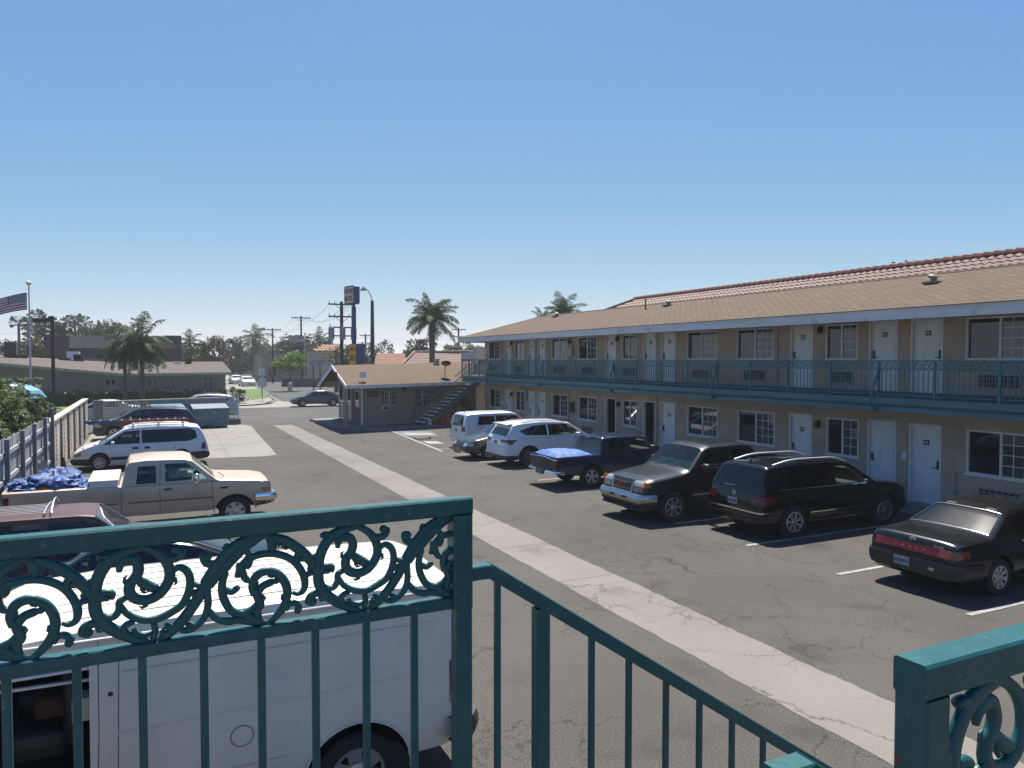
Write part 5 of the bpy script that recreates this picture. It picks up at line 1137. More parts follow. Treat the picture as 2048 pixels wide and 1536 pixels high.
# ---- beige extended-cab pickup
P_TAN = paint('beige', (.68, .535, .39), .38, .25, .35, var=.10)
sp = dict(L=5.95, W=2.0, paint=P_TAN, r=.10, wr=.38, wx=(1.28, 4.97), rim='steel', belt=1.22, arch=.49, archz=.9, sm=.02, rr=[(0, .03), (2.3, .03), (2.5, .13), (4.2, .13), (4.6, .10), (5.9, .10)],
    top=[(0, 1.24), (2.42, 1.24), (2.43, 1.28), (2.50, 1.72), (2.58, 1.84), (3.0, 1.88), (3.8, 1.86), (3.98, 1.80), (4.52, 1.30), (4.62, 1.27), (5.5, 1.20), (5.80, 1.14), (5.86, 1.0), (5.90, .75), (5.95, .68)],
    bot=[(0, .6), (.3, .52), (2.3, .45), (5.5, .45), (5.95, .55)], plan=[(0, .95), (.05, .97), (.2, .985), (2.4, .985), (2.5, .99), (4.6, .99), (5.4, .98), (5.75, .955), (5.88, .92), (5.95, .88)],
    sec=[(.3, .95), (.55, .985), (.9, 1.0), (1.15, .985), (1.24, .955), (1.75, .80), (1.9, .76)],
    cab=(2.52, 4.46, .75), bed=[(.07, 2.36, -.82, .82, .8, 1.5)], side=[[(2.72, 1.24), (3.16, 1.24), (3.16, 1.66), (2.76, 1.66)], [(3.36, 1.26), (4.32, 1.27), (3.98, 1.60), (3.84, 1.69), (3.36, 1.69)]],
    glass=G_TINT, glassl={1: G_CLEAR}, ws=(4.48, 3.98, .10), wsm=glass_mat('glass_windscreen_pale', (.6, .78, .76), dust=.04), rw=(2.445, 2.54, .2), seats=(3.55,), seat=M_INTL, dashm=mat('dash_pale', (.34, .40, .30), .8, var=.1), intm=mat('cabin_teal', (.20, .27, .25), .9, var=0))
TX, TY, TS = -2.86, 19.78, .925
c = Car('pickup_truck', 'dusty beige extended-cab pickup with blue bundles and a white toolbox in its long bed', 'pickup truck', sp, (TX, TY, 0), 0, (.94, TS, .925)); TK = c
c.band('front_bumper', .62, .82, M_CHROME, True, 5.45, .06, bulge=.03, nz=5); c.band('front_valance', .50, .62, M_TRIM, True, 5.45, .0)
for g in (-1, 1):
    c.side('headlight', [(5.66, .90), (5.86, .90), (5.83, 1.10), (5.66, 1.13)], M_LENS, .008, g); c.side('indicator', [(5.62, .86), (5.86, .86), (5.86, .95), (5.62, .97)], M_AMBER, .010, g)
    c.end('headlight', *sorted((g*.5, g*.88)), .90, 1.10, M_LENS, True, .012); c.side('tail_light', [(.02, .78), (.14, .78), (.14, 1.12), (.02, 1.12)], M_RED, .006, g)
c.end('grille', -.48, .48, .86, 1.10, M_TRIM, True, .012)
for sg in (-1, 1):
    for pp, ww, oo in (([(.1, .80), (2.38, .80)], .018, .008), ([(2.55, .80), (4.45, .80)], .022, .012), ([(2.5, 1.20), (4.6, 1.20)], .01, .004)):
        mb = MB(); c.line(pp, ww, oo, sg, mb); mb.build('side_moulding', M_TRIM, c.root)
for sg in (-1, 1): mb = MB(); mb.tube([(4.97+.50*cos(a), sg*(c.hw(4.97, .8)+.004), .395+.455*sin(a)) for a in [pi*i/20 for i in range(21)]], .012, 5); mb.build('arch_moulding', P_TAN, c.root)
c.seams([[(3.26, 1.74), (3.24, 1.2), (3.24, .55)], [(4.42, 1.24), (4.44, .9), (4.46, .55)], [(2.40, 1.2), (2.40, .5)]], .012)
c.handles([(3.42, 1.08)], M_TRIM, .2, .04); c.mirrors(4.06, 1.30, M_CHROME, .07, .07, .14, .16)
mb = MB(); c.line([(4.62, 1.02), (4.80, 1.02)], .05, .006, -1, mb); mb.build('fender_badge', M_TRIM, c.root)
mb = MB(); mb.tube([(4.72, -.72, 1.27), (4.70, -.72, 1.31), (4.6, -.5, 1.36)], .01, 5); mb.build('wiper_arm', M_TRIM, c.root)
mb = MB(); mb.add([(3.0, -.80, 1.42), (3.0, -.80, 1.62), (3.1, -.8, 1.62), (3.1, -.8, 1.42)], [(0, 1, 2, 3)]); blob(mb, (3.55, -.2, 1.36), .16, .2, .14); blob(mb, (3.85, .1, 1.28), .2, .18, .08); mb.build('cab_clutter', mat('paper_white', (.6, .65, .68), .8), c.root)
def tk(x, y, z): return Vector((TX + x*.94, TY + y*TS, z*.925))
tb = empty('truck_toolbox', 'white ribbed toolbox across the bed of the beige pickup behind its cab', 'toolbox', tk(2.05, 0, 1.25)); mb = MB(); mb.box(-.30, .26, -.86, .86, -.10, .10); loc(mb.build('box', M_WHITE, tb), (0, 0, 0)).matrix_parent_inverse = Matrix.Identity(4)
mb = MB(); mb.box(-.32, .28, -.88, .88, .101, .125)
for i in range(12): mb.box(-.30+.048*i, -.28+.048*i, -.86, .86, .125, .134)
mb.build('lid', mat('lid_white', (.85, .84, .80), .5, .2), tb)
M_TARPD = mat('blue_bag', (.008, .07, .26), .6, var=.3, scale=4, bump=.3, bscale=9, det=3)
def bundle(x, y, z, sx, sy, sz, seed, label, m=M_TARPD, cat='bundle'):
    z -= .07
    rr = random.Random(seed); mb = MB(); from mathutils import noise; nu, nv = 64, 36; vs = []
    for i in range(nv+1):
        p = -pi/2+pi*i/nv
        for k in range(nu):
            a = 2*pi*k/nu; d = Vector((cos(p)*cos(a), cos(p)*sin(a), sin(p))); nn_ = [abs(noise.noise(d*k_+Vector((seed*3.1, seed, k_)))) for k_ in (1.3, 2.6, 5.2, 9.0)]; f = .86 + .42*nn_[0] + .34*nn_[1] + .22*nn_[2] + .10*nn_[3]
            vs.append((d.x*sx*f, d.y*sy*f, d.z*sz*f))
    mb.add(vs, [(i*nu+k, i*nu+(k+1) % nu, (i+1)*nu+(k+1) % nu, (i+1)*nu+k) for i in range(nv) for k in range(nu)])
    o = mb.build('tarp_bundle', m, None, smooth=40); o.location = tk(x, y, z); return tag(o, label, cat)
bundle(.42, -.1, 1.20, .38, .58, .26, 1, 'dark blue tarp bundle at the tail end of the beige pickup bed')
bundle(.98, .05, 1.25, .52, .68, .34, 2, 'largest blue tarp bundle humped in the middle of the beige pickup bed')
bundle(1.55, -.12, 1.18, .34, .62, .20, 3, 'low blue tarp bundle next to the white toolbox in the beige pickup')
bundle(.80, -.62, 1.18, .26, .12, .15, 4, 'yellow and red bag tucked against the bed side of the beige pickup', mat('yellow_bag', (.55, .30, .02), .5, var=0, col2=(.35, .02, .03), scale=5, det=1), 'bag')
bundle(1.30, .70, 1.42, .09, .09, .09, 5, 'small white bag poking up behind the blue tarp bundles', M_WHITE, 'bag')

# ---- white minivan
P_MV = paint('white_van', (.92, .91, .89), .3, 0, .5)
sp = dict(L=5.07, W=1.95, paint=P_MV, r=.10, wr=.34, wx=(1.05, 4.08), rim='swirl', belt=1.02, arch=.40,
    top=[(0, .66), (.02, .9), (.10, 1.15), (.28, 1.55), (.40, 1.66), (.8, 1.72), (1.8, 1.75), (2.9, 1.73), (3.2, 1.66), (4.12, 1.10), (4.3, 1.04), (4.75, .90), (4.95, .78), (5.04, .64), (5.07, .52)],
    bot=[(0, .38), (.1, .30), (.6, .22), (4.5, .2), (5.0, .26), (5.07, .36)], plan=PLAN(5.07, .76, .84, .4),
    sec=[(.15, .90), (.3, .97), (.55, 1.0), (.8, .99), (1.02, .94), (1.6, .77), (1.75, .72)],
    cab=(.35, 4.0, .5), side=[[(.44, 1.16), (.80, 1.05), (2.55, 1.04), (2.55, 1.56), (.72, 1.57), (.50, 1.46)], [(2.62, 1.04), (3.95, 1.03), (3.62, 1.26), (3.15, 1.53), (2.62, 1.56)]],
    glass=G_PRIV, glassl={1: G_TINT}, ws=(4.10, 3.22, .10), rw=(.12, .32, .12), rwm=G_PRIV, seats=(2.2, 3.1), dashm=mat('dash_pale', (.34, .40, .30), .8, var=.1))
MVX, MVY = 1.98, 31.05
c = Car('minivan', 'white minivan with black lower trim and ladders strapped to its roof', 'minivan', sp, (MVX, MVY, 0), pi, (.885, .9, .90)); MV = c
c.band('rear_bumper', .32, .58, M_TRIM, False, .75, .03, bulge=.02); c.band('front_bumper', .26, .50, M_TRIM, True, 4.45, .03, bulge=.02)
for sg in (-1, 1):
    for pp, ww in (([(1.5, .50), (3.68, .48)], .13), ([(.12, .52), (.66, .50)], .2), ([(4.46, .38), (4.86, .40)], .2)):
        mb = MB(); c.line(pp, ww, .012, sg, mb); mb.build('lower_trim', M_TRIM, c.root)
for g in (-1, 1):
    c.side('tail_light', [(.10, .70), (.30, .70), (.24, .98), (.15, .98)], M_RED, .006, g); c.side('headlight', [(4.72, .62), (4.98, .58), (4.98, .70), (4.72, .78)], mat('lens_brown', (.25, .22, .20), .15, .2, var=0, coat=1), .008, g); c.end('headlight', *sorted((g*.3, g*.72)), .58, .74, M_LENS, True, .012)
c.seams([[(2.585, 1.0), (2.58, .3)], [(4.02, .98), (3.85, .6), (3.7, .35)], [(1.3, 1.0), (1.36, .6)]], .01)
for sg in (-1, 1):
    for x in (2.35, 2.78): mb = MB(); blob(mb, (x, sg*(c.hw(x, .86)+.002), .86), .12, .02, .045, .6, .6, 14, 6); mb.build('door_handle', M_TRIM, c.root, smooth=60)
c.mirrors(3.6, 1.10, P_MV, .07, .10, .07); c.rails(.7, 3.05, .66, mat('rail_silver', (.6, .6, .6), .4, .5), .04, .02); c.wipers(4.06, 3.85)
def mv(x, y, z): return Vector((MVX - x*.885, MVY - y*.9, z*.90))
def ladder(name, label, x0, x1, y, z, wdt, m, mr, hook=False):
    e = empty(name, label, 'ladder', mv((x0+x1)/2, y, z)); b = mv((x0+x1)/2, y, z)
    for q in (-wdt/2, wdt/2): mb = MB(); mb.bar(mv(x0, y+q, z), mv(x1, y+q, z), .03, .085); loc(mb.build('ladder_rail', m, e), b)
    n = int(abs(x1-x0)/.31)
    for i in range(n): x = x0 + (x1-x0)*(i+.5)/n; mb = MB(); mb.tube([mv(x, y-wdt/2-.03, z+.055), mv(x, y+wdt/2+.03, z+.055)], .022, 6); loc(mb.build('rung', mr, e), b)
M_LAD = mat('fibreglass_orange', (.42, .085, .05), .5, var=.1); M_LADB = mat('ladder_blue', (.03, .13, .28), .5, var=.1)
ladder('extension_ladder', 'orange ladder lying on the roof of the white minivan', .75, 3.45, .28, 1.91, .42, M_LAD, M_ALU)
ladder('extension_ladder', 'blue ladder on the minivan roof sticking out over its windscreen', 3.5, 4.62, .28, 1.91, .40, M_LADB, M_ALU)
mb = MB()
for x in (.95, 1.9, 2.85): mb.bar(mv(x, -.72, 1.815), mv(x, .72, 1.815), .05, .04)
tag(mb.build('roof_rack', M_GREY), 'grey cross bars of the roof rack under the ladders on the white minivan', 'roof rack')

# ---- dark suv beyond the minivan
P_DS = paint('dark_slate', (.035, .045, .055), .25, .3, .7)
sp = dict(L=4.75, W=1.88, paint=P_DS, r=.09, wr=.37, wx=(.98, 3.80), rim='five', belt=1.10, arch=.43,
    top=[(0, .66), (.03, .95), (.10, 1.12), (.34, 1.48), (.46, 1.60), (1.0, 1.66), (1.9, 1.69), (2.6, 1.66), (2.9, 1.60), (3.7, 1.14), (4.3, 1.03), (4.6, .90), (4.72, .74), (4.75, .6)],
    bot=[(0, .42), (.1, .32), (4.6, .26), (4.75, .4)], plan=PLAN(4.75, .80, .84), sec=[(.2, .90), (.35, .97), (.6, 1.0), (.9, .985), (1.1, .93), (1.6, .75), (1.7, .70)],
    cab=(.5, 3.6, .6), side=[[(.62, 1.36), (.95, 1.20), (2.1, 1.14), (2.1, 1.53), (1.1, 1.52)], [(2.18, 1.14), (3.45, 1.14), (3.0, 1.42), (2.8, 1.52), (2.18, 1.54)]], glass=G_PRIV, glassl={1: G_TINT}, ws=(3.62, 2.92, .10), rw=(.14, .38, .12), seats=(1.9, 2.8), dashm=mat('dash_green', (.25, .30, .26), .8, var=0))
c = Car('parked_suv', 'dark slate SUV between the white minivan and the blue dumpster', 'suv', sp, (2.15, 42.1, 0), pi, (.98, .92, .93))
for g in (-1, 1): c.side('tail_light', [(.06, .98), (.45, 1.00), (.5, 1.06), (.12, 1.10)], M_RED, .006, g); c.side('headlight', [(4.35, .72), (4.62, .72), (4.60, .84), (4.38, .88)], M_LENS, .006, g)
c.rails(.8, 2.7, .62, M_TRIM); c.seams([[(2.14, 1.12), (2.14, .4)], [(3.5, 1.1), (3.5, .4)]]); c.handles([(1.5, 1.0), (2.4, 1.0)], M_CHROME); c.mirrors(3.1, 1.16, P_DS)

# ---- maroon wagon
P_MAR = paint('maroon', (.13, .058, .048), .42, .1, .25, var=.12)
sp = dict(L=4.8, W=1.75, paint=P_MAR, r=.055, n=4.5, wr=.31, wx=(1.05, 3.75), rim='seven', belt=.93, sm=.03,
    top=[(0, .55), (.02, .88), (.10, 1.10), (.30, 1.36), (.38, 1.41), (1.2, 1.44), (2.7, 1.43), (2.92, 1.40), (3.42, .97), (3.5, .95), (4.5, .88), (4.72, .84), (4.76, .6), (4.8, .5)],
    bot=[(0, .36), (.1, .28), (4.7, .26), (4.8, .4)], plan=PLAN(4.8, .86, .88, .2), sec=[(.2, .92), (.35, .98), (.6, 1.0), (.93, .965), (1.35, .80), (1.45, .77)],
    cab=(.35, 3.32, .5), side=[[(.55, .98), (1.35, .97), (1.35, 1.32), (.62, 1.32)], [(1.45, .97), (2.15, .97), (2.15, 1.33), (1.45, 1.33)], [(2.27, .97), (3.24, .98), (2.92, 1.30), (2.27, 1.33)]],
    glass=G_TINT, ws=(3.38, 2.93, .08), wsm=glass_mat('glass_windscreen_pale2', (.6, .76, .72), dust=.04), rw=(.12, .32, .1), seats=(1.8, 2.6), seat=M_INTL)
c = Car('station_wagon', 'maroon station wagon with a roof rack, seen just above the teal railing on the left', 'station wagon', sp, (-3.86, 14.95, 0), 0, (1.03, .93, .98))
mb = MB()
for i in range(7): y = -.45+.9*i/6; mb.tube([(x, y, c.zs(x, y)+.035) for x in [.35+1.9*j/5 for j in range(6)]], .007, 5)
mb.build('roof_slats', M_GREY, c.root)
for x in (.5, 1.4, 2.2):
    mb = MB(); mb.tube([(x, y, c.zs(x, min(abs(y), .6))+.05+.035*(1-(y/.62)**2)) for y in [-.62+1.24*j/10 for j in range(11)]], .014, 6)
    for y in (-.6, .6): mb.bar((x, y, c.zs(x, .6)), (x, y, c.zs(x, .6)+.06), .03, .03)
    mb.build('rack_bar', M_GREY, c.root, smooth=60)
mb = MB(); mb.tube([(2.3, y, c.zs(2.3, min(abs(y), .6))+.06+.14*(1-(y/.62)**2)) for y in [-.62+1.24*j/10 for j in range(11)]], .014, 6); mb.build('rack_hoop', M_ALU, c.root, smooth=60)
c.seams([[(2.21, .94), (2.21, .35)], [(1.40, .94), (1.40, .5)], [(3.30, .94), (3.30, .35)]]); c.mirrors(3.02, 1.02, M_TRIM, .05, .08, .06); c.wipers(3.40, 3.25)
mb = MB()
for sg in (-1, 1): mb.tube([(x, sg*(c.yw(x)-.03), c.zs(x, c.yw(x)-.03)+.006) for x in (3.38, 3.2, 3.05, 2.93)], .010, 5)
mb.tube([(3.40, y, c.zs(3.40, y)+.008) for y in (-.6, -.3, 0, .3, .6)], .009, 5); mb.build('windscreen_moulding', M_CHROME, c.root)
for g in (-1, 1): c.end('headlight', *sorted((g*.35, g*.78)), .62, .78, M_LENS, True, .01)

# ---- black coupe between the wagon and the van
sp = dict(L=4.6, W=1.78, paint=P_BLK2, r=.10, wr=.31, wx=(1.05, 3.65), rim='five', belt=.90,
    top=[(0, .55), (.02, .80), (.10, .92), (.7, .98), (1.35, 1.24), (1.8, 1.33), (2.3, 1.34), (2.7, 1.27), (3.35, .92), (4.2, .80), (4.5, .68), (4.6, .5)],
    bot=[(0, .34), (.1, .26), (4.4, .2), (4.6, .34)], plan=PLAN(4.6, .78, .82), sec=[(.15, .88), (.3, .96), (.5, 1.0), (.7, .99), (.90, .92), (1.25, .70), (1.35, .64)],
    cab=(.85, 3.2, .5), side=[[(1.32, .96), (1.75, .94), (1.75, 1.24), (1.50, 1.17)], [(1.84, .93), (3.1, .93), (2.68, 1.19), (2.4, 1.26), (1.84, 1.27)]],
    glass=G_TINT, ws=(3.28, 2.70, .09), rw=(.74, 1.38, .14), rwm=G_CLEAR, seats=(2.4,), intm=mat('cabin_mid', (.16, .18, .15), .9, var=0))
c = Car('parked_car', 'black coupe between the maroon wagon and the white van, mostly behind the railing', 'car', sp, (1.92, 12.75, 0), pi, (1.0, .93, 1.0))
c.end('tail_light', -.75, -.3, .66, .78, M_RED, False, .008); c.end('tail_light', .3, .75, .66, .78, M_RED, False, .008); c.plate(.55, False, 0, off=.02)
mb = MB()
for sg in (-1, 1): mb.tube([(x, sg*(c.yw(x)-.13), c.zs(x, c.yw(x)-.13)+.004) for x in [.74+.64*i/8 for i in range(9)]], .010, 6)
mb.build('window_moulding', M_TRIM, c.root)

# ---- white cargo van in front of the railing
P_VAN = paint('van_white', (.90, .82, .70), .35, 0, .35, var=.03)
sp = dict(L=5.35, W=2.0, paint=P_VAN, r=.13, n=3.4, wr=.37, wx=(1.02, 4.55), rim='steel', belt=1.35, arch=.47, step=.09, sm=.04, rr=[(0, .12), (3.9, .13), (4.4, .12), (5.35, .12)],
    top=[(0, .62), (.01, 1.9), (.05, 1.99), (.2, 2.06), (1.2, 2.09), (3.0, 2.09), (3.6, 2.04), (3.78, 1.98), (4.45, 1.34), (4.6, 1.29), (5.1, 1.16), (5.26, 1.0), (5.33, .8), (5.35, .6)],
    bot=[(0, .5), (.2, .42), (5.1, .38), (5.35, .5)], plan=[(0, .935), (.03, .955), (.10, .975), (.35, .995), (.7, 1), (4.4, 1), (4.9, .975), (5.2, .93), (5.35, .86)],
    sec=[(.35, .96), (.55, .985), (.8, 1.0), (1.1, 1.0), (1.35, .985), (1.7, .955), (1.95, .925), (2.1, .90)],
    cab=(.15, 4.36, .62), side=[[(4.30, 1.36), (4.31, 1.36), (4.31, 1.37), (4.30, 1.37)]], cuts=[(0, 3.06, 4.05, .5, 1.6, .55, 1.86)], glass=G_TINT, ws=(4.42, 3.82, .10), seats=(3.45,), intm=mat('van_inside', (.035, .034, .032), .9, var=0), seat=M_TRIM)
VX, VY = 2.62, 7.33
c = Car('cargo_van', 'white cargo van with a ribbed roof behind the near teal railing', 'van', sp, (VX, VY, 0), pi, (1, .98, .965)); VAN = c
mb = MB()
for i in range(8):
    y = -.74 + 1.48*i/7; mb = MB(); mb.tube([(x, y, c.zs(x, y)-.001) for x in [.22+3.25*j/14 for j in range(15)]], [.001]+[.0062]*13+[.001], 6, sy=1); mb.build('roof_rib', mat('rib_grey', (.20, .195, .185), .5, var=0), c.root, smooth=60)  # ribs coloured grey, darker than the roof paint, for contrast
for g in (-1, 1): mb = MB(); mb.tube([(x, g*(c.hw(x, 1.93)+.012), 1.935) for x in [.1+3.6*j/10 for j in range(11)]], .016, 6); mb.build('rain_gutter', P_VAN, c.root, smooth=60)
for g in (-1, 1): c.side('tail_light', [(.06, .86), (.16, .86), (.16, 1.26), (.06, 1.26)], M_RED, .010, g); c.side('reversing_light', [(.062, .88), (.158, .88), (.158, .95), (.062, .95)], M_LENS, .014, g)
c.band('rear_bumper', .50, .72, mat('bumper_dark', (.03, .03, .032), .45, var=.1), False, .18, .12, bulge=.03, nz=5)
c.seams([[(3.0, 1.93), (3.0, 1.2), (3.02, .55)], [(2.86, 1.90), (2.87, 1.2), (2.88, .56)], [(.09, 1.9), (.09, .75)]], .005)
for zc_ in (.70, 1.66):
    for sg in (-1, 1): mb = MB(); c.line([(1.62 if zc_ < 1 else .3, zc_), (2.84, zc_)], .010, .003, sg, mb, 10); mb.build('pressed_line_shade', mat('van_crease_shade', (.62, .58, .52), .5, var=0), c.root)  # flat strips; crease shade is put into a darker van colour
for sg in (-1, 1): mb = MB(); mb.box(3.035, 3.055, sg*.93-.02, sg*.93+.02, 1.0, 1.06); mb.build('door_striker', M_GREY, c.root)
for sg in (-1, 1): mb = MB(); c.line([(.15, 1.20), (1.6, 1.19), (2.95, 1.18)], .012, .004, sg, mb, 12); mb.build('body_crease', P_VAN, c.root)
mb = MB(); x, z = 1.98, .96; yy = c.hw(x, z)+.003
mb.tube([(x + .088*cos(a), yy, z+.088*sin(a)) for a in [2*pi*i/26 for i in range(27)]], .0035, 5); mb.build('fuel_cap_outline', mat('gap_grey', (.12, .12, .12), .7, var=0), c.root)
mb = MB(); mb.cyl((2.92, c.hw(2.92, 1.5)-.01, 1.50), (2.92, c.hw(2.92, 1.5)+.004, 1.50), .018, n=14); mb.build('door_lock', M_TRIM, c.root)
# arch lip and inside of door frame
for sg in (-1, 1): mb = MB(); mb.tube([(1.02+.475*cos(a), sg*(c.hw(1.02, .8)+.003), .385+.475*sin(a)) for a in [-.1+(pi+.2)*i/24 for i in range(25)]], .012, 6); mb.build('arch_lip', P_VAN, c.root, smooth=60)
mb = MB(); mb.bar((3.04, .93, 1.72), (3.95, .95, 1.72), .02, .02); mb.bar((3.04, .80, 1.58), (4.0, .80, 1.60), .03, .02); mb.build('door_opening_trim', M_WHITE, c.root)
dm = MB(); a = radians(62); hx, hy = 4.05, .985; dx, dy = -cos(a), sin(a)
def dp(t, z, o=0): return Vector((hx + dx*t - dy*o*0 + o*sin(a), hy + dy*t + o*cos(a), z))
dd = MB()
for z0, z1, t0, t1 in ((.55, 1.28, .0, 1.0), (1.28, 1.86, .0, .06), (1.28, 1.86, .93, 1.0), (1.80, 1.88, .06, .93)):
    P8 = [dp(t0, z0, -.03), dp(t1, z0, -.03), dp(t1, z0, .03), dp(t0, z0, .03), dp(t0, z1, -.03), dp(t1, z1, -.03), dp(t1, z1, .03), dp(t0, z1, .03)]
    dd.add(P8, [(0, 3, 2, 1), (4, 5, 6, 7), (0, 1, 5, 4), (1, 2, 6, 5), (2, 3, 7, 6), (3, 0, 4, 7)])
do = dd.build('open_door', P_VAN, c.root)
g_ = MB(); g_.add([dp(.06, 1.28), dp(.93, 1.28), dp(.93, 1.80), dp(.06, 1.80)], [(0, 1, 2, 3)]); g_.build('door_glass', G_TINT, do)
mb = MB(); blob(mb, (3.35, .45, 1.30), .13, .12, .10); mb.build('brown_bag', mat('bag_brown', (.07, .025, .01), .8), c.root)
mb = MB(); mb.box(3.05, 3.18, .75, .92, 1.30, 1.48); mb.build('seat_belt_cover', mat('pale_trim', (.5, .52, .42), .7), c.root)

# ---- cars on the streets
P_GR = paint('graphite', (.09, .10, .11), .28, .4, .6)
def generic(L=4.7, W=1.8, H=1.48, **kw):
    s = H/1.48
    d = dict(L=L, W=W, r=.10, wr=.33, wx=(1.0, 3.77), rim='five', belt=1.0, step=.12, paint=P_GR,
        top=[(0, .62), (.03, .92), (.12, 1.03), (.6, 1.08*s), (1.25, 1.36*s), (1.7, 1.46*s), (2.4, 1.47*s), (2.8, 1.38*s), (3.5, 1.02), (4.3, .88), (4.6, .74), (4.7, .55)],
        bot=[(0, .36), (.1, .26), (4.5, .22), (4.7, .36)], plan=PLAN(4.7, .78, .84), sec=[(.15, .88), (.3, .96), (.55, 1.0), (.75, .99), (.97, .94), (1.35*s, .72), (1.5*s, .66)],
        side=[[(1.30, 1.04), (2.22, 1.01), (2.22, 1.36*s), (1.65, 1.36*s)], [(2.30, 1.01), (3.35, 1.0), (2.85, 1.32*s), (2.6, 1.37*s), (2.30, 1.375*s)]], ws=(3.42, 2.84, .1), rw=(.66, 1.2, .1))
    d.update(kw); return d
c = Car('passing_car', 'dark grey sedan driving along the street beyond the motel office', 'car', generic(), (14.98, 64.4, 0), pi, (.92, .92, .93), cut=False)
for g in (-1, 1): c.side('tail_light', [(.05, .84), (.3, .84), (.3, .98), (.08, 1.0)], M_RED, .006, g); c.side('headlight', [(4.25, .64), (4.52, .62), (4.48, .76), (4.28, .80)], M_LENS, .006, g)
c.seams([[(2.26, .98), (2.26, .35)], [(3.35, .98), (3.4, .35)]]); c.mirrors(3.1, 1.04, P_GR)
pw = paint('white_old', (.85, .85, .82), .35, 0, .4)
for x, y, lab in ((12.75, 117.4, 'nearer white sedan parked on the side street facing the camera'), (12.35, 128.0, 'farther white sedan parked on the side street behind another white sedan')):
    c = Car('street_car', lab, 'car', generic(paint=pw), (x, y, 0), -pi/2+.05, (.95, 1.05, 1), cut=False)
    for g in (-1, 1): c.end('headlight', *sorted((g*.40, g*.78)), .58, .72, M_LENS, True, .01)
    c.end('grille', -.35, .35, .56, .68, M_TRIM, True, .01); c.end('licence_plate', -.16, .16, .36, .46, M_PLATE, True, .03); c.mirrors(3.1, 1.04, pw)
suv = generic(L=4.7, W=1.85, H=1.70, paint=paint('silver_street', (.46, .47, .48), .3, .3, .5), top=[(0, .7), (.05, 1.0), (.3, 1.40), (.45, 1.56), (1.1, 1.68), (2.0, 1.70), (2.6, 1.66), (2.9, 1.58), (3.7, 1.12), (4.3, 1.0), (4.6, .85), (4.7, .6)], sec=[(.2, .9), (.4, .98), (.6, 1), (.9, .985), (1.1, .93), (1.6, .76), (1.7, .7)],
    side=[[(.65, 1.32), (1.0, 1.20), (2.1, 1.14), (2.1, 1.54), (1.1, 1.52)], [(2.18, 1.14), (3.45, 1.13), (3.0, 1.44), (2.8, 1.53), (2.18, 1.55)]], ws=(3.62, 2.92, .1), rw=(.12, .36, .12), wr=.36)
c = Car('street_suv', 'silver SUV on the street, its roof showing above the blue dumpster', 'suv', suv, (5.35, 53.6, 0), pi, (.93, .95, 1.0), cut=False)
c.rails(.8, 2.7, .6, M_TRIM); c.mirrors(3.1, 1.16, M_CHROME)
c = Car('street_car', 'pale sedan on the street glimpsed through the pierced block wall', 'car', generic(paint=paint('pale_car', (.60, .59, .54), .35, 0, .4)), (-.4, 53.2, 0), pi, (.95, .95, 1.0), cut=False)
# ---------------------------------------------------------------- vegetation helpers
def leaf_mat(name, c1, c2, rough=.55, spec=.35):
    c1 = [c*.85 for c in c1]; c2 = [c*.85 for c in c2]
    m = mat(name, c1, rough, var=0, spec=spec); n, l, b = nodes_of(m); g = n.new('ShaderNodeNewGeometry'); r = n.new('ShaderNodeValToRGB')
    r.color_ramp.elements[0].color = (*c1, 1); r.color_ramp.elements[1].color = (*c2, 1); l.new(g.outputs['Random Per Island'], r.inputs[0]); l.new(r.outputs[0], b.inputs['Base Color'])
    b.inputs['Transmission Weight'].default_value = 0
    t = n.new('ShaderNodeBsdfTranslucent'); l.new(r.outputs[0], t.inputs[0]); mx = n.new('ShaderNodeMixShader'); mx.inputs[0].default_value = .28
    out = [q for q in n if q.type == 'OUTPUT_MATERIAL'][0]; l.new(b.outputs[0], mx.inputs[1]); l.new(t.outputs[0], mx.inputs[2]); l.new(mx.outputs[0], out.inputs[0]); return m
L_DARK = leaf_mat('leaf_dark', (.016, .028, .012), (.05, .075, .03)); L_MID = leaf_mat('leaf_mid', (.035, .06, .018), (.09, .13, .04))
L_OLIVE = leaf_mat('leaf_olive', (.05, .06, .025), (.12, .13, .06)); L_LIME = leaf_mat('leaf_lime', (.10, .19, .015), (.24, .36, .05))
L_PALM = leaf_mat('leaf_palm', (.03, .055, .018), (.085, .125, .045), .6, .2); L_TROP = leaf_mat('leaf_tropical', (.022, .05, .010), (.085, .135, .03), .6, .2)
L_RUST = leaf_mat('leaf_rust', (.07, .045, .025), (.12, .10, .04)); L_FAN = leaf_mat('leaf_fan', (.03, .04, .02), (.08, .09, .045))
M_BARK = mat('bark', (.10, .08, .06), .9, var=.3, scale=6, bump=.4, bscale=20); M_PBARK = mat('palm_bark', (.16, .12, .09), .9, var=.3, scale=5, bump=.5, bscale=12, stretch=(1, 1, 4))
def rdir(rr):
    z = rr.uniform(-1, 1); a = rr.uniform(0, 2*pi); s = sqrt(1-z*z); return Vector((s*cos(a), s*sin(a), z))
def leafquad(mb, p, rr, s, dirv=None, asp=.55):
    a = (dirv if dirv is not None else rdir(rr)); b = a.cross(rdir(rr)); b = b.normalized() if b.length > .01 else Vector((1, 0, 0))
    u = a*s; v = b*s*asp
    mb.add([p - u*.5, p + v*.5, p + u*.5, p - v*.5], [(0, 1, 2, 3)])
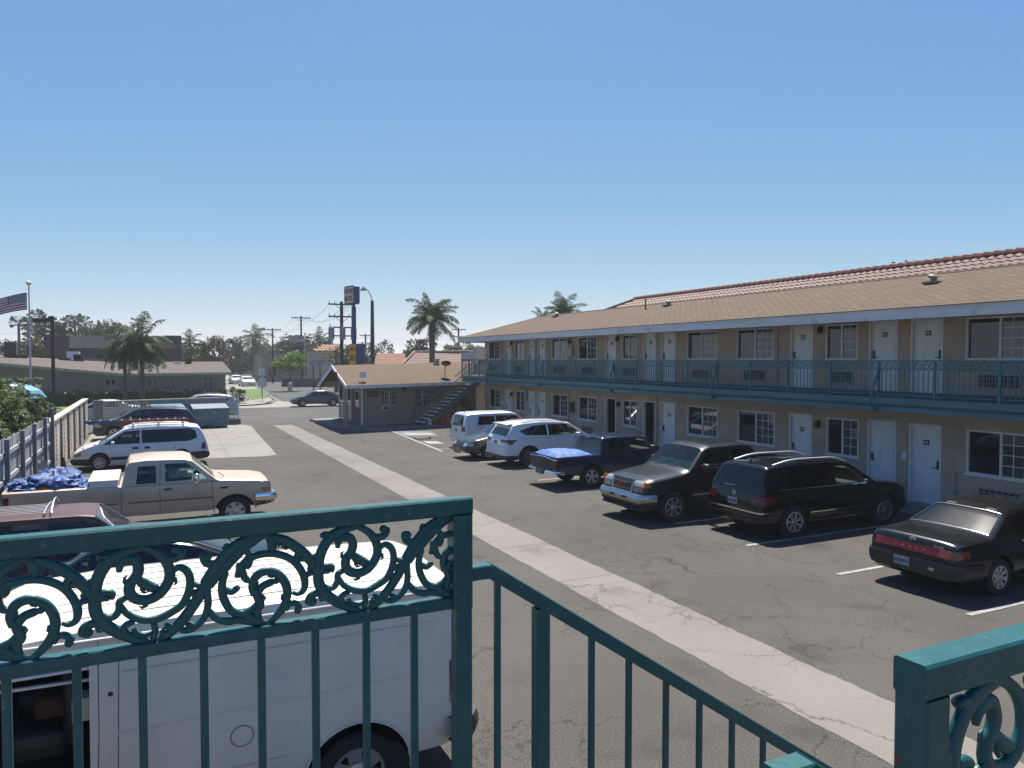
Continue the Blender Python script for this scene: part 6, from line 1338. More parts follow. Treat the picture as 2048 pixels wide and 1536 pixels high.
def crown(mb, c, rx, ry, rz, n, s, seed, clumps=26, lump=.42, flat=0):
    rr = random.Random(seed); c = Vector(c); C = []
    for i in range(clumps):
        d = rdir(rr); k = rr.uniform(.35, .95)**.6; C.append((Vector((d.x*rx*k, d.y*ry*k, d.z*rz*k)), rr.uniform(.6, 1.25)*lump))
    for i in range(n):
        o, q = rr.choice(C); d = rdir(rr)*(rr.random()**.4); p = c + o + Vector((d.x*rx*q, d.y*ry*q, d.z*rz*q*.85)); leafquad(mb, p, rr, s*rr.uniform(.6, 1.35))
def tree(name, label, cat, x, y, z0, h, rx, rz, m, n=2600, s=.35, seed=1, ry=None, trunk=.18, group=None, clumps=26, lump=.42, kind=None):
    e = empty(name, label, cat, (x, y, z0), 0, group); rr = random.Random(seed*7)
    mb = MB(); zc = h - rz; mb.tube([(0, 0, 0), (rr.uniform(-.2, .2), 0, zc*.5), (0, 0, max(zc-rz*.3, .3))], [trunk*1.3, trunk, trunk*.6], 8)
    for i in range(6):
        d = rdir(rr); mb.tube([(0, 0, max(zc-rz*.5, .2)), (d.x*rx*.35, d.y*rx*.35, zc), (d.x*rx*.7, d.y*rx*.7, zc+abs(d.z)*rz*.6)], [trunk*.5, trunk*.35, trunk*.12], 6)
    mb.build('trunk', M_BARK, e, smooth=60)
    mb = MB(); crown(mb, (0, 0, zc), rx, ry or rx, rz, n, s, seed, clumps, lump); mb.build('crown', m, e, fix=False); return e
def bush(name, label, cat, x, y, z0, rx, ry, h, m, n=900, s=.16, seed=1, group=None, kind=None):
    mb = MB(); crown(mb, (0, 0, h*.5), rx, ry, h*.5, n, s, seed, 16, .5); o = mb.build(name, m, None, fix=False); o.location = (x, y, z0); tag(o, label, cat, group); return o
def frond(mb, base, az, el, L, rr, nl=26, lw=.045, ll=.55, droop=1.0):
    p = Vector(base); d = Vector((cos(az)*cos(el), sin(az)*cos(el), sin(el))); n = 12; P = [p.copy()]
    for i in range(n):
        d = (d + Vector((0, 0, -droop*.16*(.4+i/n)))).normalized(); p = p + d*(L/n); P.append(p.copy())
    mb.tube(P, [.035*(1-i/(n+2)) for i in range(n+1)], 4)
    for i in range(nl):
        t = .15+.85*(i+rr.random()*.5)/nl; k = min(int(t*n), n-1); q = P[k].lerp(P[k+1], t*n-k); tg = (P[k+1]-P[k]).normalized(); sd = tg.cross(Vector((0, 0, 1))); sd = sd.normalized() if sd.length > .05 else Vector((1, 0, 0))
        l = ll*L*.42*sin(pi*min(.97, .12+t*.86))**.6*rr.uniform(.8, 1.15)
        for sg in (-1, 1):
            dd = (sd*sg*.8 + tg*.55 + Vector((0, 0, rr.uniform(-.45, .25)))).normalized(); e1 = q + dd*l*.5; e2 = e1 + (dd + Vector((0, 0, -1.0))).normalized()*l*.5; w = tg*lw*.5
            mb.add([q-w, q+w, e1+w, e1-w, e2], [(0, 1, 2, 3), (3, 2, 4)])
def palm(name, label, x, y, z0, h, L, seed, nf=26, tr=.2, group=None, m=None, lean=(0, 0), nl=26, lw=.05, cat='palm tree', droop=1.0, lo=-.5):
    rr = random.Random(seed); e = empty(name, label, cat, (x, y, z0), 0, group); mb = MB(); T = [(lean[0]*t*t, lean[1]*t*t, h*t) for t in (0, .2, .4, .6, .8, 1)]
    mb.tube(T, [tr*1.25, tr, tr*.9, tr*.85, tr*.9, tr*.75], 10); mb.build('trunk', M_PBARK, e, smooth=60)
    mb = MB(); top = Vector(T[-1])
    for i in range(nf):
        az = 2.4*i + rr.uniform(-.3, .3); el = lo + (1.35-lo)*((i+.5)/nf)**.8 + rr.uniform(-.12, .12); frond(mb, top, az, el, L*rr.uniform(.75, 1.15), rr, nl, lw, .74, droop*rr.uniform(.8, 1.35))
    mb.build('crown', m or L_PALM, e, fix=False)
    mb = MB()
    for i in range(4): frond(mb, top+Vector((0, 0, -.2)), rr.uniform(0, 6.3), -.7, L*.6, rr, 14, lw, .5, 2.2)
    mb.build('dead_fronds', mat('dead_frond', (.22, .16, .09), .9), e, fix=False)
    mb = MB()
    for i in range(8): a = rr.uniform(0, 6.3); mb.tube([top+Vector((0, 0, -.25)), top+Vector((cos(a)*tr*1.6, sin(a)*tr*1.6, -.1)), top+Vector((cos(a)*tr*2.2, sin(a)*tr*2.2, .35))], [.07, .05, .02], 5)
    mb.build('boots', M_PBARK, e); return e
def fan_palm(label, x, y, h, r, seed, group='distant fan palms'):
    r *= .58; rr = random.Random(seed); e = empty('fan_palm', label, 'palm tree', (x, y, 0), 0, group); mb = MB(); mb.tube([(0, 0, 0), (rr.uniform(-.3, .3), 0, h*.5), (0, 0, h)], [.32, .24, .2], 7); mb.build('trunk', M_BARK, e)
    mb = MB()
    for i in range(34):
        d = rdir(rr); d.z = d.z*.8 + .1; d.normalize(); p = Vector((0, 0, h)) + d*r*.75; s = d.cross(Vector((0, 0, 1))); s = s.normalized() if s.length > .05 else Vector((1, 0, 0)); u = s.cross(d)
        for k in range(-4, 5): a = k*.3; q = (d*cos(a) + s*sin(a)); mb.add([p-s*.0, p+q*r*.5+u*.06, p+q*r*.62, p+q*r*.5-u*.06], [(0, 1, 2, 3)])
        mb.add([Vector((0, 0, h)), p, p+u*.05], [(0, 1, 2)])
    mb.build('crown', L_FAN, e, fix=False); return e
# ---------------------------------------------------------------- left boundary
M_FBOARD = mat('weathered_boards', (.46, .475, .48), .85, var=.22, scale=5, stretch=(1, 6, .5)); M_FPOST = mat('grey_post', (.22, .23, .26), .85, var=.15)
fe = empty('plank_fence', 'grey plank fence with tall posts at the left edge, in front of the bushes', 'fence', (-3.0, 22, 0)); fb = (-3.0, 22, 0)
FX = -2.98
pl = MB(); rr = random.Random(11); y = 12.0
while y < 29.0:
    w_ = .145; z1 = 2.16 + rr.uniform(-.03, .03) - .010*(y-20); xo = rr.uniform(-.008, .008); z0 = .05 if y < 24 else .05
    pl.box(FX-.05+xo, FX-.03+xo, y, y+w_-.012, z0, z1); y += w_
loc(pl.build('boards', M_FBOARD, fe), fb)
for z in (.62, 1.22, 1.82): mb = MB(); mb.box(FX-.029, FX+.012, 12, 29, z-.05, z+.05); loc(mb.build('fence_rail', M_FBOARD, fe), fb)
for y in (12.3, 14.9, 17.5, 20.1, 22.4, 24.6, 27.0, 28.95):
    mb = MB(); mb.box(FX+.013, FX+.11, y, y+.12, 0, 2.18 if y < 28 else 2.35); loc(mb.build('post', M_FPOST, fe), fb)
mb = MB()
for i in range(6): y = 25.0+.16*i; mb.bar((FX+.04, y, .05), (FX+.10+.03*(i % 3), y+.22, 1.0-.08*(i % 2)), .13, .018)
tag(mb.build('leaning_boards', mat('pale_boards', (.42, .45, .46), .85, var=.1)), 'loose pale boards leaning against the plank fence', 'boards')
M_BLK = mat('cream_block_wall', (.66, .57, .46), .93, var=.08, scale=1.5, bump=.4, bscale=50)
bw = empty('block_wall', 'cream block wall with recessed panels running beside the white minivan', 'wall', (-3.0, 37, 0)); wb = (-3.0, 37, 0)
mb = MB(); mb.box(-3.17, -2.97, 29.15, 45.6, 0, 1.84); mb.box(-3.2, -2.93, 29.15, 45.6, 1.845, 1.90); loc(mb.build('wall', M_BLK, bw), wb)
for i in range(6):
    y0 = 29.3 + 2.7*i; mb = MB()
    for k in range(9): z = .25+.17*k; mb.box(-2.969, -2.955, y0+1.15+.04*(k % 2), y0+1.35+.05*(k % 3), z, z+.10)
    loc(mb.build('relief_blocks', mat('relief_grey', (.30, .26, .22), .95), bw), wb)
    mb = MB(); mb.box(-2.969, -2.90, y0-.14, y0, 0, 1.84); loc(mb.build('pilaster', mat('mauve_pilaster', (.25, .20, .21), .9, var=.1), bw), wb)
# cones
M_CONE = mat('cone_dark_orange', (.11, .035, .03), .7, var=.2)
for (x, y, s, lab) in ((-2.62, 28.9, 1.0, 'faded traffic cone at the near end of the cream block wall'), (-2.68, 24.5, .9, 'faded traffic cone by the plank fence behind the beige pickup')):
    mb = MB(); mb.box(-.19, .19, -.19, .19, 0, .03); mb.lathe([(.15, .03), (.035, .72), (0, .72)], 16); o = mb.build('traffic_cone', M_CONE, None, smooth=40); o.location = (x, y, 0); o.scale = (s, s, s); tag(o, lab, 'traffic cone')
# ---------------------------------------------------------------- pierced screen wall across the back
sw = empty('screen_wall', 'cream pierced block wall between the parking lot and the street', 'wall', (0, 47, 0)); swb = (0, 47, 0)
A = Vector((-2.75, 46.3, 0)); B = Vector((4.15, 48.3, 0)); D = (B-A).normalized(); Nn = Vector((D.y, -D.x, 0)); LN = (B-A).length
def seg(mb, t0, t1, z0, z1, th=.10, o=0): mb.bar(A + D*t0 + Nn*o + Vector((0, 0, (z0+z1)/2)), A + D*t1 + Nn*o + Vector((0, 0, (z0+z1)/2)), th, z1-z0)
mb = MB(); seg(mb, 0, .45, 0, 1.75, .28); loc(mb.build('pillar', mat('pillar_mauve', (.30, .25, .24), .9), sw), swb)
mb = MB(); seg(mb, 3.0, LN, 0, 1.68, .19); loc(mb.build('wall', mat('grey_render', (.40, .38, .36), .93, var=.08), sw), swb)
mb = MB(); cs = .165; nz_ = 10
for i in range(16):
    t = .45 + i*cs*.97
    if t > 2.95: break
    mb.bar(A + D*t + Vector((0, 0, 0)), A + D*t + Vector((0, 0, 1.62)), .12, .035, up=D)
for j in range(nz_+1): seg(mb, .45, 3.0, j*cs-.018 if j else 0, j*cs+.018, .115)
rr = random.Random(4)
for j in range(nz_):
    for i in range(15):
        t = .45 + i*cs*.97
        if t+cs > 3.0: continue
        if j in (0, 6, 9) and rr.random() < .55: seg(mb, t+.02, t+cs-.02, j*cs+.02, j*cs+cs-.02, .05)
loc(mb.build('pierced_blocks', M_BLK, sw), swb)
mb = MB(); seg(mb, .45, LN, 1.63, 1.70, .2, .0); loc(mb.build('coping', M_BLK, sw), swb)
ifn = empty('iron_fence', 'short white iron fence on a low block kerb by the screen wall', 'fence', (4.4, 48.4, 0)); ib = (4.4, 48.4, 0)
mb = MB(); mb.box(4.2, 5.0, 48.2, 48.6, 0, .34); loc(mb.build('base', mat('dark_block', (.17, .15, .13), .9), ifn), ib)
mb = MB()
for i in range(7): mb.bar((4.25+.1*i, 48.4, .34), (4.25+.1*i, 48.4, 1.45), .018, .018, up=(0, 1, 0))
for z in (.45, .75, 1.05, 1.35): mb.bar((4.2, 48.4, z), (4.9, 48.4, z), .018, .018)
mb.bar((4.9, 48.4, .3), (4.9, 48.4, 1.75), .06, .06, up=(0, 1, 0)); loc(mb.build('bars', M_WHITE, ifn), ib)
# dumpsters
M_DUMP = mat('dumpster_blue', (.12, .22, .29), .6, var=.18, scale=3); M_LID = mat('dumpster_lid', (.34, .35, .35), .6, var=.1)
def dumpster(x, y, w_, d_, h_, rz, label, lid=M_LID):
    e = empty('dumpster', label, 'dumpster', (x, y, 0), rz)
    mb = MB(); mb.prism([(-d_/2+.1, .12), (d_/2, .12), (d_/2, h_+.15), (-d_/2, h_-.05)], 'x', -w_/2, w_/2)
    for z in (.45, .8): mb.box(-w_/2-.03, w_/2+.03, -d_/2-.005, -d_/2+.03+.06, z, z+.06)
    mb.box(-w_/2-.06, w_/2+.06, -d_/2-.04, -d_/2+.02, h_-.13, h_-.05)
    for sx in (-1, 1): mb.box(sx*(w_/2+.04)-.04, sx*(w_/2+.04)+.04, -.4, .4, .8, .95)
    mb.build('body', M_DUMP, e)
    mb = MB(); n = 18
    P = [[Vector((-w_/2 + w_*i/(n*2), -d_/2-.06 + (d_+.06)*j, h_-.04+.21*j + (.025 if i % 2 else 0))) for i in range(2*n+1)] for j in (0, 1)]
    mb.grid(P); mb.build('lid', lid, e)
    mb = MB()
    for sx in (-.42, .42):
        for sy in (-.35, .35): mb.cyl((sx*w_, sy*d_-.03, .07), (sx*w_, sy*d_+.03, .07), .07)
    mb.build('casters', M_BLACK, e)
    mb = MB(); mb.add([(-.05, -d_/2-.012, h_-.32), (.35, -d_/2-.012, h_-.32), (.35, -d_/2-.012, h_-.24), (-.05, -d_/2-.012, h_-.24)], [(0, 1, 2, 3)]); mb.build('decal', mat('decal_pale', (.45, .52, .55), .6, var=0, col2=(.12, .2, .25), scale=18), e); return e
dumpster(3.15, 46.9, 1.95, 1.15, 1.18, .10, 'blue steel dumpster with pale ribbed lids at the back of the concrete pad')
dumpster(.95, 46.4, 1.7, 1.1, 1.25, .18, 'light blue dumpster mostly hidden behind the dark slate SUV', mat('lid_blue', (.20, .33, .36), .6))
# ---------------------------------------------------------------- shrubs over the left fence
rr = random.Random(21)
def trop(label, x, y, z0, L, nf, seed, h=1.5):
    e = empty('tropical_shrub', label, 'shrub', (x, y, z0), 0, 'tropical shrubs behind the plank fence'); q = random.Random(seed); mb = MB()
    for i in range(5): a = q.uniform(0, 6.3); mb.tube([(0, 0, 0), (cos(a)*.2, sin(a)*.2, h*.6), (cos(a)*.45, sin(a)*.45, h)], [.05, .04, .03], 5)
    mb.build('stems', M_BARK, e); mb = MB()
    for i in range(nf):
        a = q.uniform(0, 6.3); r0 = q.uniform(.1, .9); frond(mb, (cos(a)*r0, sin(a)*r0, h*q.uniform(.55, 1.15)), q.uniform(0, 6.3), q.uniform(-.1, 1.2), L*q.uniform(.6, 1.15), q, 11, .07, .62, 1.25)
    crown(mb, (0, 0, h*.62), .95, .95, h*.5, 900, .2, seed, 14, .5)
    mb.build('foliage', L_TROP, e, fix=False)
k_ = 0; ORD = ['first', 'second', 'third', 'fourth', 'fifth', 'sixth', 'seventh', 'eighth', 'ninth', 'tenth', 'eleventh', 'twelfth', 'thirteenth', 'fourteenth']
for (x, y, L, nf, h) in sorted(((-4.2, 18.5, 1.2, 44, 1.5), (-4.1, 21.2, 1.2, 44, 1.6), (-4.2, 24.0, 1.3, 46, 1.55), (-5.6, 22.5, 1.2, 40, 1.9), (-4.0, 27.0, 1.2, 42, 1.55), (-5.6, 26.4, 1.3, 40, 2.0), (-4.5, 30.5, 1.2, 40, 1.7), (-7.2, 29.5, 1.4, 40, 2.2), (-4.6, 33.6, 1.2, 40, 1.7), (-6.3, 34.0, 1.3, 36, 2.1), (-4.7, 37.0, 1.3, 36, 1.8), (-5.6, 40.2, 1.3, 36, 2.0), (-8.6, 34.5, 1.4, 36, 2.3), (-4.9, 43.5, 1.2, 30, 1.6)), key=lambda t: t[1]):
    k_ += 1; trop('arching-leaved shrub behind the left boundary, %s in order from the camera' % ORD[k_-1], x-.55, y, 0, L, int(nf*1.5), 100+k_, h+.55)
tree('dark_leaf_shrub', 'dark round shrub below the blue umbrella at the far left', 'shrub', -7.3, 24.8, 0, 3.05, 1.0, .8, L_MID, 1500, .12, 61)
um = empty('umbrella', 'pale blue sun umbrella rising over the bushes at the far left', 'umbrella', (PY(22, 768, 42).x, 42.0, PY(30, 764, 42).z-3.05)); mb = MB(); n = 8; P = []
for r_, z_ in ((.02, 3.05), (.7, 2.92), (1.2, 2.66), (1.45, 2.3)): P.append([(r_*cos(2*pi*i/n), r_*sin(2*pi*i/n), z_) for i in range(n+1)])
mb.grid(P); mb.build('canopy', mat('umbrella_blue', (.14, .36, .55), .5, var=.1), um, fix=False)
mb = MB(); mb.cyl((0, 0, 0), (0, 0, 3.1), .03); mb.build('pole', M_WHITE, um)
mb = MB(); P = [[(r_*cos(a), r_*sin(a), z_+.012) for a in (-1.9, -1.6, -1.3)] for r_, z_ in ((.3, 3.0), (.8, 2.93), (1.45, 2.66))]; mb.grid(P); mb.build('stripe', M_WHITE, um, fix=False)
# ---------------------------------------------------------------- lamp posts, flags, poles, signs
def lamp(x, y, h, label, arm=1.0, rz=0):
    e = empty('lamp_post', label, 'lamp post', (x, y, 0), rz); mb = MB(); mb.cyl((0, 0, 0), (0, 0, h), .11, .09, 8); mb.build('pole', mat('lamp_dark', (.03, .025, .03), .6), e)
    mb = MB(); mb.box(-arm, .05, -.13, .13, h-.32, h-.14) ; mb.bar((-.2, 0, h-.1), (.05, 0, h-.1), .2, .16); mb.box(-arm+.05, -.28, -.1, .1, h-.34, h-.321); mb.build('lamp_head', mat('lamp_dark', (.03, .025, .03), .6), e)
p = PY(107, 760, 50.5); lamp(p.x, 50.5, PY(105, 632, 50.5).z, 'tall dark lamp post with a box head on the far left', 1.05, YAW*-1)
for (a, b, yy, lab) in ((410, 686, 100, 'small dark lamp post in front of the trees beyond the brown roof'),):
    q = PY(a, b, yy); lamp(q.x, yy, q.z, lab, 1.2)
def flag_mesh(w_, h_, seed, wave=.12, sag=.35, nx=26, ny=13):
    P = []
    for j in range(ny+1):
        r = []
        for i in range(nx+1):
            u, v = i/nx, j/ny; r.append(Vector((-u*w_, wave*sin(u*7+v*1.5+seed)*u, -v*h_*(1-.12*u) - sag*u**1.3)))
        P.append(r)
    return P
def us_flag(e, x, y, z, w_, h_, rz, seed, sag):
    P = flag_mesh(w_, h_, seed, sag=sag); parts = {'red_stripes': MB(), 'white_stripes': MB(), 'canton': MB()}
    for j in range(13):
        for i in range(26):
            k = 'canton' if (j < 7 and i < 10) else ('red_stripes' if j % 2 == 0 else 'white_stripes'); parts[k].add([P[j][i], P[j][i+1], P[j+1][i+1], P[j+1][i]], [(0, 1, 2, 3)])
    stm = MB()
    for j in range(9):
        for i in range(6 if j % 2 == 0 else 5):
            u = (.8 + i*1.62 + (0 if j % 2 == 0 else .81))/26; v = (.65 + j*.72)/13; ii = int(u*26); jj = int(v*13); q = P[jj][ii].lerp(P[jj][ii+1], u*26-ii); q = q + Vector((0, 0, (P[jj+1][ii].z-P[jj][ii].z)*(v*13-jj)))
            for o in (-.012, .012): stm.add([q+Vector((cos(a)*.014*w_, o, sin(a)*.014*w_)) for a in [2*pi*t/5+pi/2 for t in range(5)]], [(0, 1, 2, 3, 4)])
    fm = {'red_stripes': mat('flag_red', (.42, .035, .04), .7, var=0), 'white_stripes': mat('flag_white', (.72, .70, .70), .7, var=0), 'canton': mat('flag_blue', (.03, .04, .16), .7, var=0)}
    hold = bpy.data.objects.new('flag', parts['canton'].build('x', fm['canton'], None, fix=False).data); bpy.data.objects.remove(bpy.data.objects['x']); COL.objects.link(hold); hold.parent = e; hold.location = (x, y, z); hold.rotation_euler = (0, 0, rz)
    for k in ('red_stripes', 'white_stripes'): parts[k].build(k, fm[k], hold, fix=False)
    stm.build('stars', fm['white_stripes'], hold, fix=False)
q = PY(60, 690, 58.0); zt_ = PY(57, 570, 58.0).z
fp = empty('flagpole', 'tall white flagpole at the far left flying a large striped flag', 'flagpole', (q.x, 58, 0)); mb = MB(); mb.cyl((0, 0, 0), (0, 0, zt_), .08, .04, 10); mb.build('pole', mat('pole_white', (.55, .57, .62), .4), fp, smooth=60)
mb = MB(); blob(mb, (0, 0, zt_+.12), .17, .17, .15, 1, 1); mb.build('ball', M_WHITE, fp, smooth=60)
us_flag(fp, -.12, 0, zt_-.5, 2.75, 1.12, 0, 0, 1.0)
def upole(px, ptop, yy, label, arms=((0, 1.0),), hw_=1.3, r=.14, ins=True, extra=None):
    t = PY(px, ptop, yy); e = empty('utility_pole', label, 'utility pole', (t.x, yy, 0), 0, 'utility poles along the side street'); mb = MB(); mb.cyl((0, 0, 0), (0, 0, t.z), r*1.3, r, 8); mb.build('pole', M_WOODPOLE, e, smooth=60)
    for dz, k in arms:
        mb = MB(); mb.box(-hw_*k, hw_*k, -.07-r, -r+.05, t.z-.35-dz, t.z-.22-dz); mb.bar((-.6*k, -r, t.z-.3-dz), (0, -r, t.z-.85-dz), .04, .04); mb.bar((.6*k, -r, t.z-.3-dz), (0, -r, t.z-.85-dz), .04, .04)
        for x in (-.95, -.55, .55, .95): mb.cyl((x*hw_*k, -r, t.z-.22-dz), (x*hw_*k, -r, t.z-.02-dz), .045, .03, 6)
        mb.build('crossarm', M_WOODPOLE, e)
    return e, t
e, t = upole(683, 603, 70.5, 'nearest utility pole carrying three grey transformers, left of the motel sign', ((0, 1.1), (1.15, 1.1)), 1.15, .15)
for dx in (-1.0, 0, 1.0): mb = MB(); mb.tube([(dx*1.05, -.35, t.z-3.6), (dx*1.05, -.35, t.z-2.5), (dx*1.05, -.35, t.z-2.42)], [.28, .28, .15], 12); mb.cyl((dx*1.05-.1, -.35, t.z-2.42), (dx*1.05-.1, -.35, t.z-2.1), .04, .03, 6); mb.build('transformer', mat('transformer_grey', (.28, .32, .35), .5), e, smooth=50)
for za, zb2 in ((3.3, 3.18), (2.5, 2.38)): mb = MB(); mb.box(-1.25, 1.25, -.2, -.1, t.z-za, t.z-zb2); mb.build('bracket', M_WOODPOLE, e)
e2, t2 = upole(602, 632, 112.0, 'utility pole behind the lime green street tree with a flag beside it', ((0, 1.0),), 1.35, .12)
e3, t3 = upole(545, 656, 128.0, 'utility pole second beyond the nearest, left of the lime green tree', ((0, 1.0),), 1.3, .12)
upole(505, 668, 160.0, 'utility pole in front of the tall palm down the side street', ((0, 1.0),), 1.5, .14); upole(481, 672, 185.0, 'farthest utility pole among the dark trees down the side street', ((0, 1.0), (1.5, .8)), 1.6, .15)
upole(731, 668, 140.0, 'distant utility pole between the street light and the motel sign', ((0, 1.0), (3, .8)), 1.2, .15); upole(917, 656, 120.0, 'distant utility pole on the right of the tall palm', ((0, 1.0), (1.2, 1.0)), 1.3, .14)
# flags by the pole
q = PY(609, 666, 111.0); f2 = empty('flagpole', 'thin flagpole down the side street with a striped flag over a black flag', 'flagpole', (q.x, 111, 0)); mb = MB(); mb.cyl((0, 0, 0), (0, 0, PY(609, 664, 111).z), .06, .04, 8); mb.build('pole', M_GALV, f2)
us_flag(f2, -.3, -.3, PY(606, 670, 111).z, 2.0, 1.1, 0, 2, .15)
mb = MB(); mb.grid(flag_mesh(1.7, 1.1, 1, sag=.2)); o = mb.build('flag', mat('flag_black', (.012, .012, .014), .7, var=0), f2, fix=False); o.location = (-.3, -.3, PY(606, 694, 111).z)
mb = MB(); blob(mb, (-.75, -.03, -.65), .25, .14, .25, 1, 1); w_ = mb.build('flag_disc', M_WHITE, o)
# street light
q = PY(745, 700, 67.2); sl_ = empty('street_light', 'tall street light with a curved arm to the right of the motel sign', 'street light', (q.x, 67.2, 0))
zt_ = PY(742, 601, 67.2).z; mb = MB(); mb.cyl((0, 0, 0), (0, 0, zt_), .24, .15, 10); mb.build('pole', mat('street_light_dark', (.04, .055, .06), .6), sl_, smooth=60)
mb = MB(); mb.tube([(0, 0, zt_), (-.15, 0, zt_+.5), (-.4, -.05, zt_+.9), (-.75, -.1, zt_+1.12)], .045, 8); mb.build('arm', M_GALV, sl_, smooth=60)
mb = MB(); mb.lathe([(.05, .12), (.08, .02), (.30, -.16), (.31, -.2), (0, -.2)], 14, c=(-.85, -.1, zt_+1.08)); mb.build('lamp_head', mat('street_light_dark', (.04, .055, .06), .6), sl_, smooth=40)
# motel sign on its pole
SY = 51.0
sg_ = empty('motel_sign', 'tall roadside sign on a blue pole reading EASTWAY MOTEL', 'sign', (PY(708, 700, SY).x, SY, 0)); sx_ = sg_.location.x
zb_, zt2 = PY(705, 609, SY).z, PY(705, 572, SY).z
M_SBLUE = mat('sign_frame_blue', (.045, .085, .20), .5, var=.08); ra = radians(-58)   # the face looks left and towards the lot
su = Vector((cos(ra)*1, sin(ra)*1, 0)); sn = Vector((sin(ra), -cos(ra), 0)) # face normal
sn = Vector((-.97, -.24, 0)).normalized(); su = Vector((.24, -.97, 0)).normalized()
wS, hS, dS = 1.45, zt2-zb_, .42
cen = Vector((-.12, 0, (zb_+zt2)/2))
def rrect(a, b, r, n=5):
    L = []
    for cx0, cy0, a0 in ((a-r, b-r, 0), (-a+r, b-r, pi/2), (-a+r, -b+r, pi), (a-r, -b+r, 3*pi/2)):
        for i in range(n+1): t = a0 + pi/2*i/n; L.append((cx0+r*cos(t), cy0+r*sin(t)))
    return L
def slab(mb, c, u, n_, a, b, d0, d1, r):
    L = rrect(a, b, r); z = Vector((0, 0, 1)); k = len(L)
    mb.add([c + u*x + z*y + n_*d0 for x, y in L] + [c + u*x + z*y + n_*d1 for x, y in L], [(i, (i+1) % k, k+(i+1) % k, k+i) for i in range(k)] + [tuple(range(k-1, -1, -1)), tuple(range(k, 2*k))])
mb = MB(); slab(mb, cen, su, sn, wS/2, hS/2, -dS/2, dS/2, .18); fr_ = mb.build('sign_box', M_SBLUE, sg_)
mb = MB(); slab(mb, cen, su, sn, wS/2-.10, hS/2-.10, dS/2+.003, dS/2+.02, .12); fc = mb.build('sign_face', mat('sign_cream', (.75, .68, .55), .6, var=.06), fr_)
mb = MB(); put_text(mb, 'EASTWAY', .40, cen+sn*(dS/2+.03)+Vector((0, 0, hS*.20)), su, (0, 0, 1), .004, .72, .012); put_text(mb, 'MOTEL', .46, cen+sn*(dS/2+.03)+Vector((0, 0, -hS*.20)), su, (0, 0, 1), .004, .80, .012); mb.build('sign_lettering', mat('sign_red', (.42, .06, .03), .6, var=0), fc)
mb = MB(); mb.box(-.13, .13, -.13, .13, 0, zb_-.15); mb.cyl((0, 0, zb_-.2), (0, 0, zb_+.1), .1); mb.build('pole', M_SBLUE, sg_)
zl0, zl1 = PY(710, 727, SY).z-.6, PY(705, 688, SY).z
for nm, c_, a_ in (('lower_sign', Vector((-.05, -.22, (zl0+zl1)/2)), .48),):
    mb = MB(); slab(mb, c_, su, sn, a_, (zl1-zl0)/2, -.28, .10, .02); lb = mb.build(nm, M_SBLUE, sg_)
    mb = MB(); slab(mb, c_, su, sn, a_-.02, (zl1-zl0)/2-.02, .103, .12, .02); ye = mb.build('sign_face', mat('sign_yellow', (.95, .50, .02), .6, var=.08), lb)
    mb = MB(); put_text(mb, 'ENTER', .26, c_+sn*.13+Vector((0, 0, .62)), su, (0, 0, 1), .003, .95, .01); put_text(mb, 'MOTEL', .50, c_+sn*.13+Vector((0, 0, -.02)), su, (0, 0, 1), .003, .52, .014); mb.build('sign_lettering', mat('sign_orange', (.50, .10, .02), .6, var=0), ye)
    mb = MB(); mb.box(.18, .72, -.1, .1, zl0, zl1+.03); mb.build('side_panel', mat('panel_blue', (.06, .12, .28), .6), sg_)
# stop sign seen from behind, with street-name blade
ss = empty('stop_sign', 'back of an octagonal stop sign with a street-name blade at the lawn corner', 'sign', (9.6, 73.6, 0)); mb = MB(); mb.cyl((0, 0, 0), (0, 0, 3.0), .035); mb.build('post', M_GALV, ss)
zc = PY(523.5, 766, 73.6).z
mb = MB(); mb.prism([(.47*cos(pi/8+pi/4*i), zc + .47*sin(pi/8+pi/4*i)) for i in range(8)], 'y', -.02, .02); mb.build('plate', M_GALV, ss)
mb = MB(); mb.box(-.42, .42, -.01, .01, zc+.52, zc+.68); mb.box(-.01, .01, -.4, .4, zc+.70, zc+.86); mb.build('street_name_blade', mat('blade_grey', (.2, .21, .23), .5), ss)
e = empty('street_sign', 'white parking sign board on a post across the side street', 'sign', (10.9, 84.0, 0)); mb = MB(); mb.cyl((0, 0, 0), (0, 0, 4.0), .04); mb.build('post', M_GALV, e)
mb = MB(); z_ = PY(527.5, 746, 84).z; mb.box(-.3, .3, -.06, -.045, z_-.55, z_+.45); pp = mb.build('plate', M_WHITE, e); mb = MB()
for i in range(4): mb.box(-.2, .2, -.066, -.061, z_-.4+.2*i, z_-.33+.2*i)
mb.build('sign_marks', mat('mark_grey', (.2, .2, .2), .6), pp)
# wires
mb = MB()
def wire(a, b, sag=1.0, r=.012): mb.tube([Vector(a).lerp(Vector(b), i/16) + Vector((0, 0, -sag*4*(i/16)*(1-i/16))) for i in range(17)], r, 3)
ps = [PY(683, 607, 70.5), PY(602, 636, 112.0), PY(545, 659, 128.0), PY(505, 671, 160.0), PY(481, 676, 185.0)]
mb = MB()
for o_x in (-1.1, 0.5, 1.1):
    for a, b in zip(ps, ps[1:]): wire(a+Vector((o_x, 0, 0)), b+Vector((o_x, 0, 0)), 1.1, .016)
tag(mb.build('power_lines', M_BLACK), 'thin power lines strung between the utility poles of the side street', 'wires')
mb = MB()
for z_ in (7.6, 9.2): wire((-150, 170, z_), (180, 190, z_+.6), .5, .02)
tag(mb.build('distant_wires', mat('wire_grey', (.12, .12, .13), .7)), 'long faint wires crossing just above the far treetops', 'wires')
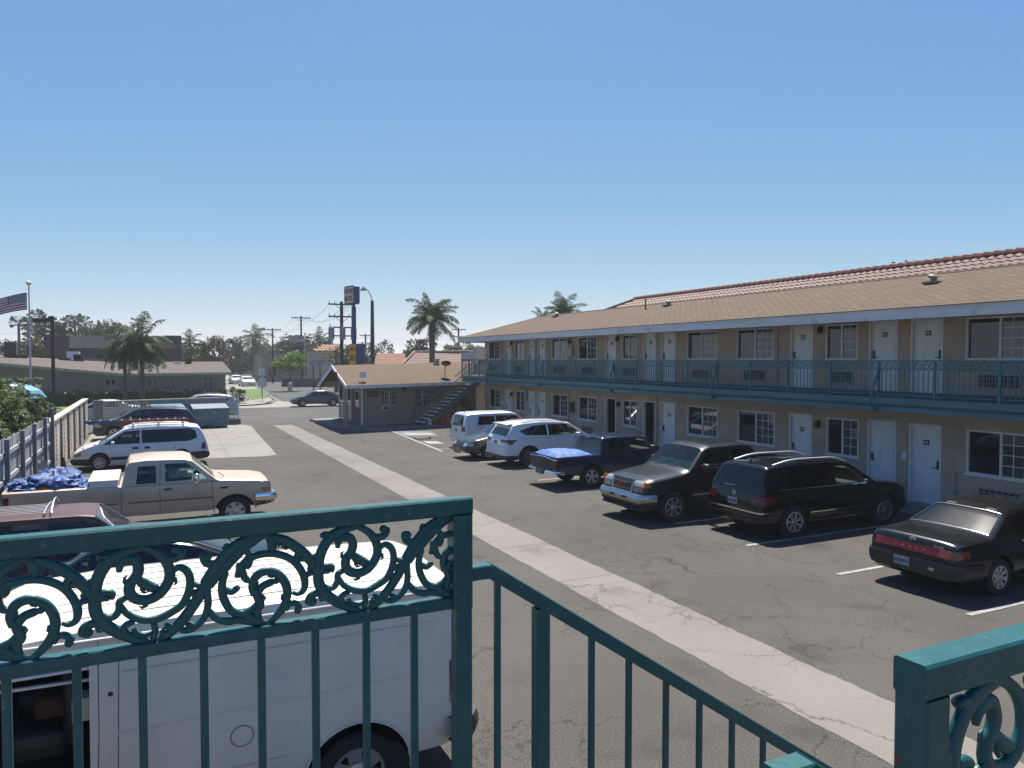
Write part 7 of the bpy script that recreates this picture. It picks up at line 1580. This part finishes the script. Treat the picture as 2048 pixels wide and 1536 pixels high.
# ---------------------------------------------------------------- buildings beyond the street
M_OLIVE = mat('olive_stucco', (.31, .28, .21), .93, var=.06); M_RSH = shingle_mat('dull_shingles', (.15, .115, .09), (.19, .145, .115), (.12, .095, .08), 2, 4)
cb = empty('long_low_building', 'long olive stucco building with a low brown roof across the street on the left', 'building', (-8, 76, 0)); cbb = (-8, 76, 0); YF = 74.0
def Q(px, py, yy=YF): return PY(px, py, yy)
a0 = Q(-160, 712); a1 = Q(250, 747.5); a2 = Q(459, 744.5)
xR = a2.x - .35; xS = a1.x; zR = a2.z; zS = a1.z; xL = a0.x
s0 = set(bpy.data.objects)
wins = []
for px0, px1, py0, py1 in ((57, 85, 762, 779), (102, 124, 763, 778), (150, 166, 761, 772), (209, 234, 758, 782), (294, 317, 758, 778), (330, 350, 758, 777), (405, 428, 752, 774)):
    u, v = Q(px0, py1), Q(px1, py0); wins.append((u.x, v.x, u.z, v.z))
mb = MB(); zz = 2.3
xs_ = sorted({xL, xR} | {w_[0] for w_ in wins} | {w_[1] for w_ in wins})
for a, b in zip(xs_, xs_[1:]):
    def top_(x): return zS + (a0.z-zS)*max(0, (xS-x)/(xS-xL)) - .02
    zcut = sorted({0.0} | {v for w_ in wins if w_[0] < (a+b)/2 < w_[1] for v in w_[2:]})
    for c, d in zip(zcut, zcut[1:]):
        if any(w_[0] < (a+b)/2 < w_[1] and w_[2] < (c+d)/2 < w_[3] for w_ in wins): continue
        mb.add([(a, YF, c), (b, YF, c), (b, YF, d), (a, YF, d)], [(0, 1, 2, 3)])
    c = zcut[-1]; mb.add([(a, YF, c), (b, YF, c), (b, YF, top_(b)), (a, YF, top_(a))], [(0, 1, 2, 3)])
mb.box(xR-.01, xR, YF, YF+9, 0, zR-.05)
mb.build('wall', M_OLIVE, cb)
for w_ in wins:
    mb = MB(); a, b, c, d = w_
    for x0_, x1_, z0_, z1_ in ((a, a+.1, c, d), (b-.1, b, c, d), ((a+b)/2-.06, (a+b)/2+.06, c, d), (a, b, c, c+.08), (a, b, d-.08, d), (a, b, (c+d)/2-.03, (c+d)/2+.03)): mb.box(x0_, x1_, YF-.03, YF+.05, z0_, z1_)
    f = mb.build('window', mat('window_frame_grey', (.42, .42, .40), .6), cb); mb = MB(); mb.box(a, b, YF+.08, YF+.1, c, d); mb.build('pane', M_WGLASS, f)
mb = MB(); mb.bar((xS, YF-.75, zS-.1), (a2.x+.1, YF-.75, zR-.1), .08, .22); mb.bar((xL, YF-.75, a0.z-.1), (xS, YF-.75, zS-.1), .08, .22); mb.build('fascia', mat('fascia_sage', (.40, .42, .36), .7), cb)
rd = Q(445, 723, YF+4.6)
roof_faces('roof', [[(xS, YF-.8, zS+.02), (a2.x+.15, YF-.8, zR+.02), (rd.x, YF+4.6, rd.z), (xS-1, YF+4.6, rd.z-.05)], [(xL, YF-.8, a0.z+.02), (xS, YF-.8, zS+.02), (xS-1, YF+4.6, rd.z-.05), (xL, YF+7, a0.z+.35)],
    [(a2.x+.15, YF+10, zR+.02), (a2.x+.15, YF-.8, zR+.02), (rd.x, YF+4.6, rd.z)]], M_RSH, cb)
for px, py, w_, h_, m_ in ((377, 722, .5, .55, M_BLACK), (40, 712, 1.2, .25, M_BLACK), (158, 716, .8, .5, M_BLACK), (130, 718, .9, .25, M_BLACK), (312, 724, 1.0, .25, M_ALU), (355, 723, .6, .2, M_ALU), (22, 705, .9, 1.1, mat('chimney_dark', (.10, .07, .07), .9)), (147, 709, 1.0, .45, M_WHITE)):
    q = PY(px, py+4, YF+4); mb = MB(); mb.box(q.x-w_/2, q.x+w_/2, YF+3.6, YF+4.4, q.z-.3, q.z+h_); mb.build('roof_unit', m_, cb)
for ch in set(bpy.data.objects) - s0:
    if ch.parent == cb: loc(ch, cbb)
# clipped hedge
mb = MB(); rr = random.Random(9)
for i in range(7000):
    x = rr.uniform(-12, 6.3); z = rr.uniform(0, 1.25); y = 72.0 + rr.choice((0, 1))*.0 + rr.uniform(0, 1.2) if rr.random() < .3 else 72.0 + rr.uniform(0, .12)
    leafquad(mb, Vector((x, y, z+.08*sin(x*2.1))), rr, .26)
mb.box(-12, 6.2, 72.15, 73.0, 0, 1.1)
tag(mb.build('hedge', L_DARK, None, fix=False), 'dark clipped hedge along the front of the olive building', 'hedge')
bush('corner_bush', 'round dark bush at the right end of the clipped hedge', 'bush', 6.9, 70.6, 0, .9, .9, 1.5, L_DARK, 1200, .15, 5)
struct(sheet('verge_grass', [(-40, 67.5), (1.5, 67.5), (2.5, 71.8), (-40, 71.8)], .06, M_GRASS))
# rear two-storey building
rb = empty('brick_building', 'two-storey maroon and grey building behind the low brown roof', 'building', (-2, 104, 0)); rbb = (-2, 104, 0); YB = 102.0
M_MAR = mat('maroon_brick', (.095, .04, .045), .9, var=.12); M_GM = mat('grey_mansard', (.13, .115, .11), .9, var=.06)
def B3(px, py, yy=YB): return PY(px, py, yy)
s0 = set(bpy.data.objects)
u, v = B3(62, 735), B3(138, 671); mb = MB(); mb.box(B3(88, 700).x, v.x, YB, YB+8, 0, v.z)
u2, v2 = B3(330, 735), B3(363, 671); mb.build('wing', M_MAR, rb); mb = MB(); mb.box(u2.x, v2.x, YB+.5, YB+9, 0, v2.z); mb.build('tower', M_MAR, rb)
a, b = B3(138, 696), B3(336, 676); mb = MB(); mb.prism([(YB-.3, a.z), (YB+.6, b.z+.2), (YB+6, b.z+.2), (YB+6, a.z)], 'x', v.x+.01, u2.x-.01); mb.build('mansard_roof', M_GM, rb)
mb = MB(); zlo = B3(200, 717).z; mb.box(v.x+.02, u2.x-.02, YB+.8, YB+5, zlo, a.z-.01); mb.build('window_band', mat('band_dark', (.02, .02, .025), .4, var=0), rb)
for i in range(10):
    x = v.x + (u2.x-v.x)*(i+.5)/10; mb = MB(); mb.box(x-.1, x+.1, YB+.6, YB+.79, zlo, a.z-.01); mb.build('mullion', M_MAR, rb)
mb = MB(); mb.box(v.x+.02, u2.x-.02, YB+.2, YB+5, 0, zlo-.01); mb.build('wall', mat('grey_wall', (.17, .17, .165), .9), rb)
g1, g2 = B3(300, 676), B3(352, 697); mb = MB(); mb.add([(u2.x-3.5, YB-.35, b.z+.1), (u2.x, YB-.35, b.z-.1), (g2.x, YB-.35, a.z-.02), (u2.x-3.5, YB-.35, a.z-.02)], [(0, 1, 2, 3)]); mb.build('gable_panel', mat('gable_olive', (.20, .19, .15), .9), rb)
for ch in set(bpy.data.objects) - s0:
    if ch.parent == rb: loc(ch, rbb)
# far palms (left)
for i, (px, py, yy, r_) in enumerate(((37, 646, 150, 2.0), (56, 648, 160, 2.0), (57, 662, 170, 1.8), (73, 637, 140, 2.1), (78, 650, 165, 1.9), (90, 648, 180, 1.9), (139, 643, 150, 1.7), (149, 640, 155, 2.1), (170, 646, 150, 1.8), (276, 645, 175, 2.2), (612-0, 1, 0, 0))):
    if yy: q = PY(px, py, yy); fan_palm(['first', 'second', 'third', 'fourth', 'fifth', 'sixth', 'seventh', 'eighth', 'ninth', 'tenth'][i] + ' fan palm from the left on the far skyline', q.x, yy, q.z, r_, 300+i)
# tree masses, left to right: px centre, top py, half width px, distance, material
TL = [(10, 682, 26, 120, L_DARK, 'dark tree at the far left edge beyond the low roof'), (112, 647, 40, 118, L_DARK, 'dark rounded tree behind the tall lamp post'), (92, 668, 30, 108, L_RUST, 'rust brown tree beside the maroon wall'),
      (180, 653, 30, 135, L_MID, 'mid green tree right of the two fan palms'), (210, 643, 34, 130, L_MID, 'tallest green tree behind the grey mansard roof'), (246, 652, 26, 140, L_OLIVE, 'olive tree left of the lone fan palm'),
      (160, 668, 26, 128, L_DARK, 'low dark tree above the grey mansard roof'), (395, 688, 34, 125, L_OLIVE, 'olive tree with a lamp post in front'), (432, 676, 28, 120, L_RUST, 'brownish rounded tree beyond the low roof end'), (461, 678, 20, 130, L_DARK, 'dark tree left of the side street'),
      (478, 690, 28, 150, L_DARK, 'dark tree over the parked white sedans'), (522, 690, 24, 185, L_MID, 'green tree behind the tall palm down the street'), (548, 690, 14, 200, L_OLIVE, 'small olive tree at the end of the side street'),
      (588, 672, 40, 150, L_DARK, 'large dark pointed tree behind the lime green tree'), (620, 690, 22, 145, L_DARK, 'dark tree right of the flagpole'), (652, 680, 30, 135, L_MID, 'green tree behind the red tiled house'), (630, 688, 24, 138, L_OLIVE, 'olive tree left of the small red tiled roof'),
      (732, 682, 26, 88, L_OLIVE, 'sparse olive tree behind the motel sign pole'), (765, 678, 30, 86, L_OLIVE, 'thin feathery tree right of the street light'), (700, 690, 24, 95, L_MID, 'leafy tree behind the yellow sign'), (672, 694, 26, 92, L_OLIVE, 'willowy tree in front of the red tiled house'),
      (845, 680, 34, 92, L_DARK, 'dense dark green tree left of the tall palm trunk'), (905, 688, 24, 110, L_OLIVE, 'olive treetop right of the tall palm'), (928, 678, 22, 130, L_OLIVE, 'thin far treetop near the distant pole'), (950, 692, 20, 100, L_MID, 'green treetop beside the motel roof end')]
for i, (px, py, hw_, yy, m_, lab) in enumerate(TL):
    q = PY(px, py, yy); dist = (q - Vector((0, 0, 4))).length; rx = hw_/FPX*dist*1.05; rz = min(rx*.9, max(1.6, (q.z-.3)*.5)); sparse = 'sparse' in lab or 'thin' in lab or 'willowy' in lab
    tree('background_tree', lab, 'tree', q.x, yy, 0, q.z, rx, rz, m_, 1100 if sparse else 2600, rx*.13 if sparse else rx*.16, 400+i, trunk=.2, group='trees beyond the street', clumps=30, lump=.30 if sparse else .40)
rr = random.Random(77)
mb = MB()
for i in range(9000):
    px = rr.uniform(-60, 1010); yy = rr.uniform(205, 235); q = PY(px, 712, yy); h_ = 2.5 + 3.2*abs(sin(px*.021)+.5*sin(px*.057))
    leafquad(mb, Vector((q.x, yy, rr.uniform(0, h_+1.2))), rr, 1.5)
o = mb.build('distant_treeline', L_DARK, None, fix=False); o['kind'] = 'stuff'; o['label'] = 'low hazy line of distant trees along the horizon'; o['category'] = 'treeline'
# palms before the low building
q1 = PY(249, 690, 58.5); q2 = PY(283, 668, 58.0)
palm('queen_palm', 'left of the two drooping palms before the long olive building', q1.x, 58.5, 0, PY(249, 700, 58.5).z, 2.2, 31, 20, .13, nl=34, lw=.05, droop=1.25)
palm('queen_palm', 'right and taller of the two drooping palms before the olive building', q2.x, 58.0, 0, PY(283, 690, 58.0).z, 2.7, 32, 24, .17, nl=36, lw=.05, droop=1.25)
# tall palm behind the office and palm behind the motel
q = PY(864, 650, 63.0); palm('queen_palm', 'tall feathery palm rising behind the motel office roof', q.x, 63, 0, PY(862, 640, 63).z, 2.9, 33, 34, .30, nl=40, lw=.055, droop=.85, lo=-.35)
q = PY(1128, 640, 62.0); palm('queen_palm', 'palm top showing above the left part of the motel roof', q.x, 62, 0, PY(1125, 632, 62).z, 2.5, 34, 26, .25, nl=36, lw=.05, droop=.7, lo=-.2)
q = PY(1085, 655, 66.0); palm('queen_palm', 'small palm crown low over the motel roof beside the larger one', q.x, 66, 0, PY(1082, 644, 66).z, 1.6, 35, 18, .2, nl=26, lw=.05, lo=-.2)
q = PY(1795, 535, 45.0); palm('queen_palm', 'tip of a palm over the red tile roof on the right', q.x, 45, 0, PY(1795, 545, 45).z, 1.4, 36, 20, .2, nl=26, lw=.05, lo=.1)
q = PY(1838, 530, 45.0); palm('queen_palm', 'second faint palm tip over the red tile roof, farther right', q.x, 46, 0, PY(1838, 541, 46).z, 1.1, 37, 18, .2, nl=24, lw=.05, lo=.1)
q = PY(510, 690, 165.0); palm('queen_palm', 'palm standing by a utility pole down the side street', q.x, 165, 0, PY(510, 680, 165).z, 4.6, 38, 20, .4, nl=22, lw=.14)
q = PY(640, 690, 130.0); palm('queen_palm', 'palm top above the small red tiled roof', q.x, 130, 0, PY(640, 682, 130).z, 2.8, 39, 16, .3, nl=20, lw=.1)
q = PY(380, 690, 128.0); palm('queen_palm', 'faint palm beyond the low roof, left of the small lamp post', q.x, 128, 0, PY(380, 686, 128).z, 2.6, 40, 16, .3, nl=20, lw=.1)
tree('street_tree', 'lime green round street tree on the corner pavement', 'tree', PY(578, 768, 96).x, 96, 0, PY(578, 698, 96).z, 1.75, 1.45, L_LIME, 3600, .26, 55, trunk=.09)
# tan flat building, tiled house, fences, monument sign
tb_ = empty('tan_building', 'flat-roofed tan building behind the lime green tree', 'building', (27, 140, 0)); tbb = (27, 140, 0); s0 = set(bpy.data.objects)
a, b = PY(521, 711, 138), PY(632, 712, 138); mb = MB(); mb.box(a.x, b.x+4, 138, 150, 0, a.z); mb.build('wall', mat('tan_wall', (.42, .34, .23), .9), tb_)
mb = MB(); mb.box(a.x-.2, b.x+4.2, 137.8, 150.2, a.z, a.z+.35); mb.build('parapet', mat('parapet', (.30, .25, .20), .9), tb_)
for px in (545, 565, 590, 612): q = PY(px, 735, 138); mb = MB(); mb.box(q.x-.7, q.x+.7, 137.93, 137.99, 1.0, 2.6); mb.build('window', M_WGLASS, tb_)
for ch in set(bpy.data.objects) - s0:
    if ch.parent == tb_: loc(ch, tbb)
def tile_roof(name, P0, P1, P2, P3, parent, m, per=.30, course=.42, amp=.05, mirror=False):
    """P0-P1 eave, P3-P2 ridge; barrel tiles run up the slope"""
    P0, P1, P2, P3 = map(Vector, (P0, P1, P2, P3)); ev = (P1-P0); W_ = ev.length; eu = ev/W_; up = (P3-P0); up = up - eu*up.dot(eu); H_ = up.length; uu = up/H_; nn = eu.cross(uu); nn = nn if nn.z > 0 else -nn
    a3 = (P3-P0).dot(eu); a2 = (P2-P0).dot(eu); rows = max(2, int(H_/course)); mb = MB(); pr = [0, .35, .8, 1.0, .8, .35]
    for r in range(rows):
        for e_ in (0, 1):
            pass
        v0, v1 = H_*r/rows, H_*(r+1)/rows+.04; lo0 = a3*v0/H_; hi0 = W_ + (a2-W_)*v0/H_; lo1 = a3*min(v1, H_)/H_; hi1 = W_ + (a2-W_)*min(v1, H_)/H_
        lo, hi = max(lo0, lo1) if a3 > 0 else lo0, min(hi0, hi1); n = int((hi-lo)/(per/6)); row0 = []; row1 = []
        off0 = int(lo/(per/6))
        for i in range(n+1):
            t = (off0+i)*(per/6); h = amp*pr[(off0+i) % 6]; row0.append(P0 + eu*t + uu*v0 + nn*(h+.035)); row1.append(P0 + eu*t + uu*v1 + nn*(h*.9+.0))
        base = [p - nn*.06 for p in row0]
        if n > 1: mb.grid([base, row0, row1])
    return mb.build(name, m, parent, fix=False)
M_TILE = mat('terracotta', (.20, .10, .07), .75, var=0, col2=(.32, .20, .16), scale=6, det=3); M_TILE2 = mat('terracotta_orange', (.28, .11, .06), .8, var=0, col2=(.36, .18, .11), scale=5, det=3); M_TRIDGE = mat('ridge_tile', (.20, .09, .07), .8, var=.2)
th = empty('tiled_house', 'small house with a red tiled roof behind trees across the side street', 'building', (32, 118, 0)); thb = (32, 118, 0); s0 = set(bpy.data.objects); YT = 116
a, b, c_, d_ = PY(620, 702, YT), PY(688, 702, YT), PY(678, 690, YT+3), PY(642, 690, YT+3)
tile_roof('roof', a, b, c_, d_, th, M_TILE2, .6, .8, .1); mb = MB(); mb.box(a.x+.6, b.x-.3, YT+.5, YT+6, 0, a.z); mb.build('wall', mat('cream_wall', (.50, .42, .30), .9), th)
for ch in set(bpy.data.objects) - s0:
    if ch.parent == th: loc(ch, thb)
hb = empty('tiled_building', 'low building with a wide red tile roof right behind the motel office', 'building', (20, 64, 0)); hbb = (20, 64, 0); s0 = set(bpy.data.objects)
YH = 66.0; a, b, c_, d_ = PY(790, 738, YH), PY(1010, 738, YH), PY(1010, 704, YH+4), PY(829, 705, YH+4)
a = PY(800, 735, YH)
tile_roof('roof', a, b, c_, d_, hb, M_TILE, .33, .45, .06)
a4, b4, c4, d4 = PY(745, 732, YH+1), PY(815, 732, YH+1), PY(812, 708, YH+4.5), PY(752, 707, YH+4.5); tile_roof('roof', a4, b4, c4, d4, hb, M_TILE2, .33, .45, .05)
mb = MB(); mb.tube([a+Vector((0, 0, .1)), d_+Vector((0, 0, .08))], .12, 8); mb.tube([d_+Vector((0, 0, .05)), c_+Vector((0, 0, .05))], .12, 8); mb.build('ridge_tiles', M_TILE, hb)
mb = MB(); mb.box(a4.x+.3, b.x, YH+1.5, YH+9, 0, a.z); mb.build('wall', M_STUCCO, hb)
for px, py in ((957, 707), (940, 712)): q = PY(px, py, YH+2); mb = MB(); mb.box(q.x-.7, q.x+.7, YH+1.8, YH+2.6, q.z-.5, q.z+.35); mb.build('roof_unit', M_GALV, hb)
for ch in set(bpy.data.objects) - s0:
    if ch.parent == hb: loc(ch, hbb)
# fences along the far pavement
mb = MB(); a, b = PY(573, 762, 108), PY(662, 772, 96)
mb.bar((a.x, 112, .6), (31, 98, .6), .2, 1.2)
tag(mb.build('low_block_wall', mat('dark_block_wall', (.13, .11, .09), .9, var=.2)), 'low dark block wall on the far corner behind the pavement', 'wall')
mb = MB(); 
for i in range(30): mb.box(27.0+.34*i, 27.0+.34*i+.3, 99.5+.05*(i % 2), 99.6+.05*(i % 2), 0, 2.3)
tag(mb.build('wooden_fence', mat('brown_fence', (.10, .06, .05), .9, var=.2)), 'tall brown board fence behind the blue and white office sign', 'fence')
mb = MB(); mb.box(9, 25, 205, 205.3, 0, 2.2); tag(mb.build('green_wall', mat('green_wall', (.20, .28, .27), .9)), 'pale green wall closing the far end of the side street', 'wall')
mb = MB(); mb.box(20.0, 34, 150, 150.3, 0, 1.6); tag(mb.build('brown_wall', mat('brown_wall', (.16, .12, .11), .9)), 'brown garden wall along the right of the side street', 'wall')
ms = empty('office_sign', 'white and blue board sign on posts across the street above the grey sedan', 'sign', (PY(640, 724, 90).x, 90, 0)); z0_, z1_ = PY(640, 731, 90).z, PY(640, 719, 90).z
mb = MB(); 
for x in (-.8, .0): mb.box(x-.06, x+.06, -.06, .06, 0, z0_)
mb.build('post', M_BLACK, ms)
mb = MB(); mb.box(-1.15, .95, -.08, -.02, z0_, z1_); bd = mb.build('board', mat('board_blue', (.33, .42, .50), .6, var=.05), ms)
mb = MB(); mb.tube([(-.82 + .2*cos(t), -.10, (z0_+z1_)/2 + .22*sin(t)) for t in [2*pi*i/12 for i in range(13)]], .03, 5)
for i, wd in enumerate((1.1, .8, .6)): mb.box(-.4, -.4+wd, -.095, -.085, z1_-.2-.2*i, z1_-.12-.2*i)
mb.build('sign_marks', mat('mark_navy', (.05, .08, .15), .6), bd)
# things in the gap: bushes at far corner, cars, letterbox
bush('roadside_bush', 'low bush at the foot of the brown board fence', 'bush', 24.6, 92, 0, 1.3, 1.0, 1.0, L_OLIVE, 700, .22, 71)
bush('vine_bush', 'leafy climber in the dark corner under the far staircase', 'bush', 17.2, 42.0, 0, .7, .35, 1.6, L_DARK, 900, .12, 72)
e = empty('bin', 'grey litter bin on the far corner pavement under the lime tree', 'bin', (PY(579, 765, 94).x, 93.5, 0)); mb = MB(); mb.lathe([(0, 0), (.25, 0), (.3, .9), (.32, 1.1), (0, 1.15)], 12); mb.build('body', M_GALV, e)
# ---------------------------------------------------------------- tiled roof of the neighbour behind the motel
nb = empty('neighbour_building', 'neighbouring building with a long barrel tile roof rising behind the motel', 'building', (27, 20, 0)); nbb = (27, 20, 0); s0 = set(bpy.data.objects)
rx_ = 27.3; rzz = PX(1275, 598, rx_).z; yend = PX(1275, 598, rx_).y; ye2 = PX(1213, 619, 24.8).y
rzz = PX(2048, 506, rx_).z
tile_roof('roof', (24.6, yend+2.6, rzz-1.25), (24.6, MY0, rzz-1.25), (rx_, MY0, rzz), (rx_, yend, rzz), nb, M_TILE, .31, .40, .06)
mb = MB(); mb.add([(24.6, yend+2.6, rzz-1.26), (rx_, yend, rzz-.02), (30, yend+2.6, rzz-1.26)], [(0, 1, 2)]); mb.add([(30, yend+2.6, rzz-1.26), (rx_, yend, rzz-.02), (rx_, MY0, rzz-.02), (30, MY0, rzz-1.26)], [(0, 1, 2, 3)]); mb.build('roof_back', M_TILE, nb)
mb = MB(); y = MY0
while y < yend: mb.tube([(rx_, y, rzz+.05), (rx_, y+.42, rzz+.09)], [.13, .15], 8); y += .38
n_ = 10
for i in range(n_): A_ = Vector((24.6, yend+2.6, rzz-1.2)).lerp(Vector((rx_, yend, rzz+.06)), i/n_); B_ = Vector((24.6, yend+2.6, rzz-1.2)).lerp(Vector((rx_, yend, rzz+.06)), (i+1.05)/n_); mb.tube([A_, B_], [.13, .11], 8)
mb.build('ridge_tiles', M_TRIDGE, nb)
mb = MB(); mb.box(25.0, 29.6, MY0, yend+2, 0, rzz-1.3); mb.build('wall', M_STUCCO, nb)
for ch in set(bpy.data.objects) - s0:
    if ch.parent == nb: loc(ch, nbb)
# ---------------------------------------------------------------- light haze over the far end
hm = bpy.data.materials.new('haze'); hm.use_nodes = True; hn = hm.node_tree; hn.nodes.clear(); ho = hn.nodes.new('ShaderNodeOutputMaterial'); hv = hn.nodes.new('ShaderNodeVolumePrincipled')
hv.inputs['Color'].default_value = (.90, .93, .96, 1); hv.inputs['Density'].default_value = .0005; hv.inputs['Anisotropy'].default_value = .2; hn.links.new(hv.outputs[0], ho.inputs['Volume'])
mb = MB(); mb.box(-950, 950, -350, 1850, -1.2, 24); hz = mb.build('haze', hm); hz['kind'] = 'stuff'; hz['label'] = 'thin pale haze in the air over the far street'; hz['category'] = 'haze'
